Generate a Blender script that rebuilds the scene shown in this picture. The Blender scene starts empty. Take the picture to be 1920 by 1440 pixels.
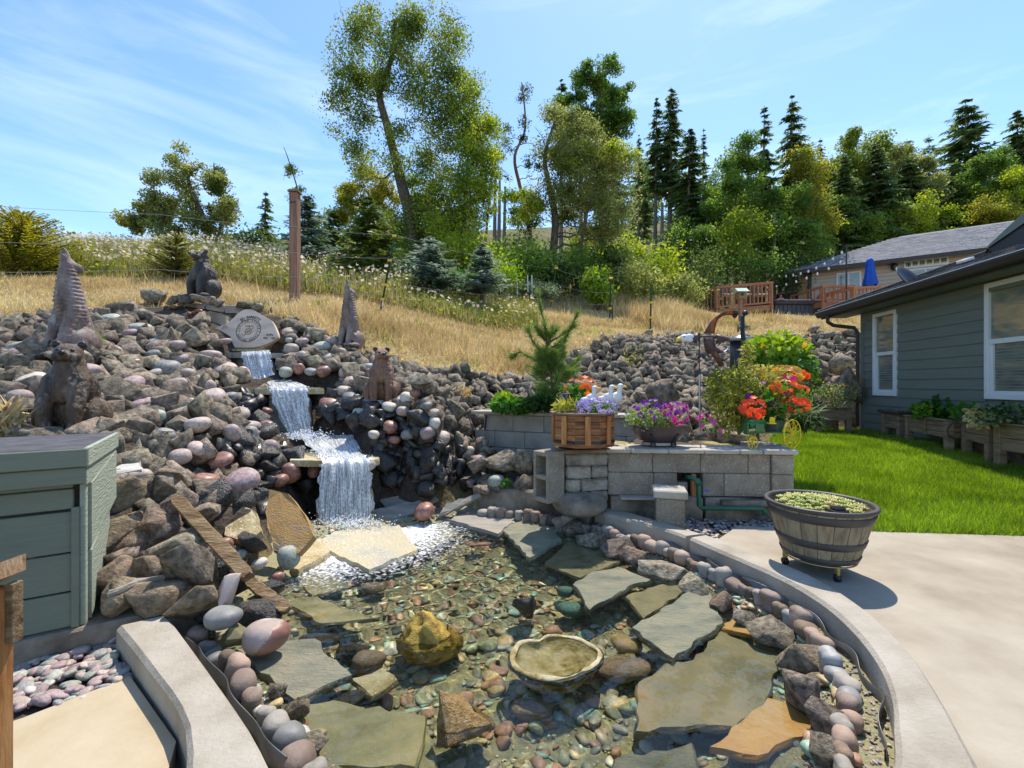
import bpy, bmesh, math, random
import numpy as np
from mathutils import Vector, Matrix, Euler
random.seed(7)
rng = np.random.default_rng(7)
sc = bpy.context.scene
col = sc.collection
PI = math.pi
R = math.radians

# ------------------------------------------------------------------ camera, sky, sun, exposure
cam = bpy.data.cameras.new('camera'); cam_o = bpy.data.objects.new('camera', cam); col.objects.link(cam_o)
cam.sensor_width = 36; cam.sensor_fit = 'HORIZONTAL'; cam.lens = 16
cam.clip_start = 0.05; cam.clip_end = 3000
cam_o.location = (0, 0, 1.2); cam_o.rotation_euler = (PI/2, 0, 0)
sc.camera = cam_o
F = 853.333; H = 1.2                       # focal length in photo pixels, eye height
SUN = Vector((.165, .43, .884)).normalized()
elev = math.asin(SUN.z); azi = math.atan2(SUN.x, SUN.y)
world = bpy.data.worlds.new('World'); sc.world = world; world.use_nodes = True
wn = world.node_tree.nodes; wl = world.node_tree.links
sky = wn.new('ShaderNodeTexSky'); sky.sky_type = 'NISHITA'; sky.sun_disc = False
sky.sun_elevation = elev; sky.sun_rotation = azi
sky.air_density = 1.0; sky.dust_density = 0.3; sky.ozone_density = 2.0
bg = wn['Background']; bg.inputs['Strength'].default_value = 0.15
tc = wn.new('ShaderNodeTexCoord'); mp = wn.new('ShaderNodeMapping'); mp.inputs['Scale'].default_value = (1.1, 1.1, 5.5)
mp.inputs['Rotation'].default_value = (R(6), R(-9), 0)
nz = wn.new('ShaderNodeTexNoise'); nz.inputs['Scale'].default_value = 2.3; nz.inputs['Detail'].default_value = 7; nz.inputs['Roughness'].default_value = .58
nz.inputs['Distortion'].default_value = .5
rp = wn.new('ShaderNodeValToRGB'); rp.color_ramp.elements[0].position = .5; rp.color_ramp.elements[0].color = (0, 0, 0, 1)
rp.color_ramp.elements[1].position = .95; rp.color_ramp.elements[1].color = (.3, .3, .3, 1)
hs = wn.new('ShaderNodeHueSaturation'); hs.inputs['Saturation'].default_value = 1.12; hs.inputs['Value'].default_value = 1.04
mx = wn.new('ShaderNodeMixRGB'); mx.inputs['Color2'].default_value = (7.6, 7.8, 8.2, 1)
wl.new(tc.outputs['Generated'], mp.inputs['Vector']); wl.new(mp.outputs['Vector'], nz.inputs['Vector'])
wl.new(nz.outputs['Fac'], rp.inputs['Fac']); wl.new(rp.outputs['Color'], mx.inputs['Fac'])
wl.new(sky.outputs['Color'], hs.inputs['Color']); wl.new(hs.outputs['Color'], mx.inputs['Color1'])
wl.new(mx.outputs['Color'], bg.inputs['Color'])
sl = bpy.data.lights.new('sun', 'SUN'); sl.energy = 3.65; sl.angle = R(.53); sl.color = (1, .915, .79); sl.cycles.is_caustics_light = True
so = bpy.data.objects.new('sun', sl); col.objects.link(so); so.rotation_euler = SUN.to_track_quat('Z', 'Y').to_euler()
so.location = (5, 10, 22)
sc.view_settings.view_transform = 'Standard'; sc.view_settings.look = 'None'
sc.view_settings.exposure = 0.76; sc.view_settings.gamma = 1.0; sc.view_settings.use_curve_mapping = False
sc.cycles.use_denoising = True
sc.cycles.max_bounces = 8; sc.cycles.transparent_max_bounces = 24; sc.cycles.transmission_bounces = 6
sc.cycles.diffuse_bounces = 3; sc.cycles.glossy_bounces = 3; sc.cycles.sample_clamp_indirect = 6
sc.cycles.caustics_reflective = False; sc.cycles.caustics_refractive = True; sc.cycles.blur_glossy = .5

# ------------------------------------------------------------------ helpers
def at(px, py, Y): return Vector(((px-960)/F*Y, Y, H-(py-720)/F*Y))
WATER = -.12
def onz(px, py, z):
    """point at height z seen at a photo pixel (bent by the water when under it)"""
    if z > WATER-.02: return at(px, py, (H-z)*F/(py-720))
    p = at(px, py, (H-WATER)*F/(py-720)); d = (p-Vector((0, 0, H))).normalized(); n = Vector((0, 0, 1)); c = -d.z; e = 1/1.333
    r = d*e+n*(e*c-math.sqrt(1-e*e*(1-c*c))); return p+r*((z-WATER)/r.z)

def tag(o, label=None, cat=None, group=None, kind=None):
    if label: o['label'] = label
    if cat: o['category'] = cat
    if group: o['group'] = group
    if kind: o['kind'] = kind
    return o
def thing(name, label, cat, loc=(0, 0, 0), rz=0, group=None):
    o = bpy.data.objects.new(name, None); o.empty_display_size = .1; col.objects.link(o)
    o.location = loc; o.rotation_euler = (0, 0, rz)
    return tag(o, label, cat, group)
def W(parent):   # world matrix of a thing set up by thing()
    return Matrix.Translation(parent.location) @ parent.rotation_euler.to_matrix().to_4x4()
def put(name, me, mat, parent=None, world=False, smooth=False):
    if mat is not None and not me.materials:
        for m in (mat if isinstance(mat, (list, tuple)) else [mat]): me.materials.append(m)
    if smooth: me.polygons.foreach_set('use_smooth', [True]*len(me.polygons))
    o = bpy.data.objects.new(name, me); col.objects.link(o)
    if parent is not None:
        if world:
            m = W(parent)
            if parent.parent is not None: m = W(parent.parent) @ m
            me.transform(m.inverted())
        o.parent = parent
    return o
def struct(name, me, mat, smooth=False): return tag(put(name, me, mat, smooth=smooth), kind='structure')
def dup(root, loc, rz=None, label=None, scale=None, group=None):
    r = root.copy(); col.objects.link(r); r.location = loc
    if rz is not None: r.rotation_euler = (0, 0, rz)
    if scale is not None: r.scale = (scale,)*3
    if label: r['label'] = label
    if group: r['group'] = group
    for ch in list(root.children):
        c = ch.copy(); col.objects.link(c); c.parent = r
        for g in ch.children:
            d = g.copy(); col.objects.link(d); d.parent = c
    return r

class B:
    """collects shapes into one mesh"""
    def __init__(s): s.v = []; s.f = []; s.mi = []; s.cur = 0
    def add(s, vs, fs, M=None):
        n = len(s.v)
        s.v += [tuple(M @ Vector(v)) if M is not None else tuple(v) for v in vs]
        s.f += [tuple(i+n for i in f) for f in fs]; s.mi += [s.cur]*len(fs)
        return s
    def box(s, c, d, rot=None, bev=0, M=None):
        a, b, e = d[0]/2, d[1]/2, d[2]/2
        m = Matrix.Translation(Vector(c))
        if rot is not None: m = m @ Euler(rot).to_matrix().to_4x4()
        if M is not None: m = M @ m
        if not bev:
            vs = [(x*a, y*b, z*e) for x in (-1, 1) for y in (-1, 1) for z in (-1, 1)]
            fs = [(0, 1, 3, 2), (4, 6, 7, 5), (0, 4, 5, 1), (2, 3, 7, 6), (0, 2, 6, 4), (1, 5, 7, 3)]
            return s.add(vs, fs, m)
        k = min(bev, a*.45, b*.45, e*.45); vs = []; idx = {}
        for x in (-1, 1):
            for y in (-1, 1):
                for z in (-1, 1):
                    for ax in range(3):
                        p = [x*(a-k), y*(b-k), z*(e-k)]; p[ax] = (x*a, y*b, z*e)[ax]
                        idx[(x, y, z, ax)] = len(vs); vs.append(p)
        fs = []
        for ax in range(3):
            u, w = [(1, 2), (2, 0), (0, 1)][ax]
            for sg in (-1, 1):
                q = []
                for du, dw in ((-1, -1), (1, -1), (1, 1), (-1, 1)):
                    t = [0, 0, 0]; t[ax] = sg; t[u] = du; t[w] = dw; q.append(idx[(*t, ax)])
                fs.append(tuple(q if sg > 0 else q[::-1]))
        for ax in range(3):
            u, w = [(1, 2), (2, 0), (0, 1)][ax]
            for du in (-1, 1):
                for dw in (-1, 1):
                    t0 = [0, 0, 0]; t0[u] = du; t0[w] = dw; t1 = t0[:]; t0[ax] = -1; t1[ax] = 1
                    q = [idx[(*t0, u)], idx[(*t1, u)], idx[(*t1, w)], idx[(*t0, w)]]
                    fs.append(tuple(q if du*dw > 0 else q[::-1]))
        for x in (-1, 1):
            for y in (-1, 1):
                for z in (-1, 1):
                    q = [idx[(x, y, z, i)] for i in range(3)]
                    fs.append(tuple(q if x*y*z > 0 else q[::-1]))
        return s.add(vs, fs, m)
    def tube(s, path, r, n=8, caps=True, M=None):
        path = [Vector(p) for p in path]; k = len(path)
        rs = r if isinstance(r, (list, tuple)) else [r]*k
        t = (path[1]-path[0]).normalized()
        u = t.orthogonal().normalized(); vs = []
        for i, p in enumerate(path):
            a = path[max(i-1, 0)]; b = path[min(i+1, k-1)]
            t2 = (b-a).normalized() if (b-a).length > 1e-9 else t
            u = (u - t2*u.dot(t2)); u = u.normalized() if u.length > 1e-6 else t2.orthogonal().normalized()
            w = t2.cross(u)
            for j in range(n):
                an = 2*PI*j/n; vs.append(p + (u*math.cos(an)+w*math.sin(an))*rs[i])
        fs = [(i*n+j, i*n+(j+1) % n, (i+1)*n+(j+1) % n, (i+1)*n+j) for i in range(k-1) for j in range(n)]
        if caps: fs += [tuple(range(n-1, -1, -1)), tuple((k-1)*n+j for j in range(n))]
        return s.add(vs, fs, M)
    def lathe(s, prof, n=24, c=(0, 0, 0), M=None, caps=True):
        vs = [(c[0]+r*math.cos(2*PI*j/n), c[1]+r*math.sin(2*PI*j/n), c[2]+z) for r, z in prof for j in range(n)]
        k = len(prof)
        fs = [(i*n+j, i*n+(j+1) % n, (i+1)*n+(j+1) % n, (i+1)*n+j) for i in range(k-1) for j in range(n)]
        if caps: fs += [tuple(range(n-1, -1, -1)), tuple((k-1)*n+j for j in range(n))]
        return s.add(vs, fs, M)
    def prism(s, poly, z0, z1, M=None):
        n = len(poly); a = sum(poly[i][0]*poly[(i+1) % n][1]-poly[(i+1) % n][0]*poly[i][1] for i in range(n))
        if a < 0: poly = poly[::-1]
        f0 = (lambda x, y: z0) if not callable(z0) else z0; f1 = (lambda x, y: z1) if not callable(z1) else z1
        vs = [(x, y, f0(x, y)) for x, y in poly]+[(x, y, f1(x, y)) for x, y in poly]
        fs = [tuple(range(n-1, -1, -1)), tuple(range(n, 2*n))]+[(i, (i+1) % n, n+(i+1) % n, n+i) for i in range(n)]
        return s.add(vs, fs, M)
    def ball(s, c, r, n=2, rot=None, M=None):
        vs, fs = ICO[n]
        m = Matrix.Translation(Vector(c))
        if rot is not None: m = m @ Euler(rot).to_matrix().to_4x4()
        rr = r if isinstance(r, (list, tuple)) else (r, r, r)
        m = m @ Matrix.Diagonal((*rr, 1))
        if M is not None: m = M @ m
        return s.add(vs, fs, m)
    def mesh(s, name):
        me = bpy.data.meshes.new(name); me.from_pydata(s.v, [], s.f)
        if any(s.mi): me.polygons.foreach_set('material_index', s.mi)
        me.update(); return me
    def put(s, name, mat, parent=None, world=False, smooth=False):
        return put(name, s.mesh(name), mat, parent, world, smooth)

def ico(n):
    bm = bmesh.new(); bmesh.ops.create_icosphere(bm, subdivisions=n, radius=1)
    vs = [tuple(v.co) for v in bm.verts]; fs = [tuple(v.index for v in f.verts) for f in bm.faces]; bm.free()
    return vs, fs
ICO = {n: ico(n) for n in (1, 2, 3, 4)}

def np_mesh(name, V, faces):
    """V (n,3); faces: (m,k) int array"""
    me = bpy.data.meshes.new(name); m, k = faces.shape
    me.vertices.add(len(V)); me.vertices.foreach_set('co', np.asarray(V, np.float32).ravel())
    me.loops.add(m*k); me.loops.foreach_set('vertex_index', faces.astype(np.int32).ravel())
    me.polygons.add(m); me.polygons.foreach_set('loop_start', np.arange(0, m*k, k, dtype=np.int32))
    me.update(calc_edges=True); me.validate()
    return me
def np_join(parts):
    V = []; Fs = []; n = 0
    for v, f in parts: V.append(v); Fs.append(f+n); n += len(v)
    return np.concatenate(V), np.concatenate(Fs)

def unit(a): return a/np.maximum(np.linalg.norm(a, axis=-1, keepdims=True), 1e-9)
def leaf_quads(C, L, Wd, N=None, D=None, droop=0.0):
    """diamond leaves at centres C: length L, width Wd"""
    n = len(C); C = np.asarray(C, float)
    d = unit(rng.normal(size=(n, 3))) if D is None else unit(D)
    d[:, 2] -= droop; d = unit(d)
    nn = rng.normal(size=(n, 3)) if N is None else N
    s = unit(np.cross(d, nn)); L = np.broadcast_to(L, (n,))[:, None]; Wd = np.broadcast_to(Wd, (n,))[:, None]
    up = np.cross(s, d)
    V = np.stack([C-d*L*.5, C+s*Wd*.5-d*L*.05+up*L*.06, C+d*L*.5-up*L*.05, C-s*Wd*.5-d*L*.05+up*L*.06], 1).reshape(-1, 3)
    return V, np.arange(4*n).reshape(n, 4)
def blades(P, h, w, lean=.5, az=None):
    n = len(P); a = rng.uniform(0, 2*PI, n); ln = rng.uniform(0, 1, n)*lean
    b = rng.uniform(0, 2*PI, n) if az is None else az+rng.normal(size=n)*.8
    sd = np.stack([np.cos(a), np.sin(a), np.zeros(n)], 1)*np.broadcast_to(w, (n,))[:, None]*.5
    hh = np.broadcast_to(h, (n,))
    tip = P+np.stack([np.cos(b)*ln*hh, np.sin(b)*ln*hh, hh], 1)
    V = np.stack([P-sd, P+sd, tip], 1).reshape(-1, 3)
    return V, np.arange(3*n).reshape(n, 3)

def snoise(P, f, seed=0):
    r = np.random.default_rng(seed); out = 0
    for k in range(4):
        d = r.normal(size=(3, 3))*f; ph = r.uniform(0, 6.28, 3)
        q = P @ d.T + ph; out = out+np.sin(q[:, 0]+1.3*np.sin(q[:, 1]))*np.cos(q[:, 2])
    return out/4

def remesh(b, voxel, name, smooth=4, fac=.5):
    me = b.mesh(name+'_src'); o = bpy.data.objects.new('tmp', me); col.objects.link(o)
    m = o.modifiers.new('r', 'REMESH'); m.mode = 'VOXEL'; m.voxel_size = voxel
    if smooth: k = o.modifiers.new('s', 'SMOOTH'); k.iterations = smooth; k.factor = fac
    dg = bpy.context.evaluated_depsgraph_get(); dg.update()
    out = bpy.data.meshes.new_from_object(o.evaluated_get(dg)); out.name = name
    bpy.data.objects.remove(o); bpy.data.meshes.remove(me)
    out.polygons.foreach_set('use_smooth', [True]*len(out.polygons))
    return out
def me_np(me):
    V = np.empty(len(me.vertices)*3, np.float32); me.vertices.foreach_get('co', V); return V.reshape(-1, 3).astype(float)
def me_set(me, V): me.vertices.foreach_set('co', V.astype(np.float32).ravel()); me.update()

# ------------------------------------------------------------------ materials
def mk(name, cols, scale=5, detail=6, rough=.8, bump=0, bscale=None, metal=0, vary=0, hvary=0, island=0, spec=.4,
       stretch=None, speck=None, transl=0, coat=0, rrange=None, dist=0, coord='Object', nrough=.6, lo=.32, hi=.68):
    m = bpy.data.materials.new(name); m.use_nodes = True; nt = m.node_tree; N = nt.nodes; L = nt.links
    p = N['Principled BSDF']; out = N['Material Output']
    p.inputs['Roughness'].default_value = rough; p.inputs['Metallic'].default_value = metal
    p.inputs['Specular IOR Level'].default_value = spec
    if coat: p.inputs['Coat Weight'].default_value = coat; p.inputs['Coat Roughness'].default_value = .12
    t = N.new('ShaderNodeTexCoord'); mpn = N.new('ShaderNodeMapping'); oi = N.new('ShaderNodeObjectInfo')
    ad = N.new('ShaderNodeVectorMath'); ad.operation = 'MULTIPLY_ADD'
    ml = N.new('ShaderNodeMath'); ml.operation = 'MULTIPLY'; ml.inputs[1].default_value = 37.0
    L.new(oi.outputs['Random'], ml.inputs[0])
    L.new(t.outputs[coord], ad.inputs[0]); ad.inputs[1].default_value = (1, 1, 1); L.new(ml.outputs[0], ad.inputs[2])
    L.new(ad.outputs[0], mpn.inputs['Vector'])
    if stretch: mpn.inputs['Scale'].default_value = stretch
    nzz = N.new('ShaderNodeTexNoise'); nzz.inputs['Scale'].default_value = scale; nzz.inputs['Detail'].default_value = detail
    nzz.inputs['Roughness'].default_value = nrough; nzz.inputs['Distortion'].default_value = dist
    L.new(mpn.outputs['Vector'], nzz.inputs['Vector'])
    cr = N.new('ShaderNodeValToRGB'); e = cr.color_ramp.elements; k = len(cols)
    while len(e) < k: e.new(.5)
    for i, c in enumerate(cols):
        if len(c) == 4: pos, c = c[0], c[1:]
        else: pos = lo+(hi-lo)*i/max(k-1, 1)
        e[i].position = pos; e[i].color = (*c, 1)
    L.new(nzz.outputs['Fac'], cr.inputs['Fac']); cur = cr.outputs['Color']
    if speck:
        sc_, am, cc = speck
        n2 = N.new('ShaderNodeTexNoise'); n2.inputs['Scale'].default_value = sc_; n2.inputs['Detail'].default_value = 2
        L.new(mpn.outputs['Vector'], n2.inputs['Vector'])
        r2 = N.new('ShaderNodeValToRGB'); r2.color_ramp.elements[0].position = am; r2.color_ramp.elements[1].position = min(am+.06, 1)
        L.new(n2.outputs['Fac'], r2.inputs['Fac'])
        mm = N.new('ShaderNodeMixRGB'); mm.inputs['Color2'].default_value = (*cc, 1)
        L.new(r2.outputs['Color'], mm.inputs['Fac']); L.new(cur, mm.inputs['Color1']); cur = mm.outputs['Color']
    if vary or hvary or island:
        h = N.new('ShaderNodeHueSaturation'); L.new(cur, h.inputs['Color'])
        if island:
            g = N.new('ShaderNodeNewGeometry'); src = g.outputs['Random Per Island']; vary = vary or island
        else: src = oi.outputs['Random']
        mr = N.new('ShaderNodeMapRange'); mr.inputs['To Min'].default_value = 1-vary; mr.inputs['To Max'].default_value = 1+vary
        L.new(src, mr.inputs['Value']); L.new(mr.outputs[0], h.inputs['Value'])
        if hvary:
            w2 = N.new('ShaderNodeTexWhiteNoise'); w2.noise_dimensions = '1D'; L.new(src, w2.inputs['W'])
            m2 = N.new('ShaderNodeMapRange'); m2.inputs['To Min'].default_value = .5-hvary; m2.inputs['To Max'].default_value = .5+hvary
            L.new(w2.outputs['Value'], m2.inputs['Value']); L.new(m2.outputs[0], h.inputs['Hue'])
        cur = h.outputs['Color']
    L.new(cur, p.inputs['Base Color'])
    if rrange:
        mr = N.new('ShaderNodeMapRange'); mr.inputs['From Min'].default_value = .35; mr.inputs['From Max'].default_value = .65
        mr.inputs['To Min'].default_value, mr.inputs['To Max'].default_value = rrange
        L.new(nzz.outputs['Fac'], mr.inputs['Value']); L.new(mr.outputs[0], p.inputs['Roughness'])
    if bump:
        n3 = N.new('ShaderNodeTexNoise'); n3.inputs['Scale'].default_value = bscale or scale*3; n3.inputs['Detail'].default_value = 8
        n3.inputs['Roughness'].default_value = .65
        L.new(mpn.outputs['Vector'], n3.inputs['Vector'])
        bn = N.new('ShaderNodeBump'); bn.inputs['Strength'].default_value = bump; bn.inputs['Distance'].default_value = .02
        L.new(n3.outputs['Fac'], bn.inputs['Height']); L.new(bn.outputs['Normal'], p.inputs['Normal'])
    if transl:
        tr = N.new('ShaderNodeBsdfTranslucent'); ms = N.new('ShaderNodeMixShader'); ms.inputs[0].default_value = transl
        g2 = N.new('ShaderNodeHueSaturation'); g2.inputs['Saturation'].default_value = 1.1; g2.inputs['Value'].default_value = 1.5
        L.new(cur, g2.inputs['Color']); L.new(g2.outputs['Color'], tr.inputs['Color'])
        L.new(p.outputs[0], ms.inputs[1]); L.new(tr.outputs[0], ms.inputs[2]); L.new(ms.outputs[0], out.inputs['Surface'])
    return m
def leafmat(name, a, b, c=None, transl=.42, vary=.3, scale=.9, hv=.015, rough=.55):
    return mk(name, [a, b] + ([c] if c else []), scale=scale, detail=2, rough=rough, island=vary, hvary=hv, transl=transl, spec=.3)

M = {}
M['rock'] = mk('basalt_rock', [(.075, .06, .043), (.225, .183, .132), (.4, .335, .25)], scale=3.2, rough=.92, bump=1, bscale=6, vary=.3, hvary=.02, speck=(26, .68, (.4, .36, .3)))
M['rock_stuff'] = mk('basalt_rubble', [(.08, .064, .046), (.21, .172, .125), (.36, .305, .23)], scale=22, rough=.92, bump=1, bscale=60, island=.35, hvary=.015)
M['rock_brown'] = mk('brown_rock', [(.075, .055, .038), (.21, .155, .1), (.36, .275, .185)], scale=2.5, rough=.85, bump=1.0, bscale=6, vary=.2, hvary=.015, speck=(18, .66, (.36, .3, .24)))
M['rock_wet'] = mk('wet_rock', [(.014, .013, .012), (.036, .033, .029), (.075, .066, .054)], scale=9, rough=.28, bump=.7, bscale=9, vary=.35, spec=.5, rrange=(.16, .5))
M['pink'] = mk('pink_river_stone', [(.3, .215, .18), (.42, .325, .28), (.54, .455, .4)], scale=4, rough=.6, bump=.2, bscale=16, vary=.2, hvary=.02, speck=(9, .6, (.5, .46, .4)))
M['purple'] = mk('purple_river_stone', [(.22, .145, .14), (.33, .245, .235), (.46, .39, .365)], scale=5, rough=.6, bump=.12, bscale=20, vary=.15, hvary=.02)
M['greenstone'] = mk('green_river_stone', [(.2, .215, .175), (.32, .345, .285), (.43, .455, .39)], scale=5, rough=.6, bump=.12, bscale=20, vary=.15, hvary=.02)
M['cream'] = mk('cream_river_stone', [(.42, .37, .3), (.56, .51, .43), (.66, .62, .55)], scale=5, rough=.65, bump=.15, bscale=20, vary=.12)
M['red'] = mk('red_river_stone', [(.19, .085, .06), (.29, .14, .1), (.4, .24, .19)], scale=4, rough=.42, bump=.1, bscale=20, vary=.15, spec=.5)
M['greystone'] = mk('grey_river_stone', [(.13, .13, .125), (.24, .24, .225), (.35, .345, .32)], scale=5, rough=.55, bump=.15, bscale=20, vary=.2)
M['soil'] = mk('dark_soil', [(.035, .026, .02), (.085, .065, .05)], scale=8, rough=.95, bump=1, bscale=20)
M['conc'] = mk('weathered_concrete', [(.275, .235, .175), (.35, .305, .235), (.415, .37, .295)], scale=1.9, rough=.9, bump=.22, bscale=90, speck=(130, .66, (.36, .32, .27)), coord='Object')
M['conc_pale'] = mk('pale_concrete', [(.3, .26, .205), (.37, .33, .265), (.43, .39, .325)], scale=3.5, rough=.92, bump=.5, bscale=60, speck=(85, .67, (.36, .33, .28)), lo=.36, hi=.64)
M['conc_old'] = mk('stained_concrete', [(.06, .05, .038), (.22, .185, .14), (.38, .33, .26)], scale=4, rough=.9, bump=.6, bscale=30)
M['conc_tan'] = mk('tan_concrete', [(.36, .28, .17), (.43, .355, .235), (.47, .405, .29)], scale=2.5, rough=.85, bump=.15, bscale=80)
M['block_agg'] = mk('exposed_aggregate_block', [(.22, .18, .135), (.3, .255, .195), (.37, .325, .26)], scale=6, rough=.92, bump=.7, bscale=110, vary=.1, speck=(95, .62, (.6, .56, .49)))
M['block_grey'] = mk('grey_block', [(.28, .265, .235), (.36, .34, .305), (.42, .4, .365)], scale=5, rough=.92, bump=.4, bscale=80, vary=.08)
M['cap'] = mk('concrete_cap', [(.33, .3, .25), (.42, .385, .33), (.47, .44, .385)], scale=5, rough=.9, bump=.3, bscale=70, vary=.08)
M['split'] = mk('split_face_block', [(.17, .145, .115), (.33, .29, .235), (.44, .4, .34)], scale=8, rough=.95, bump=1, bscale=22, vary=.15)
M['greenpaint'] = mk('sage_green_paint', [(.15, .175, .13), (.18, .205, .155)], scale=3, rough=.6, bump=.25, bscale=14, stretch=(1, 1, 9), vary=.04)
M['greenpaint_lit'] = mk('sunlit_green_paint', [(.3, .345, .27), (.36, .41, .33)], scale=5, rough=.6, bump=.8, bscale=9, stretch=(1.5, 1.5, 10), vary=.03)  # sage paint made lighter to stand for sun on the right side
M['siding'] = mk('dark_green_siding', [(.135, .16, .145), (.16, .188, .17)], scale=2, rough=.55, bump=.12, bscale=20, stretch=(1, 1, 10), vary=.03)
M['trim'] = mk('white_vinyl', [(.62, .66, .7), (.7, .73, .76)], scale=2, rough=.4)
M['black'] = mk('black_metal', [(.012, .012, .013), (.022, .022, .024)], scale=4, rough=.4, spec=.5)
M['gutter'] = mk('dark_bronze_gutter', [(.03, .026, .024), (.042, .037, .034)], scale=3, rough=.45)
M['shingle'] = mk('dark_shingle', [(.035, .035, .038), (.08, .08, .085), (.12, .12, .125)], scale=30, rough=.95, bump=.6, bscale=60, island=.25)
M['shingle2'] = mk('grey_shingle', [(.19, .19, .2), (.25, .25, .265)], scale=9, rough=.95, bump=.4, bscale=40, island=.2)
M['beige'] = mk('beige_siding', [(.43, .375, .315), (.48, .42, .36)], scale=2, rough=.7, vary=.03)
M['tanwood'] = mk('tan_panel', [(.33, .21, .11), (.41, .27, .15)], scale=3, rough=.7, stretch=(1, 1, .3))
M['cedar'] = mk('orange_cedar', [(.25, .09, .025), (.44, .19, .06), (.54, .27, .1)], scale=4, rough=.65, bump=.35, bscale=14, stretch=(6, 6, .8), vary=.12)
M['cedar_h'] = mk('orange_cedar_horizontal', [(.13, .05, .02), (.27, .11, .04), (.4, .185, .075)], scale=4, rough=.65, bump=.3, bscale=14, stretch=(1.2, 1.2, 9), vary=.25)
M['deck'] = mk('redwood_deck', [(.33, .13, .055), (.46, .2, .09)], scale=3, rough=.7, vary=.1)
M['endgrain'] = mk('cut_timber_top', [(.3, .15, .07), (.52, .31, .17), (.64, .44, .28)], scale=9, rough=.8, bump=.5, bscale=18, stretch=(1.5, 9, 3))
M['post'] = mk('weathered_fence_post', [(.17, .085, .055), (.3, .16, .105), (.38, .22, .15)], scale=4, rough=.85, bump=.4, bscale=12, stretch=(7, 7, .6))
M['planterwood'] = mk('brown_planter_wood', [(.14, .095, .06), (.235, .165, .105), (.3, .215, .14)], scale=4, rough=.8, bump=.3, bscale=15, stretch=(1, 1, 6), vary=.12)
M['oldwood'] = mk('old_greyed_wood', [(.1, .06, .03), (.27, .175, .085), (.4, .3, .18)], scale=6, rough=.9, bump=.9, bscale=14, stretch=(1.2, 7, 7))
M['slate_orange'] = mk('rusty_flagstone', [(.3, .27, .22), (.5, .29, .11), (.58, .35, .12), (.42, .29, .16), (.33, .3, .25)], scale=5, rough=.8, bump=1, bscale=50, stretch=(1.2, 2.6, 1.8), nrough=.7)
M['slate_gran'] = mk('golden_granular_stone', [(.33, .24, .1), (.52, .42, .23), (.6, .52, .34)], scale=6, rough=.9, bump=.9, bscale=45, speck=(50, .6, (.66, .6, .46)))
M['slate_green'] = mk('green_grey_flagstone', [(.12, .125, .085), (.2, .2, .14), (.27, .25, .165), (.33, .25, .13)], scale=5, rough=.5, spec=.4, bump=1, bscale=34, lo=.28, hi=.78, vary=.1, hvary=.012, stretch=(1, 2, 1))
M['slate_wet'] = mk('wet_flagstone', [(.18, .17, .1), (.29, .27, .155), (.38, .32, .17), (.45, .29, .09)], scale=2.6, rough=.5, spec=.25, bump=.8, bscale=20, vary=.12, hvary=.015, lo=.28, hi=.75)
M['slate_rust'] = mk('rust_flagstone', [(.36, .17, .035), (.5, .26, .06), (.45, .3, .12)], scale=3.2, rough=.35, bump=.4, bscale=22, vary=.08)
M['slate_grey'] = mk('grey_flagstone', [(.2, .185, .155), (.3, .275, .23), (.4, .29, .18)], scale=3.5, rough=.75, bump=.5, bscale=22, vary=.08, stretch=(1, 3, 1), lo=.3, hi=.8)
M['splashstone'] = mk('sunlit_splash_flagstone', [(.42, .4, .32), (.55, .49, .34), (.6, .5, .28)], scale=3, rough=.35, bump=.8, bscale=50, speck=(60, .62, (.8, .78, .72)))
# ------------------------------------------------------------------ terrain
CP = [at(*c) for c in [
 (600,985,4.35),(330,1130,2.35),(430,1150,2.35),(250,950,2.9),(400,950,3.2),(480,1000,3.2),(300,880,3.5),(400,800,4.2),(300,800,4.0),
 (200,820,3.5),(130,822,3.6),(50,790,3.6),(250,720,4.8),(50,680,4.6),(135,662,4.6),(0,612,5.4),(250,600,6.3),(250,660,5.4),(400,720,5.4),
 (450,760,5.2),(430,660,6.3),(560,700,6.0),(560,620,6.9),(650,652,7.0),(718,756,5.3),(700,700,6.2),(800,800,4.9),(760,860,4.8),
 (850,900,4.95),(850,780,5.6),(900,700,7.4),(920,860,5.3),(800,700,7.0),(980,712,8.0),(1000,770,6.6),(640,925,4.6),(545,775,5.45),(480,692,6.4),
 (520,900,4.4),(560,840,4.85),(690,830,4.8),(640,740,5.7),
 (1100,720,8.5),(1140,637,10.2),(1250,632,12),(1200,762,6.8),(1300,805,5.6),(1300,700,9),(1400,645,13.5),(1600,627,13.5),(1560,745,10.2),
 (1500,800,8.5),(1600,800,9.9),(1350,600,16),(1600,600,17),(1450,592,18),(1800,600,17),(1900,620,15),
 (700,600,8.5),(555,567,8.5),(450,562,8),(380,566,7.6),(200,545,8),(0,545,7.0),(0,532,8),(-250,545,7),(-250,610,5.4),(-250,720,4),(-200,900,3),
 (900,572,13.5),(750,562,11),(1032,578,16.5),(1145,600,15),(1220,627,13.5),(900,622,10),(1000,645,10.5),(1300,580,18),(1300,560,24),
 (900,548,16),(300,512,11),(0,500,11),(300,482,13),(0,478,13),(550,505,13),(300,484,20),(0,482,20),(550,505,20),(300,520,32),(0,520,32),
 (1040,478,38),(700,525,18),(700,505,30),(1200,522,24),(1200,490,32),(1500,515,40),(1700,505,40),(1900,480,45),(1350,540,32),(1400,598,21),(1480,598,21.5),(1340,602,19.5),
 (900,490,30),(1000,440,60),(1500,420,70),(600,470,60),(1900,400,70),(2300,560,30),(2300,400,70),(-400,520,40),(-400,500,12)]]
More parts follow.
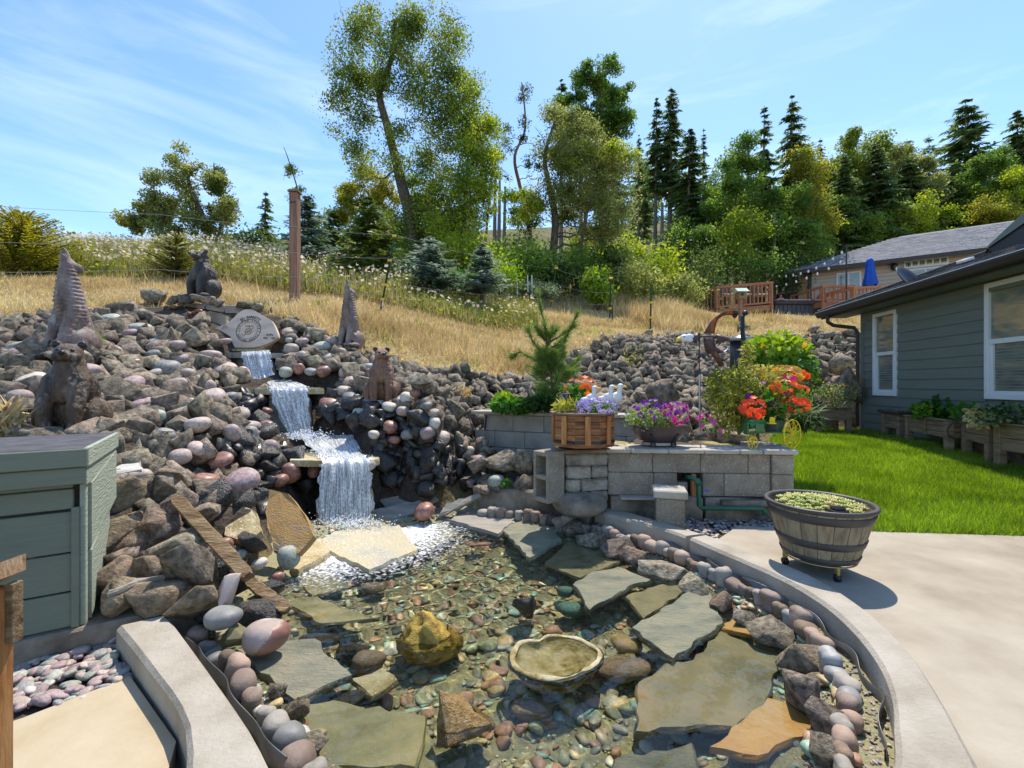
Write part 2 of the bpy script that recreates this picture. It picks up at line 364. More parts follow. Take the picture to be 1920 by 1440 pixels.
CP += [Vector(p) for p in [(1.0,4.7,.5),(2.4,4.6,.5),(2.4,5.6,.5),(1.6,5.4,.5),(.4,5.9,.45),(0,5.05,.1),(.45,4.85,.12),(-.3,5.5,.22),(3,4,-.1),(4,5.5,.02),(6,6,.05),(6,9,.15),(7.4,9.7,.12),(9,8,.12),(9,5,0),(4,3,-.2),
       (0,3,-.3),(0,1,-.3),(-1.5,1.5,-.2),(3,0,-.2),(-2.5,1,-.05),(-3,0,-.1),(5,0,-.2),(12,5,0),(12,12,.3),(0,-6,-.2),(11,22.5,4.3),(15,23,4.4),(18,23,4.4),(16,27,4.45),(20,27,4.5),(13.5,26,4.4),(16,33,4.9),(24,30,5),(26,22,4),(-1.9,4.12,-.12),(-1.4,4.28,-.1),(-1.0,4.46,-.1),(-.6,4.68,-.1),(-.3,4.85,.08),(.3,4.75,.1),(.8,4.35,-.1),(1.5,4.1,-.15),(2.4,4.0,-.1),(-1.8,3.5,-.05),(-1.74,3.0,-.05),(-1.74,2.6,-.02),(-12,0,.3),(-3.2,2.3,.05),(-4.5,3,.4)]]
CPa = np.array([tuple(p) for p in CP])
def _k(d): return np.sqrt(d*d+.04)
_D = np.linalg.norm(CPa[:, None, :2]-CPa[None, :, :2], axis=2)
_A = np.zeros((len(CPa)+3,)*2); NCP = len(CPa)
_A[:NCP, :NCP] = -_k(_D)+np.eye(NCP)*-.02; _A[:NCP, NCP] = 1; _A[NCP, :NCP] = 1; _A[:NCP, NCP+1:] = CPa[:, :2]; _A[NCP+1:, :NCP] = CPa[:, :2].T
_w = np.linalg.solve(_A, np.concatenate([CPa[:, 2], [0, 0, 0]]))
def hf(x, y):
    x = np.atleast_1d(np.asarray(x, float)); y = np.atleast_1d(np.asarray(y, float)); out = np.empty(x.shape)
    xf, yf = x.ravel(), y.ravel(); o = np.empty(len(xf))
    for i in range(0, len(xf), 20000):
        d = np.hypot(xf[i:i+20000, None]-CPa[None, :, 0], yf[i:i+20000, None]-CPa[None, :, 1])
        o[i:i+20000] = -_k(d)@_w[:NCP]+_w[NCP]+xf[i:i+20000]*_w[NCP+1]+yf[i:i+20000]*_w[NCP+2]
    return o.reshape(x.shape)
def h1(x, y): return float(hf(x, y)[0])
_Ys = np.concatenate([np.arange(1.6, 12, .04), np.arange(12, 60, .15)])
def hit(px, py):
    xs = (px-960)/F*_Ys; zs = H-(py-720)/F*_Ys
    h = hf(xs, _Ys); k = np.argmax(zs <= h)
    if zs[k] > h[k]: k = len(_Ys)-1
    return Vector((xs[k], _Ys[k], h[k]))
def inpoly(px, py, poly):
    px = np.asarray(px, float); py = np.asarray(py, float); c = np.zeros(px.shape, bool); n = len(poly)
    for i in range(n):
        x1, y1 = poly[i]; x2, y2 = poly[(i+1) % n]
        if y1 == y2: continue
        t = ((y1 > py) != (y2 > py)) & (px < (x2-x1)*(py-y1)/(y2-y1)+x1); c ^= t
    return c
ROCK_EDGE = [(-700,640),(-200,612),(0,606),(100,600),(180,590),(265,575),(400,572),(490,582),(560,606),(640,652),(690,668),(760,692),(900,706),(1000,716),(1012,690),(1080,662),(1140,637),(1230,634),(1330,628),(1420,636),(1615,622),(1680,640)]
ROCK_PX = ROCK_EDGE+[(1680,815),(1500,802),(1300,830),(1180,800),(1000,915),(920,925),(700,1000),(500,1160),(320,1165),(150,1200),(-100,1300),(-900,1300)]
POND_C = (0.05, 2.55)
CURB_IN = [(-.35,4.62),(.1,4.5),(.45,4.32),(.745,4.10),(.983,3.81),(1.19,3.59),(1.318,3.376),(1.436,3.08),(1.53,2.85),(1.60,2.628),(1.625,2.366),(1.59,2.12),(1.51,1.877),(1.40,1.677),(1.277,1.52),(1.13,1.35),(.9,1.18),(.6,1.06),(.2,1.0),(-.2,1.04),(-.55,1.2),(-.88,1.52),(-1.28,1.88),(-1.70,2.25)]
CURB_OUT = [(-.30,4.82),(.2,4.68),(.6,4.5),(.93,4.22),(1.2,3.83),(1.36,3.6),(1.48,3.44),(1.61,3.17),(1.715,2.93),(1.80,2.64),(1.80,2.36),(1.765,2.15),(1.69,1.92),(1.60,1.73),(1.487,1.52),(1.32,1.25),(1.05,1.0),(.65,.84),(.2,.78),(-.3,.83),(-.75,1.06),(-1.09,1.52),(-1.47,1.84),(-1.86,2.14)]
POND_BACK = [(-1.75,2.5),(-1.72,3.0),(-1.8,3.5),(-1.9,4.15),(-1.4,4.3),(-1.0,4.5),(-.6,4.72)]
POND_POLY = CURB_IN+POND_BACK
PATIO = CURB_OUT[4:19]+[(.6,-3),(9,-3),(9,2.95),(4.04,3.59),(2.99,3.695),(1.91,3.85),(1.52,3.44)]
LAWN = [(2.5,3.78),(2.99,3.70),(4.04,3.6),(9,2.96),(9,5.3),(6.35,5.1),(6.5,5.6),(6.78,6.7),(7.1,7.8),(7.35,8.75),(7.3,9.5),(6.2,10.0),(5.6,9.75),(4.6,8.2),(3.6,6.7),(2.9,5.5),(2.56,4.5)]
def lawnz(x, y): return -.01+.225*np.clip((np.asarray(y, float)-3.75)/3.4, 0, 1)**1.1

def grid_terrain():
    xs = np.concatenate([np.arange(-70, -14, 2.), np.arange(-14, 15, .16), np.arange(15, 80, 2.)])
    ys = np.concatenate([np.arange(-8, 0, 1.), np.arange(0, 16, .16), np.arange(16, 30, .5), np.arange(30, 110, 2.)])
    X, Y = np.meshgrid(xs, ys); Z = hf(X, Y)
    P = np.stack([X.ravel(), Y.ravel(), Z.ravel()], 1)
    P[:, 2] += snoise(P*[1, 1, 0], 1.6, 3)*.035*np.clip(P[:, 1]-5, 0, 1)
    flat = inpoly(P[:, 0], P[:, 1], POND_POLY) | inpoly(P[:, 0], P[:, 1], PATIO)
    P[flat, 2] = np.minimum(P[flat, 2], -.75)
    lw = inpoly(P[:, 0], P[:, 1], LAWN); P[lw, 2] = lawnz(P[lw, 0], P[lw, 1])-.12
    k_ = (P[:, 0] > .3) & (P[:, 0] < 2.7) & (P[:, 1] < 4.42); P[k_, 2] = np.minimum(P[k_, 2], -.25)
    for xa, ya, yb, dz in ((-1.68, 4.25, 4.7, .15), (-1.95, 4.6, 5.3, .24), (-2.6, 5.1, 6.1, .16), (-3.55, 6.0, 6.7, .12)):
        q = (np.abs(P[:, 0]-xa) < .42) & (P[:, 1] > ya) & (P[:, 1] < yb); P[q, 2] -= dz
    q = inpoly(P[:, 0], P[:, 1], [(-3.6,.9),(-3.6,1.6),(-2.1,2.4),(-1.72,2.35),(-1.0,1.3),(-1,.5)]); P[q, 2] = -.3
    near = (P[:, 1] < 1.9) & ~flat; P[near, 2] = np.minimum(P[near, 2], -.25)
    nx, ny = len(xs), len(ys); i = np.arange(nx*ny).reshape(ny, nx)
    Fq = np.stack([i[:-1, :-1], i[:-1, 1:], i[1:, 1:], i[1:, :-1]], -1).reshape(-1, 4)
    me = np_mesh('ground', P, Fq)
    me.polygons.foreach_set('use_smooth', [True]*len(me.polygons))
    yy = np.maximum(P[:, 1], .3); px = 960+P[:, 0]/yy*F; py = 720-(P[:, 2]-H)/yy*F
    rk = inpoly(px, py, ROCK_PX) | (P[:, 1] < 3)
    rk &= P[:, 1] < 15
    ca = me.color_attributes.new('zone', 'FLOAT_COLOR', 'POINT')
    c = np.zeros((len(P), 4), np.float32); c[:, 0] = rk; c[:, 3] = 1
    # woodland floor behind the fence
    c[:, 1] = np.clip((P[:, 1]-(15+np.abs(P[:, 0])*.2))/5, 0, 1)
    ca.data.foreach_set('color', c.ravel()); return me
def ground_mat():
    m = bpy.data.materials.new('hillside_ground'); m.use_nodes = True; N = m.node_tree.nodes; L = m.node_tree.links; p = N['Principled BSDF']
    p.inputs['Roughness'].default_value = .95; p.inputs['Specular IOR Level'].default_value = .15
    a = N.new('ShaderNodeVertexColor'); a.layer_name = 'zone'; sp = N.new('ShaderNodeSeparateColor'); L.new(a.outputs['Color'], sp.inputs[0])
    t = N.new('ShaderNodeTexCoord')
    def ramp(scale, cols, det=8, st=None):
        n = N.new('ShaderNodeTexNoise'); n.inputs['Scale'].default_value = scale; n.inputs['Detail'].default_value = det; n.inputs['Roughness'].default_value = .65
        L.new(t.outputs['Object'], n.inputs['Vector']); r = N.new('ShaderNodeValToRGB'); e = r.color_ramp.elements
        while len(e) < len(cols): e.new(.5)
        for i, c in enumerate(cols): e[i].position = .32+.36*i/(len(cols)-1); e[i].color = (*c, 1)
        L.new(n.outputs['Fac'], r.inputs['Fac']); return r.outputs['Color'], n.outputs['Fac']
    g, gf = ramp(1.6, [(.30, .2, .095), (.42, .31, .155), (.36, .30, .12), (.5, .39, .21)])
    s, sf = ramp(9, [(.04, .03, .024), (.1, .08, .06)])
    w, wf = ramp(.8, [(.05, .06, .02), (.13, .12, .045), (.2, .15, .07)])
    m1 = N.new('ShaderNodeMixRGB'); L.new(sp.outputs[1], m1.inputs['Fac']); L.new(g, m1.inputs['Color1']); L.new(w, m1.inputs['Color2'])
    m2 = N.new('ShaderNodeMixRGB'); L.new(sp.outputs[0], m2.inputs['Fac']); L.new(m1.outputs[0], m2.inputs['Color1']); L.new(s, m2.inputs['Color2'])
    L.new(m2.outputs[0], p.inputs['Base Color'])
    n3 = N.new('ShaderNodeTexNoise'); n3.inputs['Scale'].default_value = 22; n3.inputs['Detail'].default_value = 8; L.new(t.outputs['Object'], n3.inputs['Vector'])
    b = N.new('ShaderNodeBump'); b.inputs['Strength'].default_value = .8; b.inputs['Distance'].default_value = .06
    L.new(n3.outputs['Fac'], b.inputs['Height']); L.new(b.outputs['Normal'], p.inputs['Normal']); return m
struct('ground', grid_terrain(), ground_mat())

# ------------------------------------------------------------------ patio, kerb, pond shell
B().prism(PATIO, -.14, 0).put('patio', M['conc'])['kind'] = 'structure'
def ring(inn, out, z0, z1, ch=.018):
    b = B(); n = len(inn)
    for i in range(n):
        a = Vector((*inn[i], 0)); c = Vector((*out[i], 0)); d = (c-a).normalized()
        zz = z1(i) if callable(z1) else z1
        for q, z in ((a, z0), (a, zz-ch), (a+d*ch, zz), (c-d*ch, zz), (c, zz-ch), (c, z0)): b.v.append((q.x, q.y, z))
    for i in range(n-1):
        for j in range(5): b.f.append((i*6+j+1, i*6+j, i*6+6+j, i*6+7+j))
    b.f += [tuple(range(6)), tuple((n-1)*6+j for j in range(5, -1, -1))]; b.mi = [0]*len(b.f)
    return b
def resample(pts, k):
    out = []
    n = len(pts)
    for i in range(n-1):
        p0, p1, p2, p3 = (Vector(pts[max(i-1, 0)]), Vector(pts[i]), Vector(pts[i+1]), Vector(pts[min(i+2, n-1)]))
        for j in range(k):
            t = j/k
            out.append(tuple(.5*((2*p1)+(p2-p0)*t+(2*p0-5*p1+4*p2-p3)*t*t+(3*p1-p0-3*p2+p3)*t**3)))
    out.append(tuple(pts[-1])); return out
kerbs = thing('pond_kerb', 'curved pale concrete kerb around the pond, raised above the patio', 'kerb', (1.7, 2.6, 0)); kerbs['kind'] = 'structure'
for a, c, mat in ((3, 6, 'conc_pale'), (6, 23, 'conc_pale')):
    i_, o_ = resample(CURB_IN[a:c+1], 4), resample(CURB_OUT[a:c+1], 4)
    if c == 6: i_ = [(Vector(p)).to_tuple() for p in i_]
    bb = ring(i_[:-1] if c == 6 else i_, o_[:-1] if c == 6 else o_, -.5, .06)
    bb.put('kerb_segment', M[mat], kerbs, True)
ring(resample(CURB_IN[:4], 4)[:-1], resample(CURB_OUT[:4], 4)[:-1], -.5, lambda i: .15-.0*i).put('kerb_segment', M['conc_old'], kerbs, True)

def pond_bed():
    n = 90; m = 26; V = []; 
    C = np.array(POND_POLY); cx, cy = POND_C
    # radial sampling of the outline
    th = np.linspace(0, 2*PI, n, endpoint=False); rr = np.zeros(n)
    for k, t in enumerate(th):
        d = np.array([math.cos(t), math.sin(t)]); best = 3
        for i in range(len(C)):
            p, q = C[i]-[cx, cy], C[(i+1) % len(C)]-[cx, cy]; e = q-p; den = d[0]*e[1]-d[1]*e[0]
            if abs(den) < 1e-9: continue
            s_ = (p[0]*e[1]-p[1]*e[0])/den; u = (p[0]*d[1]-p[1]*d[0])/den
            if s_ > 0 and -1e-6 <= u <= 1.00001: best = s_ if best == 3 else max(best, s_)
        rr[k] = best
    return th, rr
_th, _rr = pond_bed()
def pond_t(x, y):
    """0 at the pond centre, 1 at its edge"""
    dx, dy = x-POND_C[0], y-POND_C[1]; a = np.arctan2(dy, dx) % (2*PI)
    r = np.interp(a, np.append(_th, 2*PI), np.append(_rr, _rr[0])); return np.hypot(dx, dy)/r
def bedz(x, y):
    t = pond_t(np.asarray(x, float), np.asarray(y, float))
    return np.interp(t, [0, .45, .66, .8, .86, .92, 1.0, 1.3], [-.42, -.40, -.32, -.2, -.13, -.085, -.075, -.075])
b = B(); ms = np.linspace(0.0005, 1.06, 34)
for t in ms:
    for k in range(90):
        x = POND_C[0]+math.cos(_th[k])*_rr[k]*t; y = POND_C[1]+math.sin(_th[k])*_rr[k]*t
        b.v.append((x, y, float(bedz(x, y))+.006*math.sin(x*31+y*17)))
for i in range(33):
    for k in range(90): b.f.append((i*90+k, (i+1)*90+k, (i+1)*90+(k+1) % 90, i*90+(k+1) % 90))
b.mi = [0]*len(b.f)
M['bed'] = mk('pond_bed_gravel', [(.2, .175, .09), (.38, .33, .18), (.27, .28, .16), (.46, .38, .2)], scale=24, rough=.8, bump=1, bscale=60)
struct('pond_bed', b.mesh('pond_bed'), M['bed'], True)

# water surface
def water_mat():
    m = bpy.data.materials.new('clear_pond_water'); m.use_nodes = True; N = m.node_tree.nodes; L = m.node_tree.links
    N.remove(N['Principled BSDF']); out = N['Material Output']
    gl = N.new('ShaderNodeBsdfGlass'); gl.inputs['IOR'].default_value = 1.333; gl.inputs['Roughness'].default_value = 0; gl.inputs['Color'].default_value = (.97, .985, .915, 1)
    t = N.new('ShaderNodeTexCoord')
    vm = N.new('ShaderNodeVectorMath'); vm.operation = 'DISTANCE'; L.new(t.outputs['Object'], vm.inputs[0]); vm.inputs[1].default_value = (-1.45, 4.02, WATER)
    # white water near the foot of the fall
    fo = N.new('ShaderNodeBsdfDiffuse'); fo.inputs['Color'].default_value = (.85, .88, .9, 1)
    mr2 = N.new('ShaderNodeMapRange'); mr2.inputs['From Min'].default_value = .1; mr2.inputs['From Max'].default_value = 1.4
    mr2.inputs['To Min'].default_value = .66; mr2.inputs['To Max'].default_value = -.12; L.new(vm.outputs['Value'], mr2.inputs['Value'])
    n = N.new('ShaderNodeTexNoise'); n.inputs['Scale'].default_value = 40; n.inputs['Detail'].default_value = 7; n.inputs['Distortion'].default_value = .4; L.new(t.outputs['Object'], n.inputs['Vector'])
    ml = N.new('ShaderNodeMath'); ml.operation = 'ADD'; L.new(n.outputs['Fac'], ml.inputs[0]); L.new(mr2.outputs[0], ml.inputs[1])
    cr = N.new('ShaderNodeValToRGB'); cr.color_ramp.elements[0].position = .56; cr.color_ramp.elements[1].position = 1.0; cr.color_ramp.interpolation = 'EASE'; L.new(ml.outputs[0], cr.inputs['Fac'])
    ms2 = N.new('ShaderNodeMixShader'); L.new(cr.outputs['Color'], ms2.inputs[0]); L.new(gl.outputs[0], ms2.inputs[1]); L.new(fo.outputs[0], ms2.inputs[2])
    L.new(ms2.outputs[0], out.inputs['Surface']); return m
def water_sheet():
    xs = np.arange(-2.0, 1.75, .0125); ys = np.arange(.95, 4.9, .0125); X, Y = np.meshgrid(xs, ys); x, y = X.ravel(), Y.ravel()
    d = np.hypot(x+1.45, y-4.05); amp = np.interp(d, [.2, .8, 2.2, 4], [.007, .0052, .0027, .0019])
    P = np.stack([x, y, 0*x], 1); z = amp*(np.sin(d*46+2.2*snoise(P, 3, 51))*.55+snoise(P, 24, 52)*.9+snoise(P, 44, 53)*.5+snoise(P, 9, 54)*.6)
    for cx_, cy_, f in ((.55, 3.35, 75), (-1.0, 2.3, 80), (.7, 2.5, 70)): r = np.hypot(x-cx_, y-cy_); z += .0007*np.sin(r*f)*np.exp(-(r/.22)**2)
    P[:, 2] = WATER+z; nx, ny = len(xs), len(ys); i = np.arange(nx*ny).reshape(ny, nx); Fq = np.stack([i[:-1, :-1], i[:-1, 1:], i[1:, 1:], i[1:, :-1]], -1).reshape(-1, 4)
    c = P[Fq].mean(1); Fq = Fq[pond_t(c[:, 0], c[:, 1]) < .985]; u, inv = np.unique(Fq, return_inverse=True); return np_mesh('water', P[u], inv.reshape(Fq.shape))
wo = struct('water', water_sheet(), water_mat(), True); wo.cycles.is_caustics_caster = True

# left slab, footing under the pump house, pebble trays
SL = [onz(45, 1345, -.05), onz(244, 1268, -.05), onz(330, 1390, -.05), onz(300, 1500, -.05), onz(-60, 1500, -.05), onz(-60, 1380, -.05)]
B().prism([(p.x, p.y) for p in SL], -.15, -.05).put('concrete_slab', M['conc_tan'])['kind'] = 'structure'
PB = [(-2.95, 1.75), (-2.45, 2.02), (-1.9, 2.28), (-1.74, 2.08), (-1.2, 1.4), (-1.9, 1.1), (-2.95, 1.2)]
B().prism(PB, -.3, -.085).put('gravel_tray', M['soil'])['kind'] = 'structure'
u_ = Vector((-.87, -.493, 0)); v_ = Vector((-.50, .866, 0))
BX = onz(149, 1172, .045); BX.z = 0          # front right corner of the pump house
BOXM = Matrix((( -u_.x, -v_.x*-1, 0, BX.x), (-u_.y, v_.y, 0, BX.y), (0, 0, 1, 0), (0, 0, 0, 1)))
# local frame: x along the front (negative to the left), y towards the back, z up
BOXM = Matrix.Translation(BX) @ Matrix(((.835, -.55, 0), (.55, .835, 0), (0, 0, 1))).to_4x4()
b = B(); b.box((-.35, .46, -.075), (1.35, 1.0, .235), bev=.012, M=BOXM)
b.box((.44, .02, -.09), (.23, .16, .2), bev=.012, M=BOXM)
b.put('concrete_footing', M['conc_old'])['kind'] = 'structure'

# pebble bed right of the kerb
PBR = [(.95, 4.24), (1.22, 3.86), (1.5, 3.46), (1.9, 3.86), (2.55, 3.8), (2.6, 4.15), (.95, 4.3)]
B().prism(PBR, -.3, -.035).put('gravel_tray', M['soil'])['kind'] = 'structure'
# lawn sheet
def lawn_sheet():
    xs = np.arange(2.4, 9.2, .12); ys = np.arange(2.9, 10.2, .12); X, Y = np.meshgrid(xs, ys)
    P = np.stack([X.ravel(), Y.ravel(), lawnz(X, Y).ravel()], 1); nx, ny = len(xs), len(ys); i = np.arange(nx*ny).reshape(ny, nx)
    Fq = np.stack([i[:-1, :-1], i[:-1, 1:], i[1:, 1:], i[1:, :-1]], -1).reshape(-1, 4); c = P[Fq].mean(1)
    return np_mesh('lawn', P, Fq[inpoly(c[:, 0], c[:, 1], LAWN)])
M['lawnsoil'] = mk('lawn_floor', [(.05, .11, .008), (.1, .2, .014)], scale=6, rough=.95)
struct('lawn', lawn_sheet(), M['lawnsoil'])
def inside(poly, n, bx):
    P = np.stack([rng.uniform(bx[0], bx[1], n), rng.uniform(bx[2], bx[3], n)], 1); return P[inpoly(P[:, 0], P[:, 1], poly)]
P = inside(LAWN, 330000, (2.4, 9, 3, 10.1)); keep = rng.uniform(size=len(P)) < np.clip(1.25-(P[:, 1]-3.6)*.12, .35, 1); P = P[keep]
P = P[(P[:, 0]/P[:, 1] < 1.7)]
P = np.column_stack([P, lawnz(P[:, 0], P[:, 1])])
clump = .5+.5*snoise(P*[1, 1, 0], 2.3, 9)
V, Fc = blades(P, .045+.05*rng.uniform(size=len(P))*(.4+clump), .0055+.004*(P[:, 1]-3.5)/6, lean=1.0)
M['grass'] = leafmat('lawn_grass', (.125, .2, .02), (.26, .375, .045), transl=.52, vary=.45, scale=1.6, hv=.012, rough=.42)
tag(put('lawn_grass', np_mesh('lawn_grass', V, Fc), M['grass']), 'bright green mown lawn grass between the house and the patio', 'grass', kind='stuff')

# ------------------------------------------------------------------ waterfall
def fall_mat():
    m = bpy.data.materials.new('falling_water'); m.use_nodes = True; N = m.node_tree.nodes; L = m.node_tree.links; out = N['Material Output']
    p = N['Principled BSDF']; p.inputs['Base Color'].default_value = (.93, .93, .9, 1); p.inputs['Roughness'].default_value = .35
    tr = N.new('ShaderNodeBsdfTransparent'); tr.inputs['Color'].default_value = (.86, .9, .93, 1)
    gl = N.new('ShaderNodeBsdfGlossy'); gl.inputs['Roughness'].default_value = .12; gl.inputs['Color'].default_value = (.7, .7, .68, 1)
    uv = N.new('ShaderNodeUVMap'); mp_ = N.new('ShaderNodeMapping'); mp_.inputs['Scale'].default_value = (30, 2.2, 1); L.new(uv.outputs[0], mp_.inputs['Vector'])
    n = N.new('ShaderNodeTexNoise'); n.inputs['Scale'].default_value = 1.6; n.inputs['Detail'].default_value = 9; n.inputs['Roughness'].default_value = .68; L.new(mp_.outputs[0], n.inputs['Vector'])
    mp2 = N.new('ShaderNodeMapping'); mp2.inputs['Scale'].default_value = (70, 38, 1); L.new(uv.outputs[0], mp2.inputs['Vector'])
    n2 = N.new('ShaderNodeTexNoise'); n2.inputs['Scale'].default_value = 1; n2.inputs['Detail'].default_value = 4; L.new(mp2.outputs[0], n2.inputs['Vector'])
    ad = N.new('ShaderNodeMath'); ad.operation = 'MULTIPLY_ADD'; ad.inputs[1].default_value = .5; L.new(n2.outputs['Fac'], ad.inputs[0]); L.new(n.outputs['Fac'], ad.inputs[2])
    cr = N.new('ShaderNodeValToRGB'); cr.color_ramp.elements[0].position = .68; cr.color_ramp.elements[1].position = .9; L.new(ad.outputs[0], cr.inputs['Fac'])
    bu = N.new('ShaderNodeBump'); bu.inputs['Strength'].default_value = .5; bu.inputs['Distance'].default_value = .02; L.new(ad.outputs[0], bu.inputs['Height'])
    L.new(bu.outputs[0], p.inputs['Normal']); L.new(bu.outputs[0], gl.inputs['Normal'])
    fr = N.new('ShaderNodeFresnel'); fr.inputs['IOR'].default_value = 1.5; L.new(bu.outputs[0], fr.inputs['Normal'])
    fm = N.new('ShaderNodeMath'); fm.operation = 'MULTIPLY_ADD'; fm.inputs[1].default_value = .7; fm.inputs[2].default_value = .03; L.new(fr.outputs[0], fm.inputs[0])
    m1 = N.new('ShaderNodeMixShader'); L.new(fm.outputs[0], m1.inputs[0]); L.new(tr.outputs[0], m1.inputs[1]); L.new(gl.outputs[0], m1.inputs[2])
    vl = N.new('ShaderNodeMapRange'); vl.inputs['To Min'].default_value = .24; vl.inputs['To Max'].default_value = .95; L.new(cr.outputs['Color'], vl.inputs['Value'])
    m2 = N.new('ShaderNodeMixShader'); L.new(vl.outputs[0], m2.inputs[0]); L.new(m1.outputs[0], m2.inputs[1]); L.new(p.outputs[0], m2.inputs[2])
    L.new(m2.outputs[0], out.inputs['Surface']); return m
M['fall'] = fall_mat()
def sheet(pts_l, pts_r, name, parent, nu=30, k=8):
    """ruled water sheet between two edges"""
    a = resample([tuple(p) for p in pts_l], k); c = resample([tuple(p) for p in pts_r], k); b = B(); n = len(a)
    for i in range(n):
        for j in range(nu+1):
            t = j/nu+(.035*math.sin(i*.9+j*2)+.02*math.sin(i*2.3))*(j in (0, nu)); p = Vector(a[i]).lerp(Vector(c[i]), t); w = math.sin(j*1.1+1)*.006+math.sin(j*.45)*.008+math.sin(j*2.9+i*.5)*.003
            b.v.append((p.x, p.y-w*min(1, i/n*2), p.z+.004*math.sin(j*3.3)))
    for i in range(n-1):
        for j in range(nu): q = i*(nu+1)+j; b.f.append((q, q+1, q+nu+2, q+nu+1))
    b.mi = [0]*len(b.f); me = b.mesh(name); uvl = me.uv_layers.new(name='UVMap'); co = []
    L_ = [0]
    for i in range(1, n): L_.append(L_[-1]+(Vector(a[i])-Vector(a[i-1])).length)
    wd = (Vector(a[0])-Vector(c[0])).length
    for pl in me.polygons:
        for vi in pl.vertices: co += [(vi % (nu+1))/nu*wd, L_[vi//(nu+1)]]
    uvl.data.foreach_set('uv', co)
    return put(name, me, M['fall'], parent, True, True)
WF = thing('waterfall', 'three step waterfall pouring down the rock pile into the pond', 'waterfall', (-1.6, 4.2, -.12))
def flag(poly, z0, z1, mat, name='flagstone', parent=None, jitter=.012, tilt=(0, 0), world=True):
    """irregular slab with broken edges; poly in world xy"""
    P2 = []
    n = len(poly)
    for i in range(n):
        p, q = Vector((*poly[i], 0)), Vector((*poly[(i+1) % n], 0)); k = max(2, int((q-p).length/.05)); nn = Vector((-(q-p).y, (q-p).x, 0)).normalized()
        for j in range(k): r = p.lerp(q, j/k)+nn*random.uniform(-jitter, jitter)*(j > 0); P2.append((r.x, r.y))
    if sum(P2[i][0]*P2[(i+1) % len(P2)][1]-P2[(i+1) % len(P2)][0]*P2[i][1] for i in range(len(P2))) < 0: P2 = P2[::-1]
    cx = sum(p[0] for p in P2)/len(P2); cy = sum(p[1] for p in P2)/len(P2); m = len(P2); th = z1-z0
    zf = lambda x, y: z1+(x-cx)*tilt[0]+(y-cy)*tilt[1]
    b = B(); 
    for x, y in P2: b.v.append((x, y, zf(x, y)-th))
    for x, y in P2: r = random.uniform(.0, .008); b.v.append((x+(cx-x)*.0, y, zf(x, y)-th*.35-r))
    for x, y in P2: d = math.hypot(x-cx, y-cy)+1e-6; e = random.uniform(.004, .014)/d; b.v.append((x+(cx-x)*e, y+(cy-y)*e, zf(x, y)+random.uniform(-.002, .002)))
    b.f = [tuple(range(m-1, -1, -1)), tuple(range(2*m, 3*m))]
    for s_ in (0, m):
        for i in range(m): j = (i+1) % m; b.f.append((s_+i, s_+j, s_+m+j, s_+m+i))
    b.mi = [0]*len(b.f); return put(name, b.mesh(name), mat, parent, world)
# lower fall
l3 = at(602, 862, 4.5); r3 = at(692, 858, 4.5)
lf = onz(592, 990, WATER+.01); rf = onz(702, 985, WATER+.01)
sheet([at(556, 818, 5.18), at(592, 846, 4.66), l3+Vector((0, -.03, .0)), at(600, 885, 4.38), at(596, 938, 4.27), Vector((lf.x, 4.17, WATER))],
      [at(664, 815, 5.1), at(676, 846, 4.62), r3+Vector((0, -.03, .0)), at(695, 882, 4.38), at(699, 936, 4.27), Vector((rf.x, 4.17, WATER))], 'water_sheet', WF)
l2 = at(506, 727, 5.42); r2 = at(576, 727, 5.42)
sheet([at(500, 712, 5.95), at(505, 722, 5.6), l2, at(510, 745, 5.34), at(524, 780, 5.26), at(545, 822, 5.18)],
      [at(545, 712, 5.95), at(572, 722, 5.6), r2, at(578, 743, 5.34), at(581, 780, 5.26), at(586, 818, 5.18)], 'water_sheet', WF)
l1 = at(452, 662, 6.35); r1 = at(507, 660, 6.35)
sheet([at(458, 655, 6.6), l1, at(456, 676, 6.28), at(463, 698, 6.2), at(470, 716, 6.12)],
      [at(500, 654, 6.6), r1, at(510, 676, 6.28), at(513, 698, 6.2), at(517, 713, 6.12)], 'water_sheet', WF)
# stone shelves and backing slabs
def wslab(px, z0, z1, mat, name, tilt=(0, 0)):
    return flag([(at(*p).x, at(*p).y) for p in px], z0, z1, M[mat], name, WF, tilt=tilt)
wslab([(543, 868, 4.45), (604, 862, 4.42), (612, 850, 5.1), (560, 850, 5.2)], .395, .455, 'slate_gran', 'shelf_stone')
wslab([(604, 864, 4.47), (690, 860, 4.47), (690, 840, 5.2), (606, 840, 5.2)], .385, .44, 'slate_green', 'shelf_stone', (0, .12))
wslab([(688, 858, 4.45), (712, 846, 4.6), (690, 830, 5.1), (660, 840, 5.1)], .40, .465, 'slate_gran', 'shelf_stone', (0, .06))
wslab([(451, 728, 5.45), (507, 730, 5.4), (512, 720, 5.95), (462, 716, 5.9)], 1.075, 1.15, 'slate_gran', 'shelf_stone')
wslab([(506, 731, 5.44), (576, 730, 5.44), (560, 716, 6.1), (500, 716, 6.1)], 1.06, 1.12, 'slate_green', 'shelf_stone', (0, .1))
wslab([(576, 729, 5.4), (608, 727, 5.5), (595, 715, 5.95), (560, 716, 5.95)], 1.08, 1.15, 'slate_gran', 'shelf_stone')
wslab([(425, 662, 6.3), (453, 666, 6.3), (455, 655, 6.7), (432, 655, 6.7)], 1.56, 1.64, 'slate_grey', 'shelf_stone')
wslab([(452, 664, 6.36), (508, 664, 6.36), (505, 655, 6.8), (455, 655, 6.8)], 1.53, 1.585, 'slate_green', 'shelf_stone', (0, .05))
wslab([(508, 666, 6.3), (532, 662, 6.35), (525, 652, 6.7), (505, 655, 6.7)], 1.56, 1.63, 'slate_grey', 'shelf_stone')
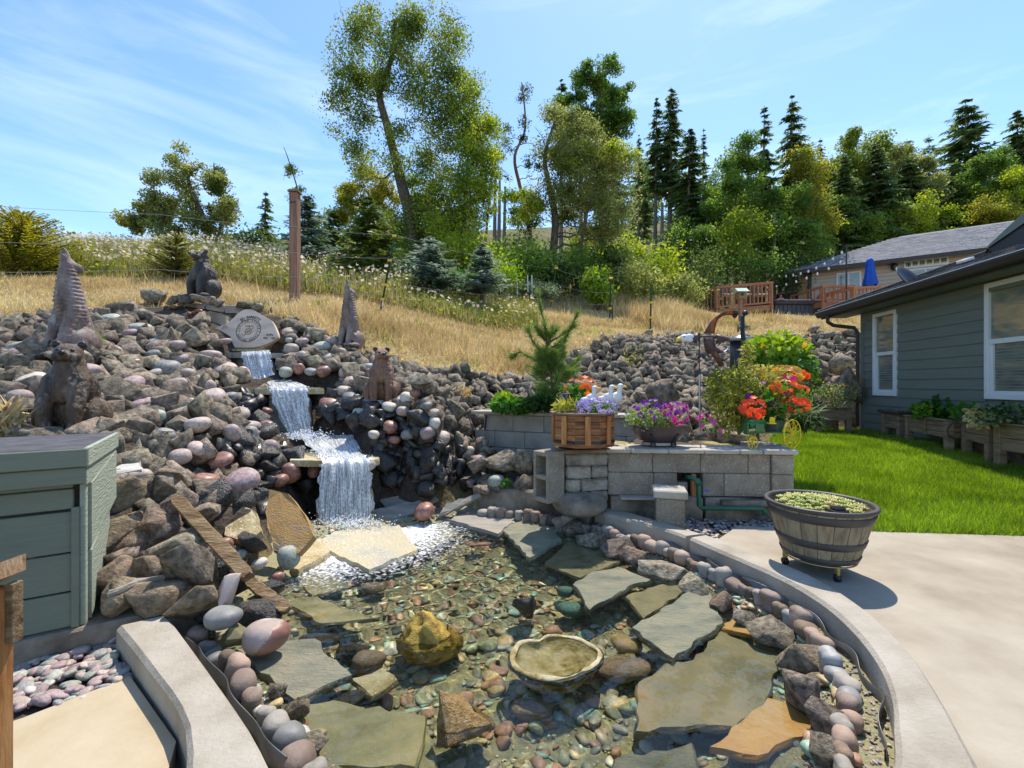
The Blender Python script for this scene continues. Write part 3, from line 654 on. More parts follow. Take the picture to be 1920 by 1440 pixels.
def upright(pts, th, mat, name, parent=None, label=None, cat=None, group=None):
    """slab standing up: polygon of 3d points, extruded away from the camera"""
    pts = [Vector(p) for p in pts]; c = sum(pts, Vector())/len(pts)
    nrm = Vector()
    for i in range(len(pts)): nrm += (pts[i]-c).cross(pts[(i+1) % len(pts)]-c)
    nrm.normalize()
    if nrm.dot(c-Vector((0, 0, 1.2))) < 0: nrm = -nrm
    Q = []
    for i in range(len(pts)):
        p, q = pts[i], pts[(i+1) % len(pts)]; k = max(1, int((q-p).length/.06))
        for j in range(k): Q.append(p.lerp(q, j/k)+(Vector((random.uniform(-1, 1), random.uniform(-1, 1), random.uniform(-1, 1)))*.008 if j else Vector()))
    n = len(Q); b = B(); b.v = [tuple(p+(c-p)*.02) for p in Q]+[tuple(p+nrm*th*.25) for p in Q]+[tuple(p+nrm*th) for p in Q]
    b.f = [tuple(range(n)), tuple(range(3*n-1, 2*n-1, -1))]+[(s_+(i+1) % n, s_+i, s_+n+i, s_+n+(i+1) % n) for s_ in (0, n) for i in range(n)]
    b.mi = [0]*len(b.f); me = b.mesh(name); bm = bmesh.new(); bm.from_mesh(me); bmesh.ops.recalc_face_normals(bm, faces=bm.faces); bm.to_mesh(me); bm.free()
    o = put(name, me, mat, parent, parent is not None); return tag(o, label, cat, group)
M['backslab'] = mk('wet_backing_slab', [(.10, .1, .075), (.2, .19, .14), (.27, .25, .19)], scale=5, rough=.35, bump=.6, bscale=20)
upright([at(588, 1000, 4.33), at(706, 995, 4.33), at(690, 862, 4.56), at(604, 866, 4.56)], .05, M['backslab'], 'backing_slab', WF)
upright([at(503, 832, 5.3), at(590, 828, 5.3), at(577, 732, 5.5), at(505, 732, 5.5)], .05, M['backslab'], 'backing_slab', WF)
upright([at(440, 720, 6.25), at(522, 718, 6.25), at(508, 664, 6.42), at(444, 664, 6.42)], .05, M['backslab'], 'backing_slab', WF)
# foam and spray
def spray(n, c, s, r, up=0):
    b = []
    vs, fs = ICO[1]; vs = np.array(vs); fs = np.array(fs)
    for _ in range(n):
        p = np.array(c)+rng.normal(size=3)*s; p[2] = c[2]+abs(rng.normal())*s[2]+up
        b.append((vs*rng.uniform(*r)+p, fs))
    return b
M['foam'] = mk('white_foam', [(.82, .85, .88), (.9, .92, .94)], scale=20, rough=.3, transl=.3)
pr = spray(1100, (-1.46, 4.12, -.115), np.array((.17, .06, .05)), (.002, .008))
pr += spray(300, (-1.5, 3.85, -.115), np.array((.3, .25, .02)), (.002, .005))
pr += spray(800, tuple(at(575, 822, 5.08)), np.array((.14, .09, .04)), (.002, .009))
pr += spray(500, tuple(at(640, 855, 4.55)), np.array((.12, .08, .01)), (.002, .006))
pr += spray(300, tuple(at(540, 728, 5.45)), np.array((.12, .06, .01)), (.002, .006))
pr += spray(160, tuple(at(630, 842, 4.8)), np.array((.16, .12, .012)), (.004, .009), -.01)
pr += spray(160, tuple(at(495, 716, 6.05)), np.array((.12, .05, .02)), (.004, .010))
V, Fc = np_join(pr); tag(put('spray', np_mesh('spray', V, Fc), M['foam'], WF, True, True), kind='stuff')
# ------------------------------------------------------------------ rocks and stones
_RC = {}
def rock_np(seed, n=3, cuts=9, rough=.05, squash=(1, .85, .75)):
    """angular rock: hull of scattered points, edges split and roughened"""
    k = (seed, n, cuts)
    if k not in _RC:
        r = np.random.default_rng(seed); q_ = 7+cuts//2; P = unit(r.normal(size=(q_, 3)))*r.uniform(.72, 1.1, (q_, 1)); P *= r.uniform(.75, 1.2, 3)
        bm = bmesh.new()
        for p in P: bm.verts.new(p)
        q = bmesh.ops.convex_hull(bm, input=bm.verts); bmesh.ops.delete(bm, geom=[v for v in bm.verts if not v.link_faces], context='VERTS')
        if n > 2:
            bmesh.ops.bevel(bm, geom=bm.edges[:], offset=.025, segments=1, affect='EDGES') if n > 3 else None
            bmesh.ops.triangulate(bm, faces=bm.faces[:]); bmesh.ops.subdivide_edges(bm, edges=bm.edges[:], cuts={3: 1, 4: 3}[n], use_grid_fill=True)
            bmesh.ops.triangulate(bm, faces=bm.faces[:])
        bmesh.ops.recalc_face_normals(bm, faces=bm.faces); bm.verts.index_update()
        V = np.array([tuple(v.co) for v in bm.verts]); Fc = np.array([[v.index for v in f.verts] for f in bm.faces]); bm.free()
        if n > 2: V = V*(1+rough*1.2*snoise(V, 3, seed)[:, None]+rough*1.3*snoise(V, 8, seed+1)[:, None])
        V /= np.abs(V).max(0)*.95; _RC[k] = (V, Fc)
    V, Fc = _RC[k]; return V*np.array(squash), Fc
def stone_np(seed, n=3, squash=(1, .75, .6)):
    r = np.random.default_rng(seed); V = np.array(ICO[n][0]); Fc = np.array(ICO[n][1])
    p = 2.4; q = (np.abs(V)**p).sum(1)**(1/p); V = V/q[:, None]
    V = V*(1+.16*snoise(V, .9, seed)[:, None]+.03*snoise(V, 2.5, seed)[:, None]); V[:, 0] *= 1+.2*V[:, 1]; V /= np.abs(V).max(0)
    return V*np.array(squash), Fc
RSH = []
for i in range(18):
    V, Fc = rock_np(100+i, 4 if i % 2 else 3, squash=(1, .7+.3*((i*7) % 5)/5, .6+.3*((i*3) % 4)/4)); RSH.append(np_mesh('rock_shape', V, Fc))
SSH = []
for i in range(9):
    V, Fc = stone_np(200+i, 3, (1, .62+.1*(i % 4), .5+.07*(i % 3))); me = np_mesh('stone_shape', V, Fc); me.polygons.foreach_set('use_smooth', [True]*len(Fc)); SSH.append(me)
MESHV = {}
def with_mat(me, mat):
    k = (me.name, mat.name)
    if k not in MESHV: c = me.copy(); c.materials.clear(); c.materials.append(mat); MESHV[k] = c
    return MESHV[k]
LM = [(140,730,'the front bear statue'),(130,560,'the large howling coyote'),(380,520,'the roaring bear'),(460,612,'the engraved stone'),(480,690,'the top waterfall step'),
 (545,770,'the middle waterfall step'),(645,920,'the lowest waterfall step'),(655,590,'the small howling coyote'),(720,705,'the brown seated bear'),(960,830,'the grey block planter'),
 (540,970,'the rust orange flagstone'),(230,865,'the white slab'),(400,970,'the leaning wooden plank'),(1030,890,'the hollow block'),(1312,720,'the wind spinner pole'),(1390,670,'the black flue'),
 (455,980,'the golden granular stone'),(1560,720,'the far planter trough'),(1040,680,'the young pine'),(30,900,'the pump house lid'),(280,570,'the low paver wall'),(1235,770,'the petunia bowl'),
 (580,600,'the dry grass tuft'),(1200,640,'the fence corner'),(300,760,'the pale pile middle'),(800,840,'the wet black rocks'),(1150,720,'the planter pine shade'),(380,690,'the paver ledge')]
LM = [l for l in LM if 'pile middle' not in l[2] and 'grass tuft' not in l[2] and 'pine shade' not in l[2] and 'paver ledge' not in l[2]]
ORD = 'first second third fourth fifth sixth seventh eighth ninth tenth eleventh twelfth thirteenth fourteenth fifteenth sixteenth seventeenth eighteenth nineteenth twentieth'.split()
ORD += ['twenty '+o for o in ORD[:9]]+['thirtieth']+['thirty '+o for o in ORD[:9]]+['fortieth']+['forty '+o for o in ORD[:9]]
def where(px, py, lm=None):
    l = min(lm or LM, key=lambda q: (q[0]-px)**2+(q[1]-py)**2); dx, dy = px-l[0], py-l[1]; d = math.hypot(dx, dy)
    k = int(round(math.atan2(-dy, dx)/(PI/4))) % 8
    rel = ['right of', 'above right of', 'above', 'above left of', 'left of', 'below left of', 'below', 'below right of'][k]
    return ('just ' if d < 40 else 'slightly ' if d < 70 else '' if d < 100 else 'well ')+rel+' '+l[2]
def proj(p): return 960+p[0]/p[1]*F, 720-(p[2]-H)/p[1]*F
WETR = [(588,735),(690,742),(770,775),(850,830),(915,900),(905,948),(700,960),(690,872),(600,850)]
WETL = [(455,735),(505,740),(548,850),(600,870),(592,1010),(560,1060),(500,1090),(455,1010),(440,945),(470,900),(500,880),(430,850),(405,905),(400,940),(440,800)]
def iswet(px, py): return bool(inpoly([px], [py], WETR)[0] or inpoly([px], [py], WETL)[0])

# hand placed smooth stones: photo x, y, width, height, material
ST = """30 652 40 20 greenstone|35 668 48 30 purple|78 666 26 22 cream|58 714 46 28 cream|35 746 42 30 pink|205 600 38 14 greenstone|260 615 40 18 greenstone|243 624 28 12 purple|208 660 40 16 purple
165 693 40 20 pink|250 681 34 20 red|311 690 48 26 greystone|245 722 42 32 purple|327 650 42 22 pink|336 673 30 20 purple|393 666 38 22 pink|422 692 38 18 pink|455 703 30 28 pink|330 722 48 28 pink
388 722 32 24 pink|398 746 46 26 pink|345 758 42 24 pink|545 655 30 22 pink|568 671 30 24 pink|602 650 30 20 greenstone|543 622 28 12 pink|543 638 16 9 greenstone|560 692 24 24 red|583 697 26 13 greystone
535 698 24 18 greenstone|606 697 24 26 red|645 700 22 22 pink|657 717 28 20 pink|645 733 30 22 pink|656 746 30 22 greystone|617 760 42 22 red|788 722 26 20 pink|778 738 22 16 red|763 748 28 22 cream
802 760 18 14 greystone|813 775 24 15 pink|756 771 26 17 pink|777 783 20 15 greystone|815 793 24 28 cream|708 762 34 18 greenstone|730 763 30 18 cream|675 777 30 24 greenstone|731 801 28 20 red
701 815 22 18 cream|740 825 24 15 red|765 815 28 18 greystone|800 812 30 26 purple|830 822 28 32 pink|880 846 24 17 pink|900 861 30 15 purple|930 866 18 24 pink|690 871 28 22 cream|887 906 28 18 purple
930 905 34 28 greenstone|545 886 37 36 red|525 901 30 26 red|588 884 24 26 red|505 838 38 24 purple|482 783 24 18 greenstone|467 800 42 17 pink|500 798 26 13 red|450 779 28 22 pink
287 787 48 34 greenstone|370 797 48 26 pink|397 779 40 28 pink|443 779 42 18 pink|435 812 34 30 pink|467 814 34 38 greystone|373 841 42 24 pink|337 857 38 26 pink|414 863 38 20 red|255 896 52 30 pink
196 832 22 26 pink|385 899 46 22 red|452 902 58 38 purple|413 919 36 26 greenstone|420 1022 32 28 red|448 1040 26 18 greenstone|540 1046 40 42 greenstone|521 1082 20 24 red|486 1058 30 18 cream|796 959 42 28 red
500 770 20 14 red|610 672 26 18 greystone|640 660 22 14 pink|565 640 26 14 purple|620 640 26 16 pink|690 690 24 16 greystone|300 640 34 16 greenstone|285 665 28 16 greystone|350 700 30 18 pink|420 640 24 12 pink
300 735 30 18 greystone|275 757 34 20 pink|430 745 30 20 greystone|365 770 28 16 purple|310 815 34 20 greystone|255 760 30 18 purple|290 700 26 14 cream"""
stone_px = []
k = 0
for tok in ST.replace('\n', '|').split('|'):
    x, y, w, h, m = tok.split(); x, y, w, h = map(float, (x, y, w, h)); p = hit(x, y); Y = p.y-.15 if p.y > 3 else p.y-.05
    if y > 1000: Y = min(Y, 3.35 if x > 400 else Y)
    c = at(x, y, Y); r = w/2*Y/F*.97
    me = with_mat(SSH[k % 9], M[m]); o = bpy.data.objects.new('river_stone', me); col.objects.link(o)
    o.location = c; o.rotation_euler = (random.uniform(-.25, .25)+.25, random.uniform(-.3, .3), random.uniform(-.5, .5))
    hz = min(1.1, max(.62, h/w*1.15)); s0 = me.vertices and 1; o.scale = (r, r*1.25, r*hz/.62)
    cname = {'pink': 'pale pink', 'purple': 'mauve', 'greenstone': 'pale green', 'cream': 'cream', 'red': 'red brown', 'greystone': 'blue grey'}[m]
    sz = 'small ' if w < 26 else ('large ' if w > 42 else '')
    tag(o, f'{sz}smooth {cname} river stone {where(x, y)}', 'stone', 'smooth river stones on the rock pile')
    stone_px.append((x, y, w)); k += 1

# boulders in the foreground
BO = [(228,938,112,76,2.95,'rock_brown','broad brown boulder above the grey green pipe'),(200,1018,84,74,2.62,'rock_brown','cracked dark brown boulder beside the pump house wall below the pipe'),
 (258,1022,62,70,2.66,'rock_brown','rounded brown boulder between the cracked boulder and the flat grey rock'),(335,1020,90,44,2.6,'rock','flat grey rock lying on the boulder wall left of the leaning plank'),
 (200,1078,86,70,2.44,'rock_brown','tan boulder with a pale vein against the pump house wall'),(288,1068,82,56,2.5,'rock_brown','tan wedge boulder in the middle of the boulder wall'),
 (357,1066,80,96,2.45,'rock','tall grey boulder in the front of the boulder wall'),(213,1122,92,74,2.3,'rock_brown','dark wedge shaped boulder standing on the old concrete footing'),
 (300,1121,104,56,2.3,'rock_brown','long tan boulder behind the far end of the left kerb'),(365,1126,84,64,2.28,'rock_brown','cracked tan boulder next to the pink white cobble'),
 (478,1151,96,56,2.5,'rock_wet','wet grey boulder at the left water edge'),(300,985,60,42,2.72,'rock_brown','brown rock tucked behind the flat grey rock'),
 (275,965,60,40,2.85,'rock','grey rock beside the pale edging stone'),(330,945,70,60,2.95,'rock','grey brown rock touching the top of the leaning plank'),
 (245,1060,50,40,2.6,'rock','dark rock in a gap of the boulder wall'),(330,1095,50,40,2.45,'rock','dark rock behind the tall grey boulder'),(410,1060,60,60,2.7,'rock_wet','dark boulder below the leaning plank'),
 (395,1150,60,44,2.36,'rock_wet','dark wet rock below the blue grey cobble'),(440,1190,60,40,2.2,'slate_wet','flat wet stone by the left metal edging'),(265,1110,44,50,2.42,'rock','dark rock between the two tan boulders'),
 (500,1110,60,40,2.75,'rock_wet','dark wet rock at the foot of the leaning plank'),(300,905,70,50,3.15,'rock_brown','tan rock below the pink cobble and white slab'),(255,910,50,30,3.1,'rock_brown','flat tan rock right of the red clay fragment'),
 (400,925,64,50,3.2,'rock_wet','wet dark rock above the top of the plank'),(450,1090,50,50,2.72,'rock_wet','black wet rock beside the lower end of the plank'),(470,1020,46,40,3.0,'rock_wet','black wet rock left of the rust orange flagstone')]
for i, (x, y, w, h, Y, m, lab) in enumerate(BO):
    V, Fc = rock_np(400+i, 4, cuts=12, rough=.045, squash=(1, .9, 1)); r = w/2*Y/F
    o = put('boulder', np_mesh('boulder', V, Fc), M[m]); o.scale = np.array([r, r*.9, h/2*Y/F])*1.1; o.location = at(x, y, Y)
    o.rotation_euler = (0, random.uniform(-.15, .15), random.uniform(0, .4)); tag(o, lab, 'boulder', 'boulders stacked beside the pump house')
for x, y, w, h, Y, m, lab in [(430,1108,54,64,2.3,'pink','pinkish white smooth cobble standing at the left water edge'),(417,1157,66,36,2.2,'greystone','blue grey oval cobble at the left water edge'),
                       (498,1192,82,56,2.2,'pink','large two toned pink and red cobble in the left water')]:
    V, Fc = stone_np(int(x), 4, (1, .9, 1)) if y > 1150 else rock_np(31, 4, cuts=5, rough=.03, squash=(1, .9, 1)); me = np_mesh('river_stone', V*np.array([w/2, w/2, h/2])*Y/F, Fc); mats = [M[m]]
    if x == 498:
        mats = [M['pink'], M['red']]
    o = put('river_stone', me, mats, smooth=True); o.location = at(x, y, Y)
    if x == 498:
        cc = V[Fc].mean(1); mi = ((cc[:, 0]*1.0-cc[:, 2]*.55+.15*snoise(cc, 2, 5)) > .25).astype(np.int32); me.polygons.foreach_set('material_index', mi)
    tag(o, lab, 'stone')

# the rock pile: individuals first, the rest one object
cand = []
def scatter(x0, x1, y0, y1, s, rmin, rmax):
    for ix in range(int((x1-x0)/s)):
        for iy in range(int((y1-y0)/(s*.85))):
            x = x0+(ix+random.uniform(.1, .9))*s; y = y0+(iy+random.uniform(.1, .9))*s*.85; cand.append((x, y, random.uniform(rmin, rmax)*random.choice((.6, .75, .9, 1, 1.1, 1.3))))
scatter(-9.5, .6, 2.4, 8.2, .132, .075, .125)
scatter(.6, 12.5, 4.9, 13.9, .165, .075, .135)
for gx in range(405, 1000, 19):
    for gy in range(700, 985, 16):
        if inpoly([gx], [gy], [(575,735),(700,735),(1000,790),(1000,915),(915,935),(700,975),(692,870),(612,855)])[0] or inpoly([gx], [gy], WETL)[0]:
            p = hit(gx+random.uniform(-6, 6), gy+random.uniform(-5, 5)); cand.append((p.x, p.y-.03, random.uniform(.07, .11)))
A = np.array(cand); zz = hf(A[:, 0], A[:, 1]); px = 960+A[:, 0]/A[:, 1]*F; py = 720-(zz-H)/A[:, 1]*F
ok = inpoly(px+rng.normal(size=len(px))*5, py+rng.normal(size=len(px))*4, ROCK_PX)
ok &= ~(inpoly(A[:, 0], A[:, 1], POND_POLY) & (pond_t(A[:, 0], A[:, 1]) < .96)) & ~inpoly(A[:, 0], A[:, 1], LAWN) & ~inpoly(A[:, 0], A[:, 1], PATIO)
# keep clear of the pump house, the beds behind the block walls and the foot of the fall
rel = A[:, :2]-np.array([BX.x, BX.y]); lx = rel[:, 0]*.87+rel[:, 1]*.493; ly = -rel[:, 0]*.493+rel[:, 1]*.87
ok &= ~((lx < .08) & (lx > -1.3) & (ly < .95))
ok &= ~((A[:, 0] > .85) & (A[:, 0] < 2.7) & (A[:, 1] < 5.05)) & ~((A[:, 0] > -.25) & (A[:, 0] < 1.3) & (A[:, 1] > 4.9) & (A[:, 1] < 6.15))
ok &= ~((A[:, 0] > 5.0) & (A[:, 1] < 10.3) & (A[:, 0] < 9))
for xa, ya, yb in ((-1.68, 4.2, 4.62), (-1.98, 4.62, 5.25), (-2.65, 5.05, 6.1), (-3.58, 5.95, 6.7)): ok &= ~((np.abs(A[:, 0]-xa) < .33) & (A[:, 1] > ya) & (A[:, 1] < yb))
for sx, sy, sw in stone_px: ok &= ~((np.abs(px-sx) < sw*.30) & (np.abs(py-sy) < sw*.18))
for pl_ in ([(497,905),(594,905),(596,1040),(500,1045)], [(418,945),(492,945),(495,1030),(415,1030)], [(695,915),(905,918),(905,990),(695,990)]): ok &= ~inpoly(px, py-4, pl_)
ok &= ~(inpoly(px, py, [(262,560),(445,560),(530,590),(532,660),(398,662),(395,606),(262,606)]) & (A[:, 1] > 6.0))
for pl_ in ([(440,650),(525,650),(532,732),(444,732)], [(492,715),(590,715),(606,840),(508,840)], [(530,800),(705,800),(708,880),(585,880)], [(582,850),(714,850),(722,1000),(576,1000)]): ok &= ~inpoly(px, py-2, pl_)
idx = np.where(ok)[0]
vis = (px > -20) & (px < 1640)
size = A[:, 2]/A[:, 1]*F*(vis & ok); order = idx[np.argsort(-size[idx])]; big = set(order[:300].tolist())
dry, wet = [], []
for i in idx:
    x, y, r = A[i]; z = zz[i]+r*random.uniform(.15, .55); w = iswet(px[i], py[i]-3)
    rot = Euler((random.uniform(0, 6.28), random.uniform(0, 6.28), random.uniform(0, 6.28)))
    if i in big:
        me = with_mat(RSH[i % 18], M['rock_wet'] if w else M['rock']); o = bpy.data.objects.new('rock', me); col.objects.link(o)
        o.location = (x, y, z); o.rotation_euler = (rot.x*.12, rot.y*.12, rot.z); o.scale = (r*1.25,)*3
        tag(o, ('glossy wet black rock ' if w else ('bigger ' if size[i] > np.median(size[order[:300]]) else 'smaller ')+['angular','blocky','flat topped','pointed'][int(i) % 4]+' dry rock ')+where(px[i], py[i]), 'rock', 'rocks of the waterfall pile')
    else:
        V, Fc = rock_np(int(i) % 60+500, 3 if y < 6.3 else 2, cuts=7, squash=(1, .85, .75))
        V = V*r*1.22@np.array(Euler((rot.x*.15, rot.y*.15, rot.z)).to_matrix()).T+[x, y, z]; (wet if w else dry).append((V, Fc))
V, Fc = np_join([d for d in dry if len(d[1]) < 400]); o = put('rubble', np_mesh('rubble', V, Fc), M['rock_stuff']); tag(o, 'grey basalt rubble covering the slopes between the larger rocks', 'rubble', kind='stuff')
if wet: V, Fc = np_join(wet); o = put('rubble', np_mesh('wet_rubble', V, Fc), M['rock_wet']); tag(o, 'wet black rubble beside the falling water', 'rubble', kind='stuff')
# extra big rocks on the crest and by the beds
for i, (x, y, w, h, Y, lab) in enumerate([(289,557,38,27,7.1,'large pointed grey rock on the left end of the low paver wall'),(326,563,28,18,7.1,'dark rock on the low paver wall left of the roaring bear'),(349,563,26,18,7.1,'round dark rock at the left foot of the roaring bear'),
    (372,560,26,13,7.05,'flat pale rock in front of the roaring bear'),(391,566,24,20,7.05,'grey rock under the right foot of the roaring bear'),(412,569,26,14,7.05,'flat grey rock at the right end of the low paver wall'),
    (461,573,26,15,7.3,'grey rock above the engraved stone, left of its pair'),(482,576,22,18,7.3,'split grey rock above the engraved stone, right of its pair'),
    (583,620,34,24,7.0,'dark rock on the crest right of the engraved stone'),(1290,805,60,60,5.2,'brown rock in the raised bed behind the petunia bowl'),(1340,815,60,50,5.0,'large dark rock behind the tractor front wheel'),
    (1375,830,70,40,4.9,'pale flat rock in the bed under the tractor hood'),(1240,745,60,50,6.3,'big grey rock behind the petunia bowl'),(1590,720,50,60,9.6,'large boulder behind the far planter trough'),(1600,770,40,50,9.9,'boulder at the corner of the green house'),
    (1570,680,44,34,11,'grey boulder on the slope above the far planter'),(1530,700,50,44,10.2,'large grey boulder behind the orange flowers'),(975,870,44,50,4.75,'grey rock at the left foot of the hollow block'),(940,870,60,44,4.8,'flat grey rock under the grey block planter'),
    (895,870,40,34,4.75,'brown rock at the right edge of the pile near the water'),(990,905,50,36,4.6,'square grey rock left of the hollow block'),(905,920,30,24,4.6,'small grey rock above the pale green cobble')]):
    V, Fc = rock_np(700+i, 3, cuts=10, squash=(1, 1, 1)); o = put('rock', np_mesh('rock', V, Fc), M['rock']); o.scale = np.array([w/2, w*.4, h/2])*Y/F*1.15; o.location = at(x, y, Y); tag(o, lab, 'rock', 'larger rocks set on the slope')

# ------------------------------------------------------------------ flagstones
FL = [([(597,1014),(645,984),(738,972),(784,1030),(692,1068),(612,1031)],-.095,.05,'splashstone','sunlit pale golden flagstone the waterfall splashes onto',(0,0)),
 ([(545,1062),(578,1020),(602,1008),(620,1034),(560,1068)],-.075,.05,'slate_gran','speckled golden flagstone at the foot of the rust orange slab',(0,0)),
 ([(740,973),(800,968),(862,1003),(800,1034),(783,1030)],-.135,.04,'slate_wet','submerged flagstone right of the splash stone',(0,0)),
 ([(843,974),(893,942),(968,972),(934,998)],-.08,.05,'slate_grey','pale flagstone at the back of the pond with a sparkling wet top',(0,.03)),
 ([(940,992),(1012,957),(1054,1012),(993,1047)],-.1,.05,'slate_green','green grey flagstone with a pointed top at the back of the pond',(0,0)),
 ([(868,1003),(905,990),(952,1003),(945,1014)],-.2,.04,'slate_green','thin submerged flagstone under the pale one at the back',(0,0)),
 ([(1020,1058),(1062,1014),(1120,1015),(1168,1050),(1087,1084)],-.165,.04,'slate_wet','olive submerged flagstone by the right rim rocks',(0,0)),
 ([(1072,1096),(1110,1070),(1160,1062),(1223,1086),(1180,1100),(1105,1144)],-.113,.05,'slate_green','curved green flagstone right of the black pond rock',(0,0)),
 ([(1168,1118),(1258,1088),(1290,1108),(1206,1160)],-.19,.04,'slate_wet','submerged olive flagstone between two green ones',(0,0)),
 ([(1183,1177),(1290,1109),(1330,1110),(1359,1168),(1262,1236)],-.113,.055,'slate_green','large square green grey flagstone on the right of the pond',(0,0)),
 ([(1192,1282),(1250,1238),(1300,1235),(1352,1182),(1462,1232),(1440,1330),(1380,1362),(1190,1372)],-.165,.04,'slate_wet','broad submerged flagstone in the right front of the pond',(0,0)),
 ([(1396,1342),(1440,1306),(1515,1322),(1530,1372),(1420,1420),(1330,1400)],-.14,.04,'slate_rust','rust coloured flagstone at the right front rim',(0,0)),
 ([(1352,1178),(1392,1132),(1418,1150),(1412,1192)],-.14,.04,'slate_rust','small rust flagstone beside the right rim rocks',(0,0)),
 ([(438,1216),(592,1195),(662,1266),(552,1314)],-.113,.05,'slate_green','large grey green flagstone at the left of the pond',(0,0)),
 ([(515,1122),(595,1118),(700,1160),(600,1168)],-.18,.04,'slate_wet','submerged olive flagstone left of the yellow rock',(0,0)),
 ([(652,1272),(714,1250),(748,1276),(696,1306)],-.2,.04,'slate_gran','small yellowish flagstone right of the large left one',(0,0)),
 ([(560,1322),(625,1312),(800,1342),(780,1440),(560,1430)],-.17,.04,'slate_wet','submerged flagstone in the left front of the pond',(0,0)),
 ([(545,1080),(600,1052),(660,1100),(585,1116)],-.17,.04,'slate_wet','submerged flagstone under the dark swirl left of the splash stone',(0,0)),
 ([(395,1168),(430,1150),(440,1180),(405,1195)],-.03,.04,'slate_wet','small grey flagstone by the left metal edging',(0,0)),
 ([(700,1385),(800,1365),(830,1460),(700,1480)],-.25,.04,'slate_wet','submerged flagstone at the near edge of the pond',(0,0)),
 ([(1150,1420),(1300,1390),(1330,1470),(1150,1490)],-.17,.04,'slate_green','green flagstone at the near right edge of the pond',(0,0))]
for poly, z, th, m, lab, tl in FL:
    pw = [onz(x, y, z) for x, y in poly]; o = flag([(p.x, p.y) for p in pw], z-th, z, M[m], tilt=tl)
    tag(o, lab, 'flagstone', 'flagstones in the pond')
G = 'flagstones leaning against the rock pile'
def lean(pts, th, mat, lab, back=.28, off=.12):
    yb = min(hit(x, y).y for x, y in pts if y > max(q[1] for q in pts)-25)-off; y0, y1 = min(q[1] for q in pts), max(q[1] for q in pts)
    return upright([at(x, y, yb+back*(y1-y)/(y1-y0)) for x, y in pts], th, M[mat], 'flagstone', None, lab, 'flagstone', G)
lean([(512,1034),(497,960),(505,916),(540,925),(572,965),(589,1005),(560,1038)], .06, 'slate_orange', 'tall rust orange flagstone leaning left of the lowest fall')
lean([(420,1004),(425,970),(455,948),(482,962),(490,995),(465,1018)], .06, 'slate_gran', 'golden granular flagstone leaning beside the wooden plank')
lean([(697,957),(785,938),(818,950),(722,978)], .03, 'slate_grey', 'lower rust streaked slate leaning right of the lowest fall', .25, .05)
lean([(710,937),(806,916),(822,936),(800,948),(724,956)], .03, 'slate_grey', 'upper grey slate leaning right of the lowest fall', .22, .0)
lean([(817,973),(836,944),(898,924),(903,930)], .03, 'slate_grey', 'narrow grey slate wedge at the right end of the pile', .2, .08)
# flat stones on the left
o = upright([at(192,892,3.05), at(196,856,3.45), at(258,853,3.5), at(266,880,3.1)], .1, mk('white_slab', [(.42, .4, .36), (.54, .52, .47)], scale=5, rough=.8, bump=.4), 'flagstone', None, 'thick whitish stone slab lying beside the pump house', 'flagstone')
# ledge behind the engraved stone, thin slate under it
upright([at(328,620,6.75), at(330,592,6.8), at(352,585,6.82), at(375,581,6.82), at(425,592,6.8), at(425,614,6.75)], .06, M['rock'], 'flagstone', None, 'upright grey slate behind the engraved stone', 'flagstone')
upright([at(352,665,6.55), at(335,624,6.7), at(372,618,6.72), at(372,650,6.6)], .06, M['slate_grey'], 'flagstone', None, 'grey upright slab under the slate ledge', 'flagstone')
for poly, z, lab in [([(325,617,6.7),(425,616,6.7),(425,612,6.95),(325,612,6.95)], 2.02, 'thin slate ledge under the upright slate'), ([(398,657,6.45),(498,656,6.45),(500,650,6.95),(395,650,6.95)], 1.70, 'thin dark slate ledge under the engraved stone')]:
    o = flag([(at(*p).x, at(*p).y) for p in poly], z-.035, z, M['slate_wet']); tag(o, lab, 'flagstone')

# ------------------------------------------------------------------ rocks in the pond
def hole_rock():
    V, Fc = np.array(ICO[4][0]), np.array(ICO[4][1]); R0 = rock_np(78, 4, cuts=5)[0]
    V = R0[np.argmin(((unit(R0)[None, ::3]-V[:, None])**2).sum(2), 1)*3] if False else V*(1+.2*snoise(V, 1.6, 5)[:, None]+.14*snoise(V, 4, 6)[:, None]+.06*snoise(V, 11, 7)[:, None]); V[:, 0] *= 1.15-.42*np.clip(V[:, 2], -1, 1); V[:, 0] -= .22*V[:, 2]; V[:, 2] *= 1.2
    for d, s, dep in [((-.1, -.75, .55), .26, .5), ((-.75, -.5, .1), .22, .4), ((.55, -.5, .5), .2, .4), ((-.2, -.2, .95), .17, .3), ((-.6, -.3, .7), .16, .3)]:
        d = unit(np.array(d)); a = np.linalg.norm(unit(V)-d, axis=1); V *= (1-dep*.62*np.exp(-(a/s/.75)**2))[:, None]
    return V, Fc
V, Fc = hole_rock(); o = put('pond_rock', np_mesh('pond_rock', V*.145, Fc), mk('yellow_algae_rock', [(.08, .05, .014), (.27, .17, .028), (.52, .35, .06), (.6, .45, .13)], scale=11, rough=.7, bump=1, bscale=50))
o.location = onz(803, 1202, -.2); tag(o, 'yellow algae covered rock full of holes standing in the pond', 'rock')
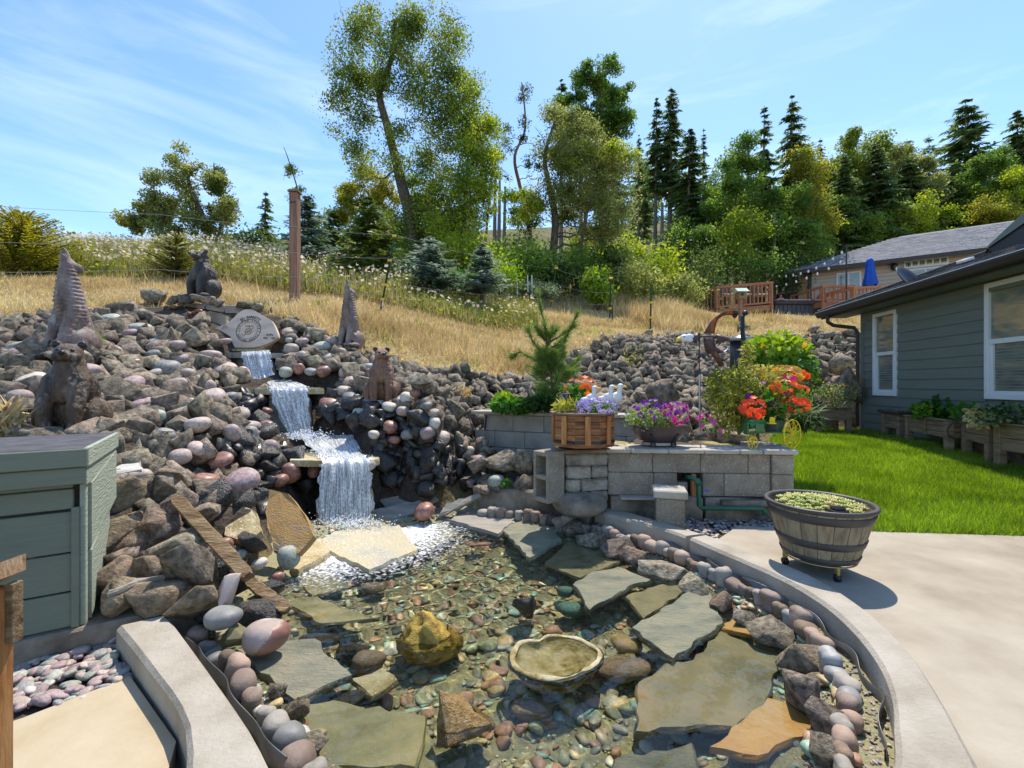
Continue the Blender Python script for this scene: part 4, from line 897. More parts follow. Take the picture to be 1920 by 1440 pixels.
for i, (x, y, z, r, m, lab) in enumerate([(985,1132,-.16,(.085,.1,.19),'rock_wet','tall black rock standing in the middle of the pond'),(856,1350,-.16,(.15,.13,.14),'goldrock','rough golden brown rock breaking the water at the near edge'),
    (1070,1142,-.26,(.09,.07,.07),'bedteal','dark teal rock under water right of the black pond rock'),(1060,1110,-.24,(.065,.05,.07),'bedteal','pale teal rock under water behind the dark teal one'),
    (1177,1210,-.26,(.085,.07,.06),'ochre','round ochre cobble under water left of the square flagstone'),(895,1020,-.16,(.115,.05,.03),'red','flat red stone under water at the back of the pond'),
    (1170,1255,-.3,(.15,.09,.06),'bedbrown','broad brown submerged rock right of the hollow pond stone'),(660,1215,-.22,(.09,.08,.08),'rock_wet','dark submerged rock beside the large left flagstone'),
    (690,1240,-.24,(.09,.07,.08),'bedbrown','brown submerged rock near the yellow flagstone'),(640,1320,-.24,(.1,.08,.06),'rock_wet','dark submerged rock in the left front'),(1000,1330,-.34,(.1,.06,.05),'bedbrown','flat brown rock below the hollow pond stone'),
    (1150,1075,-.25,(.06,.05,.05),'bedbrown','brown cobble under the curved green flagstone'),(700,1100,-.25,(.1,.07,.05),'bedbrown','brown submerged rock in the churned water'),(600,1200,-.2,(.12,.05,.05),'rock_wet','long dark rock under the large left flagstone')]):
    if m not in M: M[m] = {'goldrock': mk('golden_brown_rock', [(.25, .13, .04), (.5, .31, .1), (.62, .47, .28)], scale=9, rough=.6, bump=1.2, bscale=22), 'bedteal': mk('teal_rock', [(.05, .12, .1), (.12, .24, .2), (.2, .33, .27)], scale=6, rough=.6, bump=.5), 'ochre': mk('ochre_cobble', [(.3, .2, .08), (.42, .3, .13)], scale=5, rough=.6, bump=.3), 'bedbrown': mk('brown_bed_rock', [(.14, .1, .06), (.26, .19, .12), (.3, .22, .15)], scale=6, rough=.7, bump=.5)}[m]
    V, Fc = (rock_np(800+i, 4, cuts=7, rough=.11, squash=(1, 1, 1)) if i in (0, 1, 7, 9) else stone_np(800+i, 3, squash=(1, 1, 1))); o = put('pond_rock', np_mesh('pond_rock', V, Fc), M[m], smooth=i not in (1,)); o.scale = r; o.location = onz(x, y, z)
    tag(o, lab, 'rock', 'rocks in the pond')
def geode():
    n, m = 64, 16; b = B(); rr = []
    for k in range(n):
        a = 2*PI*k/n; r = 1-.2*math.exp(-((a-2.05)/.25)**2)+.06*math.sin(2*a+.6)+.03*math.sin(3*a+1)+.012*math.sin(8*a); rr.append(r*.225)
    prof = [(.0, -.055), (.3, -.06), (.55, -.045), (.72, -.035), (.80, -.012), (.86, .012), (.93, .018), (1.0, .004), (1.0, -.03), (.9, -.07), (.66, -.2)]
    for pr_, z in prof:
        for k in range(n):
            a = 2*PI*k/n; r = rr[k]*pr_*(1+.02*math.sin(a*5+pr_*9)); qn = np.array([[math.cos(a)*pr_*2.2, math.sin(a)*pr_*2.2, z]]); zz_ = z+(.03*float(snoise(qn, 1.6, 61)[0])+.012*float(snoise(qn, 4, 62)[0]) if pr_ < .84 and z < -.01 else .012*float(snoise(qn, 2, 63)[0]))
            b.v.append((r*math.cos(a)*1.0, r*math.sin(a)*.86, zz_))
    for i in range(len(prof)-1):
        for k in range(n): b.f.append((i*n+k, i*n+(k+1) % n, (i+1)*n+(k+1) % n, (i+1)*n+k))
    b.mi = [0]*len(b.f); me = b.mesh('hollow_stone'); bm = bmesh.new(); bm.from_mesh(me); bmesh.ops.recalc_face_normals(bm, faces=bm.faces); bm.to_mesh(me); bm.free(); return me
me = geode(); M['geode'] = mk('cream_hollow_stone', [(.12, .085, .03), (.33, .26, .1), (.48, .4, .21), (.56, .5, .34)], scale=11, rough=.7, bump=.9, bscale=26)
me.materials.append(M['geode']); me.materials.append(M['rock_wet'])
for p in me.polygons: p.material_index = 1 if p.normal.z < .35 and p.center.z < -.005 and math.hypot(p.center.x, p.center.y/.86) > .19 else 0  # wet sides also painted dark for the shade below the rim
o = put('hollow_stone', me, None, smooth=True); o.location = onz(1040, 1232, -.13); tag(o, 'cream coloured hollow stone with a raised rim like a shell in the pond', 'stone')

# rim rocks on the right and left of the water
RIM = [(1075,990,46,40),(1110,1005,56,36),(1160,1020,66,46),(1185,1040,50,44),(1240,1050,84,56),(1303,1092,52,36),(1355,1120,52,36),(1445,1172,84,52),(1395,1150,40,40),(1500,1222,80,66),(1490,1282,96,84),(1548,1342,74,84),(1530,1262,50,40),(1560,1400,80,70),(1120,985,36,24),(560,1320,46,50),(580,1390,60,50),(520,1290,30,30)]
for i, (x, y, w, h) in enumerate(RIM):
    z = -.09; p = onz(x, y+h*.2, z); V, Fc = rock_np(900+i, 4, cuts=11, rough=.05, squash=(1, 1, 1)); r = w/2*p.y/F
    o = put('rim_rock', np_mesh('rim_rock', V, Fc), M['rock' if i % 3 else 'rock_brown']); o.scale = (r*1.1, r, h/2*p.y/F); o.location = p; o.rotation_euler = (0, 0, random.uniform(-.5, .5))
    tag(o, (ORD[i]+' craggy rim rock counted from the hollow block') if i < 14 else ['craggy rim rock right of the pointed green flagstone', 'craggy rim rock beside the front left flagstone', 'craggy rim rock at the near left edge', 'small craggy rim rock by the left edging stones'][i-14], 'rock', 'rim rocks around the pond')

# ------------------------------------------------------------------ scalloped edging stones
M['edge_a'] = mk('mauve_edging', [(.15, .105, .08), (.22, .16, .125), (.29, .225, .18)], scale=7, rough=.7, bump=.3, bscale=25, vary=.12)
M['edge_b'] = mk('grey_edging', [(.22, .195, .16), (.31, .28, .235), (.38, .35, .3)], scale=7, rough=.7, bump=.3, bscale=25, vary=.12)
M['edge_c'] = mk('peach_edging', [(.27, .18, .125), (.36, .25, .18), (.4, .3, .235)], scale=7, rough=.7, bump=.3, bscale=25, vary=.1)
ESH = []
for i in range(5):
    b = B(); b.box((0, 0, .035), (.082, .075, .10), (0, 0, .1*i), .03); b.ball((.016, .006, .08), (.036, .038, .036), 3); b.ball((-.02, -.004, .074+.006*(i % 3)), (.036, .036, .038), 3)
    if i % 2: b.ball((.0, .03, .085), (.03, .022, .03), 3)
    me = remesh(b, .009, 'edging_shape', 4); V = me_np(me); me_set(me, V*(1+.05*snoise(V*22, 1, i)[:, None])); ESH.append(me)
ESTN = [np_mesh('edging_cobble', *(lambda v: (v[0]*.062+np.array([0, 0, .05]), v[1]))(stone_np(260+i, 3, (1, .85, .95)))) for i in range(3)]
for m_ in ESTN: m_.polygons.foreach_set('use_smooth', [True]*len(m_.polygons))
def edging(path, n, start=0, size=1.0, dark=False, side='right'):
    pts = resample(path, 12); L_ = [0]
    for i in range(1, len(pts)): L_.append(L_[-1]+math.dist(pts[i], pts[i-1]))
    for k in range(n):
        s_ = L_[-1]*(k+.5)/n; x = float(np.interp(s_, L_, [p[0] for p in pts])); y = float(np.interp(s_, L_, [p[1] for p in pts])); x2 = float(np.interp(s_+.02, L_, [p[0] for p in pts])); y2 = float(np.interp(s_+.02, L_, [p[1] for p in pts]))
        m = random.choice(['edge_a', 'edge_a', 'edge_b', 'edge_b', 'edge_c', 'greystone', 'rock_brown']) if not dark else random.choice(['rock_wet', 'edge_a', 'edge_b'])
        o = bpy.data.objects.new('edging_stone', with_mat(random.choice(ESH) if random.random() < .68 else ESTN[k % 3], M[m])); col.objects.link(o)
        o.location = (x, y, float(bedz(x, y))-.005); o.rotation_euler = (random.uniform(-.28, .28), random.uniform(-.22, .22), math.atan2(y2-y, x2-x)+random.choice((0, PI))+random.uniform(-.4, .4)); x += random.uniform(-.018, .018); y += random.uniform(-.018, .018); q = random.uniform(.82, 1.32)*size; o.scale = (q*random.uniform(.9, 1.2), q, q*random.uniform(.68, .98))
        frm = 'from the hollow block' if side == 'right' else 'from the near end of the left kerb'
        tag(o, {'edge_a': 'mauve brown', 'edge_b': 'pale grey', 'edge_c': 'peach coloured', 'rock_wet': 'dark wet', 'greystone': 'blue grey', 'rock_brown': 'rough brown'}[m]+' scalloped edging stone, '+ORD[k]+(' along the dark back kerb ' if dark else ' ')+frm, 'edging stone', 'scalloped edging stones around the pond')
def inset(pts, d):
    out = []
    for p in pts: v = Vector(p)-Vector(POND_C); out.append(tuple(Vector(p)-v.normalized()*d))
    return out
edging(inset(CURB_IN[0:4], .17), 13, dark=True, size=.95)
edging(inset(CURB_IN[3:18], .13), 48, size=.83)
edging(inset(CURB_IN[20:24], .12), 13, size=.86, side='left')
# metal edging strips
def strip(path, z0, h, amp, wl_, name, mat, lab):
    pts = resample(path, 24); b = B(); s_ = 0
    for i, p in enumerate(pts):
        if i: s_ += math.dist(p, pts[i-1])
        q = pts[min(i+1, len(pts)-1)]; pr_ = pts[max(i-1, 0)]; d = Vector((q[0]-pr_[0], q[1]-pr_[1], 0)).normalized(); nn = Vector((-d.y, d.x, 0)); w = amp*math.sin(s_/wl_*6.28)+amp*.6*math.sin(s_/wl_*2.3)
        for e in (0, .004): b.v.append((p[0]+nn.x*(w+e), p[1]+nn.y*(w+e), z0)); b.v.append((p[0]+nn.x*(w+e), p[1]+nn.y*(w+e), z0+h+.012*math.sin(s_*17)))
    for i in range(len(pts)-1):
        a = i*4; b.f += [(a, a+4, a+5, a+1), (a+3, a+7, a+6, a+2), (a+1, a+5, a+7, a+3)]
    b.mi = [0]*len(b.f); tag(b.put(name, mat, None, smooth=True), lab, 'edging')
M['zinc'] = mk('grey_zinc_strip', [(.1, .1, .095), (.2, .2, .19)], scale=5, rough=.4, metal=.7)
strip(inset([(-.75, 1.42), (-.93, 1.57), (-1.28, 1.88), (-1.6, 2.16)], .05), -.11, .115, .012, .36, 'metal_edging', M['zinc'], 'wavy grey metal edging strip along the left kerb')
strip(inset(CURB_IN[5:15], .03), -.1, .07, .014, .3, 'metal_edging', M['zinc'], 'thin wavy metal edging strip along the right kerb')

# ------------------------------------------------------------------ pebbles
def pebmat(name, cols, rough=.5, bump=.15):
    m = bpy.data.materials.new(name); m.use_nodes = True; N = m.node_tree.nodes; L = m.node_tree.links; p = N['Principled BSDF']; p.inputs['Roughness'].default_value = rough
    g = N.new('ShaderNodeNewGeometry'); r = N.new('ShaderNodeValToRGB'); r.color_ramp.interpolation = 'CONSTANT'; e = r.color_ramp.elements
    while len(e) < len(cols): e.new(.5)
    for i, c in enumerate(cols): e[i].position = i/len(cols); e[i].color = (*c, 1)
    t = N.new('ShaderNodeTexCoord'); n = N.new('ShaderNodeTexNoise'); n.inputs['Scale'].default_value = 40; n.inputs['Detail'].default_value = 5; L.new(t.outputs['Object'], n.inputs['Vector'])
    mr = N.new('ShaderNodeMapRange'); mr.inputs['To Min'].default_value = .55; mr.inputs['To Max'].default_value = 1.45; L.new(n.outputs['Fac'], mr.inputs['Value'])
    h = N.new('ShaderNodeHueSaturation'); L.new(g.outputs['Random Per Island'], r.inputs['Fac']); L.new(r.outputs['Color'], h.inputs['Color']); L.new(mr.outputs[0], h.inputs['Value'])
    L.new(h.outputs[0], p.inputs['Base Color']); return m
PONDC = [(.26,.4,.3),(.36,.52,.4),(.25,.16,.1),(.4,.23,.14),(.47,.37,.19),(.3,.33,.2),(.16,.17,.13),(.55,.52,.38),(.3,.25,.15),(.36,.21,.13),(.42,.35,.2),(.22,.23,.15),(.33,.3,.2)]
DRYC = [(.36,.27,.26),(.3,.28,.28),(.42,.36,.3),(.22,.2,.21),(.47,.42,.37),(.33,.22,.2),(.25,.27,.27),(.4,.33,.25)]
M['peb_pond'] = pebmat('pond_pebbles', PONDC); M['peb_dry'] = pebmat('dry_pebbles', DRYC, .6); M['peb_grav'] = pebmat('pea_gravel', [(.3, .25, .2), (.4, .33, .26), (.2, .19, .18), (.45, .4, .34), (.33, .24, .18), (.26, .26, .26)], .8)
def pebbles(P, r, flat=.38, n=2, seed0=300):
    out = []
    for i, p in enumerate(P):
        V, Fc = stone_np(seed0+i % 40, n, (1, .7, flat)); a = rng.uniform(0, 6.28); c, s_ = math.cos(a), math.sin(a); V = V*r[i]; V = np.stack([V[:, 0]*c-V[:, 1]*s_, V[:, 0]*s_+V[:, 1]*c, V[:, 2]+V[:, 0]*rng.normal()*.25], 1)+p; out.append((V, Fc))
    return np_join(out)
Q = inside(POND_POLY, 10000, (-1.9, 1.7, 1.0, 4.8)); t = pond_t(Q[:, 0], Q[:, 1]); Q = Q[t < .93]; t = t[t < .93]
rr = (.008+.032*rng.uniform(size=len(Q))**2.2)*(1.2-.4*t); z = bedz(Q[:, 0], Q[:, 1])+rr*.35
upx = 960+Q[:, 0]/Q[:, 1]*F; upy = 720-(z-H)/Q[:, 1]*F; szp = rr/Q[:, 1]*F*((upx > 0) & (upx < 1920) & (upy < 1430))
od = np.argsort(-szp); bigp = od[:170]; rest = od[170:]
PMAT = [mk(n_, [tuple(x*.7 for x in c), tuple(min(1, x*1.25) for x in c)], scale=5, rough=.5, vary=.15) for n_, c in (('teal_pebble', (.3,.44,.33)), ('redbrown_pebble', (.38,.22,.14)), ('ochre_pebble', (.48,.36,.18)), ('olive_pebble', (.3,.32,.2)), ('pale_pebble', (.42,.4,.32)))]
PN = ['teal green', 'red brown', 'ochre', 'olive grey', 'pale']
def pebble_objs(P, r, lab_fn, mats, names, group, nm):
    for i, p in enumerate(P):
        k = random.randrange(len(mats)); o = bpy.data.objects.new('pebble', with_mat(SSH[i % 9], mats[k])); col.objects.link(o); o.location = p
        o.rotation_euler = (random.uniform(-.4, .4), random.uniform(-.4, .4), random.uniform(0, 6.28)); o.scale = (r[i]*1.25, r[i]*1.15, r[i]*1.05); tag(o, f'{names[k]} pebble {lab_fn(p)}', 'pebble', group)
def pondw(p):
    u, v = proj(p); l = min([(800,1200,'the yellow holed rock'),(1040,1235,'the hollow stone'),(985,1130,'the black pond rock'),(1270,1175,'the square green flagstone'),(555,1255,'the large left flagstone'),(690,1025,'the splash flagstone'),(855,1350,'the golden brown rock'),(1320,1290,'the broad right flagstone')], key=lambda q: (q[0]-u)**2+(q[1]-v)**2)
    return 'on the pond bed '+(('right of ' if u > l[0] else 'left of ') if abs(u-l[0]) > abs(v-l[1]) else ('in front of ' if v > l[1] else 'behind '))+l[2]
pebble_objs(np.column_stack([Q[bigp], z[bigp]+.006]), rr[bigp]*1.05, pondw, PMAT, PN, 'larger pebbles on the pond bed', 'p')
V, Fc = pebbles(np.column_stack([Q[rest], z[rest]]), rr[rest], n=2 if len(rest) < 9000 else 1)
tag(put('pebble_bed', np_mesh('pebble_bed', V, Fc), M['peb_pond'], smooth=True), 'green, red and ochre pebbles covering the pond bed', 'pebbles', kind='stuff')
# left tray
Q = inside(PB, 2600, (-3, -1.1, 1, 2.3)); rr = rng.uniform(.016, .032, len(Q)); u, v = 960+Q[:, 0]/Q[:, 1]*F, 720+(H+.07)/Q[:, 1]*F
okq = (u > 30) & (v < 1330) & (~inpoly(Q[:, 0], Q[:, 1], [(p.x, p.y) for p in SL])) & ~inpoly(Q[:, 0], Q[:, 1], CURB_OUT[-4:]+CURB_IN[:-5:-1]); Q, rr = Q[okq], rr[okq]
DM = [M['pink'], M['purple'], M['greystone'], M['purple'], M['greenstone']]; DN = ['pink', 'mauve', 'blue grey', 'mauve', 'grey green']
P3 = np.column_stack([Q, -.075+rng.uniform(0, .025, len(Q))]); kk = min(140, len(P3))
pebble_objs(P3[:kk], rr[:kk], lambda p: 'in the gravel tray '+('next to the left kerb' if p.x > -1.75 else 'under the old footing' if p.y > 2.0 else 'beside the tan slab'), DM, DN, 'rounded pebbles in the left gravel tray', 'p') if False else pebble_objs([Vector(p) for p in P3[:kk]], rr[:kk], lambda p: 'in the gravel tray '+('next to the left kerb' if p.x > -1.75 else 'under the old footing' if p.y > 2.0 else 'beside the tan slab'), DM, DN, 'rounded pebbles in the left gravel tray', 'p')
if len(P3) > kk: V, Fc = pebbles(P3[kk:], rr[kk:]); tag(put('pebbles', np_mesh('tray_pebbles', V, Fc), M['peb_dry'], smooth=True), 'mixed rounded pebbles filling the left gravel tray', 'pebbles', kind='stuff')
# right pebble bed
Q = inside(PBR, 1500, (.9, 2.7, 3.4, 4.4)); rr = rng.uniform(.014, .03, len(Q)); V, Fc = pebbles(np.column_stack([Q, -.03+rng.uniform(0, .02, len(Q))]), rr)
tag(put('pebbles', np_mesh('bed_pebbles', V, Fc), M['peb_dry'], smooth=True), 'mauve and grey pebbles between the kerb and the block wall', 'pebbles', kind='stuff')
# pea gravel on the pond shelf
Q = inside(POND_POLY, 26000, (-1.9, 1.7, 1.0, 4.8)); t = pond_t(Q[:, 0], Q[:, 1]); Q = Q[(t > .83) & (Q[:, 0]+.35*(4.5-Q[:, 1]) > -.9)]
V, Fc = pebbles(np.column_stack([Q, bedz(Q[:, 0], Q[:, 1])+.004]), rng.uniform(.005, .011, len(Q)), n=1); tag(put('gravel', np_mesh('shelf_gravel', V, Fc), M['peb_grav'], smooth=True), 'fine pea gravel between the edging stones and the kerb', 'gravel', kind='stuff')
# ------------------------------------------------------------------ pump house
t = thing('pump_house', 'low sage green timber pump house with an open gap under its lid', 'utility box', BX)
def bx(name, c, d, mat, bev=.006, rot=None, parent=None, own=True):
    b = B(); b.box(c, d, rot, bev, M=BOXM); return b.put(name, mat, parent if parent is not None else t, True)
g = M['greenpaint']
zs = [.045, .215, .40, .60]
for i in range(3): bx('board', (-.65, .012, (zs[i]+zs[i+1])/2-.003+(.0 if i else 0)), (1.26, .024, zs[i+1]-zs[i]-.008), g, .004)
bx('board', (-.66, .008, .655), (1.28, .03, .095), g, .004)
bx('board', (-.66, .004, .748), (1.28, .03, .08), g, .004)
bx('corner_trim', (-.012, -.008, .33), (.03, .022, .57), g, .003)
bx('corner_trim', (.012, .02, .415), (.022, .05, .74), M['greenpaint_lit'], .003)
# skewed side boards
def side_board(z0a, z1a, z0b, z1b, y0, y1, nm):
    b = B(); x0, x1 = .012, .036
    vs = [(x0, y0, z0a), (x1, y0, z0a), (x1, y0, z1a), (x0, y0, z1a), (x0, y1, z0b), (x1, y1, z0b), (x1, y1, z1b), (x0, y1, z1b)]
    b.add(vs, [(0, 1, 2, 3), (5, 4, 7, 6), (1, 5, 6, 2), (4, 0, 3, 7), (3, 2, 6, 7), (4, 5, 1, 0)], BOXM); b.put(nm, M['greenpaint_lit'], t, True)
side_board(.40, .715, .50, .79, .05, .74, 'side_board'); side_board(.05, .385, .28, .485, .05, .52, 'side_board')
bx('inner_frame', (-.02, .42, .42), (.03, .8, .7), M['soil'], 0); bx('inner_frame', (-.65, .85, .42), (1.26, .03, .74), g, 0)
lid = bx('lid', (-.635, .34, .885), (1.33, .83, .03), mk('lid_felt', [(.05, .05, .055), (.1, .1, .11)], scale=9, rough=.9, bump=.5), .006)
bx('lid_rim', (-.63, -.072, .855), (1.345, .025, .085), g, .004); bx('lid_rim', (.034, .345, .855), (.02, .82, .09), M['greenpaint_lit'], .004)
bx('lid_fascia', (-.63, -.058, .77), (1.33, .02, .078), g, .003); bx('lid_fascia', (.026, .35, .765), (.014, .78, .09), M['greenpaint_lit'], .003)
o = flag([(-.92, -.05), (-.62, -.08), (-.6, .0), (-.9, .05)], .90, .925, M['oldwood'], 'bark_chip', None); o.matrix_world = BOXM; tag(o, 'thin curved piece of bark lying on the pump house lid', 'bark')
# pipe, clay piece, leaning plank, pale edging stone
b = B(); b.tube([at(150, 968, 2.75), at(258, 955, 2.95)], .053, 24); t2 = thing('drain_pipe', 'grey green plastic pipe coming out of the pump house side', 'pipe', at(215, 962, 2.85))
M['pipe'] = mk('grey_green_pvc', [(.22, .29, .27), (.27, .34, .32)], scale=4, rough=.35)
b.put('pipe', M['pipe'], t2, True, True); b = B(); b.tube([at(152, 968, 2.74), at(184, 965, 2.79)], .058, 24); b.put('coupling', mk('pale_pvc', [(.45, .53, .47), (.5, .58, .52)], scale=3, rough=.4), t2, True, True)
b = B(); b.tube([at(258, 955, 2.95), at(262, 955, 2.955)], .0575, 24); b.put('joint_ring', M['pipe'], t2, True, True)
upright([at(226, 1000, 2.72), at(240, 968, 2.75), at(270, 950, 2.8), at(290, 948, 2.85), at(305, 965, 2.85), at(282, 975, 2.8)], .09, M['edge_b'], 'edging_stone', None, 'pale scalloped edging stone lying on its back over the pipe', 'edging stone')
def plank(p, q, w, th, mat, lab, cat='plank', name='wooden_plank'):
    p, q = Vector(p), Vector(q); d = (q-p).normalized(); s_ = d.cross(Vector((0, -.6, .8))).normalized(); n = s_.cross(d); b = B(); k = 16
    for i in range(k+1):
        c = p.lerp(q, i/k); ww = w*(1+.05*math.sin(i*1.7)+.04*math.sin(i*3.1))*(.6 if i == k else .75 if i == 0 else 1); tt = th*(1+.15*math.sin(i*2.3))
        for a, e in ((-1, -1), (1, -1), (1.05, .2), (.9, 1), (-.9, 1), (-1.05, .1)): b.v.append(c+s_*a*ww/2+n*e*tt/2+Vector((random.uniform(-1, 1), random.uniform(-1, 1), random.uniform(-1, 1)))*.003)
    for i in range(k):
        for j in range(6): a = i*6+j; c = i*6+(j+1) % 6; b.f.append((a, c, c+6, a+6))
    b.f += [tuple(range(5, -1, -1)), tuple(k*6+j for j in range(6))]; b.mi = [0]*len(b.f); return tag(b.put(name, mat), lab, cat)
plank(at(330, 935, 2.82), at(466, 1082, 2.42), .07, .05, M['oldwood'], 'weathered brown plank leaning down the rock pile'); plank(at(468, 1090, 2.62), at(540, 1145, 2.45), .06, .03, M['oldwood'], 'short broken wet stick at the left water edge', 'stick', 'broken_stick')
b = B(); b.box(at(212, 911, 3.0), (.07, .05, .04), (.2, .1, .5), .01); b.ball(at(200, 903, 3.0), (.02, .02, .04), 2, (0, .5, 0)); b.ball(at(218, 902, 3.0), (.03, .02, .014), 2)
tag(b.put('clay_fragment', mk('red_clay', [(.3, .12, .07), (.42, .2, .13)], scale=9, rough=.8, bump=.4)), 'small broken red clay fragment on the rocks beside the pump house', 'clay piece')
# thin slate on the footing
o = flag([(at(*p).x, at(*p).y) for p in [(200, 1188, 2.2), (205, 1160, 2.3), (250, 1150, 2.36), (310, 1148, 2.4), (240, 1170, 2.28)]], .20, .225, M['slate_grey']); tag(o, 'thin grey slate lying on the old footing behind the left kerb', 'flagstone'); o.location.z = -.03
# near timber post with a sloping cap
t = thing('railing_post', 'orange timber railing post with a sloping handrail at the left edge', 'post', (-1.39, 1.2, -.085))
def tb(name, c, d, mat, rot=None, bev=.004):
    b = B(); b.box(c, d, rot, bev); return b.put(name, mat, t)
tb('post_timber', (-.01, .0, .37), (.09, .08, .74), M['cedar'])
b = B(); vs = []
for x, z in ((-.5, .50), (.055, .775)):
    for y in (-.09, .05): vs += [(x, y, z), (x, y, z+.045)]
b.add(vs, [(0, 1, 3, 2), (4, 6, 7, 5), (0, 4, 5, 1), (2, 3, 7, 6), (1, 5, 7, 3), (0, 2, 6, 4)]); b.put('handrail', M['endgrain'], t)
b = B(); vs = []
for x, z in ((-.5, .38), (-.06, .595)):
    for y in (-.055, -.03): vs += [(x, y, z), (x, y, z+.12)]
b.add(vs, [(0, 1, 3, 2), (4, 6, 7, 5), (0, 4, 5, 1), (2, 3, 7, 6), (1, 5, 7, 3), (0, 2, 6, 4)]); b.put('rail', M['cedar'], t)
tb('trim_board', (.045, .03, .67), (.02, .03, .16), M['oldwood'], None, .002)

# ------------------------------------------------------------------ statues
def stat_mat(name, cols, hi):
    m = mk(name, cols, scale=9, rough=.42, bump=1, bscale=75, spec=.5, stretch=(1, 1, .45), nrough=.7, speck=(14, .62, hi)); return m
M['bear_a'] = stat_mat('antiqued_bear_finish', [(.02, .016, .015), (.095, .055, .03), (.2, .155, .12)], (.24, .215, .19))
M['bear_b'] = stat_mat('dark_bear_finish', [(.012, .011, .011), (.05, .04, .032), (.12, .1, .085)], (.17, .155, .14))
M['bear_c'] = stat_mat('terracotta_bear_finish', [(.07, .045, .035), (.24, .12, .07), (.31, .2, .14)], (.3, .25, .22))
M['coyote'] = stat_mat('mauve_coyote_finish', [(.12, .08, .065), (.26, .185, .155), (.38, .3, .27)], (.36, .34, .34))
M['dark'] = mk('dark_glaze', [(.012, .011, .012), (.03, .028, .03)], scale=5, rough=.3)
def cap(b, p, q, r0, r1, k=7):
    p, q = Vector(p), Vector(q)
    for i in range(k+1): s_ = i/k; b.ball(p.lerp(q, s_), r0+(r1-r0)*s_, 2)
def bear(loc, h, rz, head_rz, mat, lab, roar=False, lean=0.):
    t = thing('bear_statue', lab, 'statue', loc, rz); b = B()
    b.ball((0, .10, .25), (.23, .23, .26), 3); b.ball((0, .05, .45), (.205, .19, .25), 3); b.ball((0, -.02, .60), (.165, .15, .18), 3)
    b.ball((0, -.02, .72), (.13, .125, .13), 3)
    for s_ in (-1, 1):
        cap(b, (s_*.125, -.06, .56), (s_*.125, -.17, .30), .085, .072); cap(b, (s_*.125, -.17, .30), (s_*.12, -.17, .05), .072, .062); b.ball((s_*.12, -.22, .035), (.07, .09, .042), 3)
        b.ball((s_*.215, .03, .2), (.095, .17, .185), 3); b.ball((s_*.235, -.12, .05), (.07, .14, .052), 3)
    b.ball((0, -.12, .5), (.11, .08, .17), 3)
    Rm = Matrix.Translation((0, -.04, .83)) @ Euler((R(-5) if roar else 0, R(0), head_rz)).to_matrix().to_4x4()
    b.ball((0, 0, 0), (.12, .125, .11), 3, M=Rm); b.ball((0, .02, -.06), (.115, .11, .1), 3, M=Rm)
    for s_ in (-1, 1):
        b.ball((s_*.098, .03, .098), (.05, .026, .05), 3, M=Rm); b.ball((s_*.062, -.075, -.03), (.055, .06, .05), 3, M=Rm)
    b.ball((0, -.125, -.012), (.054, .09, .044), 3, M=Rm); b.ball((0, -.165, -.004), (.042, .06, .036), 3, M=Rm)
    if roar: b.ball((0, -.10, -.085), (.042, .075, .024), 3, (R(24), 0, 0), M=Rm)
    else: b.ball((0, -.13, -.05), (.045, .075, .027), 3, M=Rm)
    me = remesh(b, .0105, 'bear_body', 3); V = me_np(me)
    V += unit(V-[0, .05, .45])*(.010*snoise(V*[1, 1, .5], 26, 3)+.006*snoise(V*[1, 1, .6], 60, 4))[:, None]*(V[:, 2] < .76)[:, None]
    me_set(me, V*h/.97); put('body', me, mat, t)
    S = Matrix.Diagonal((h/.97,)*3+(1,))
    b = B(); b.ball((0, -.222, .006), (.031, .024, .023), 3, M=S@Rm); b.put('nose', M['dark'], t, False, True)
    for s_ in (-1, 1):
        b = B(); b.ball((s_*.052, -.102, .035), (.019, .014, .015), 2, M=S@Rm); b.put('eye', M['dark'], t, False, True)
        b = B(); b.ball((s_*.098, .008, .1), (.033, .016, .034), 3, M=S@Rm); b.put('inner_ear', M['dark'], t, False, True)
    if roar: b = B(); b.ball((0, -.155, -.052), (.03, .03, .016), 3, (R(12), 0, 0), M=S@Rm); b.put('mouth', mk('mouth_red', [(.12, .04, .02), (.2, .09, .04)], scale=6, rough=.5), t, False, True)
    return t
bear(at(134, 818, 3.55), .745, R(14), R(16), M['bear_a'], 'large brown seated bear statue behind the pump house lid looking right')
bear(at(382, 562, 7.35), .80, R(-18), R(-16), M['bear_b'], 'dark roaring bear statue with open mouth on the low paver wall', True)
bear(at(716, 757, 5.25), .655, R(12), R(14), M['bear_c'], 'terracotta seated bear statue right of the waterfall')
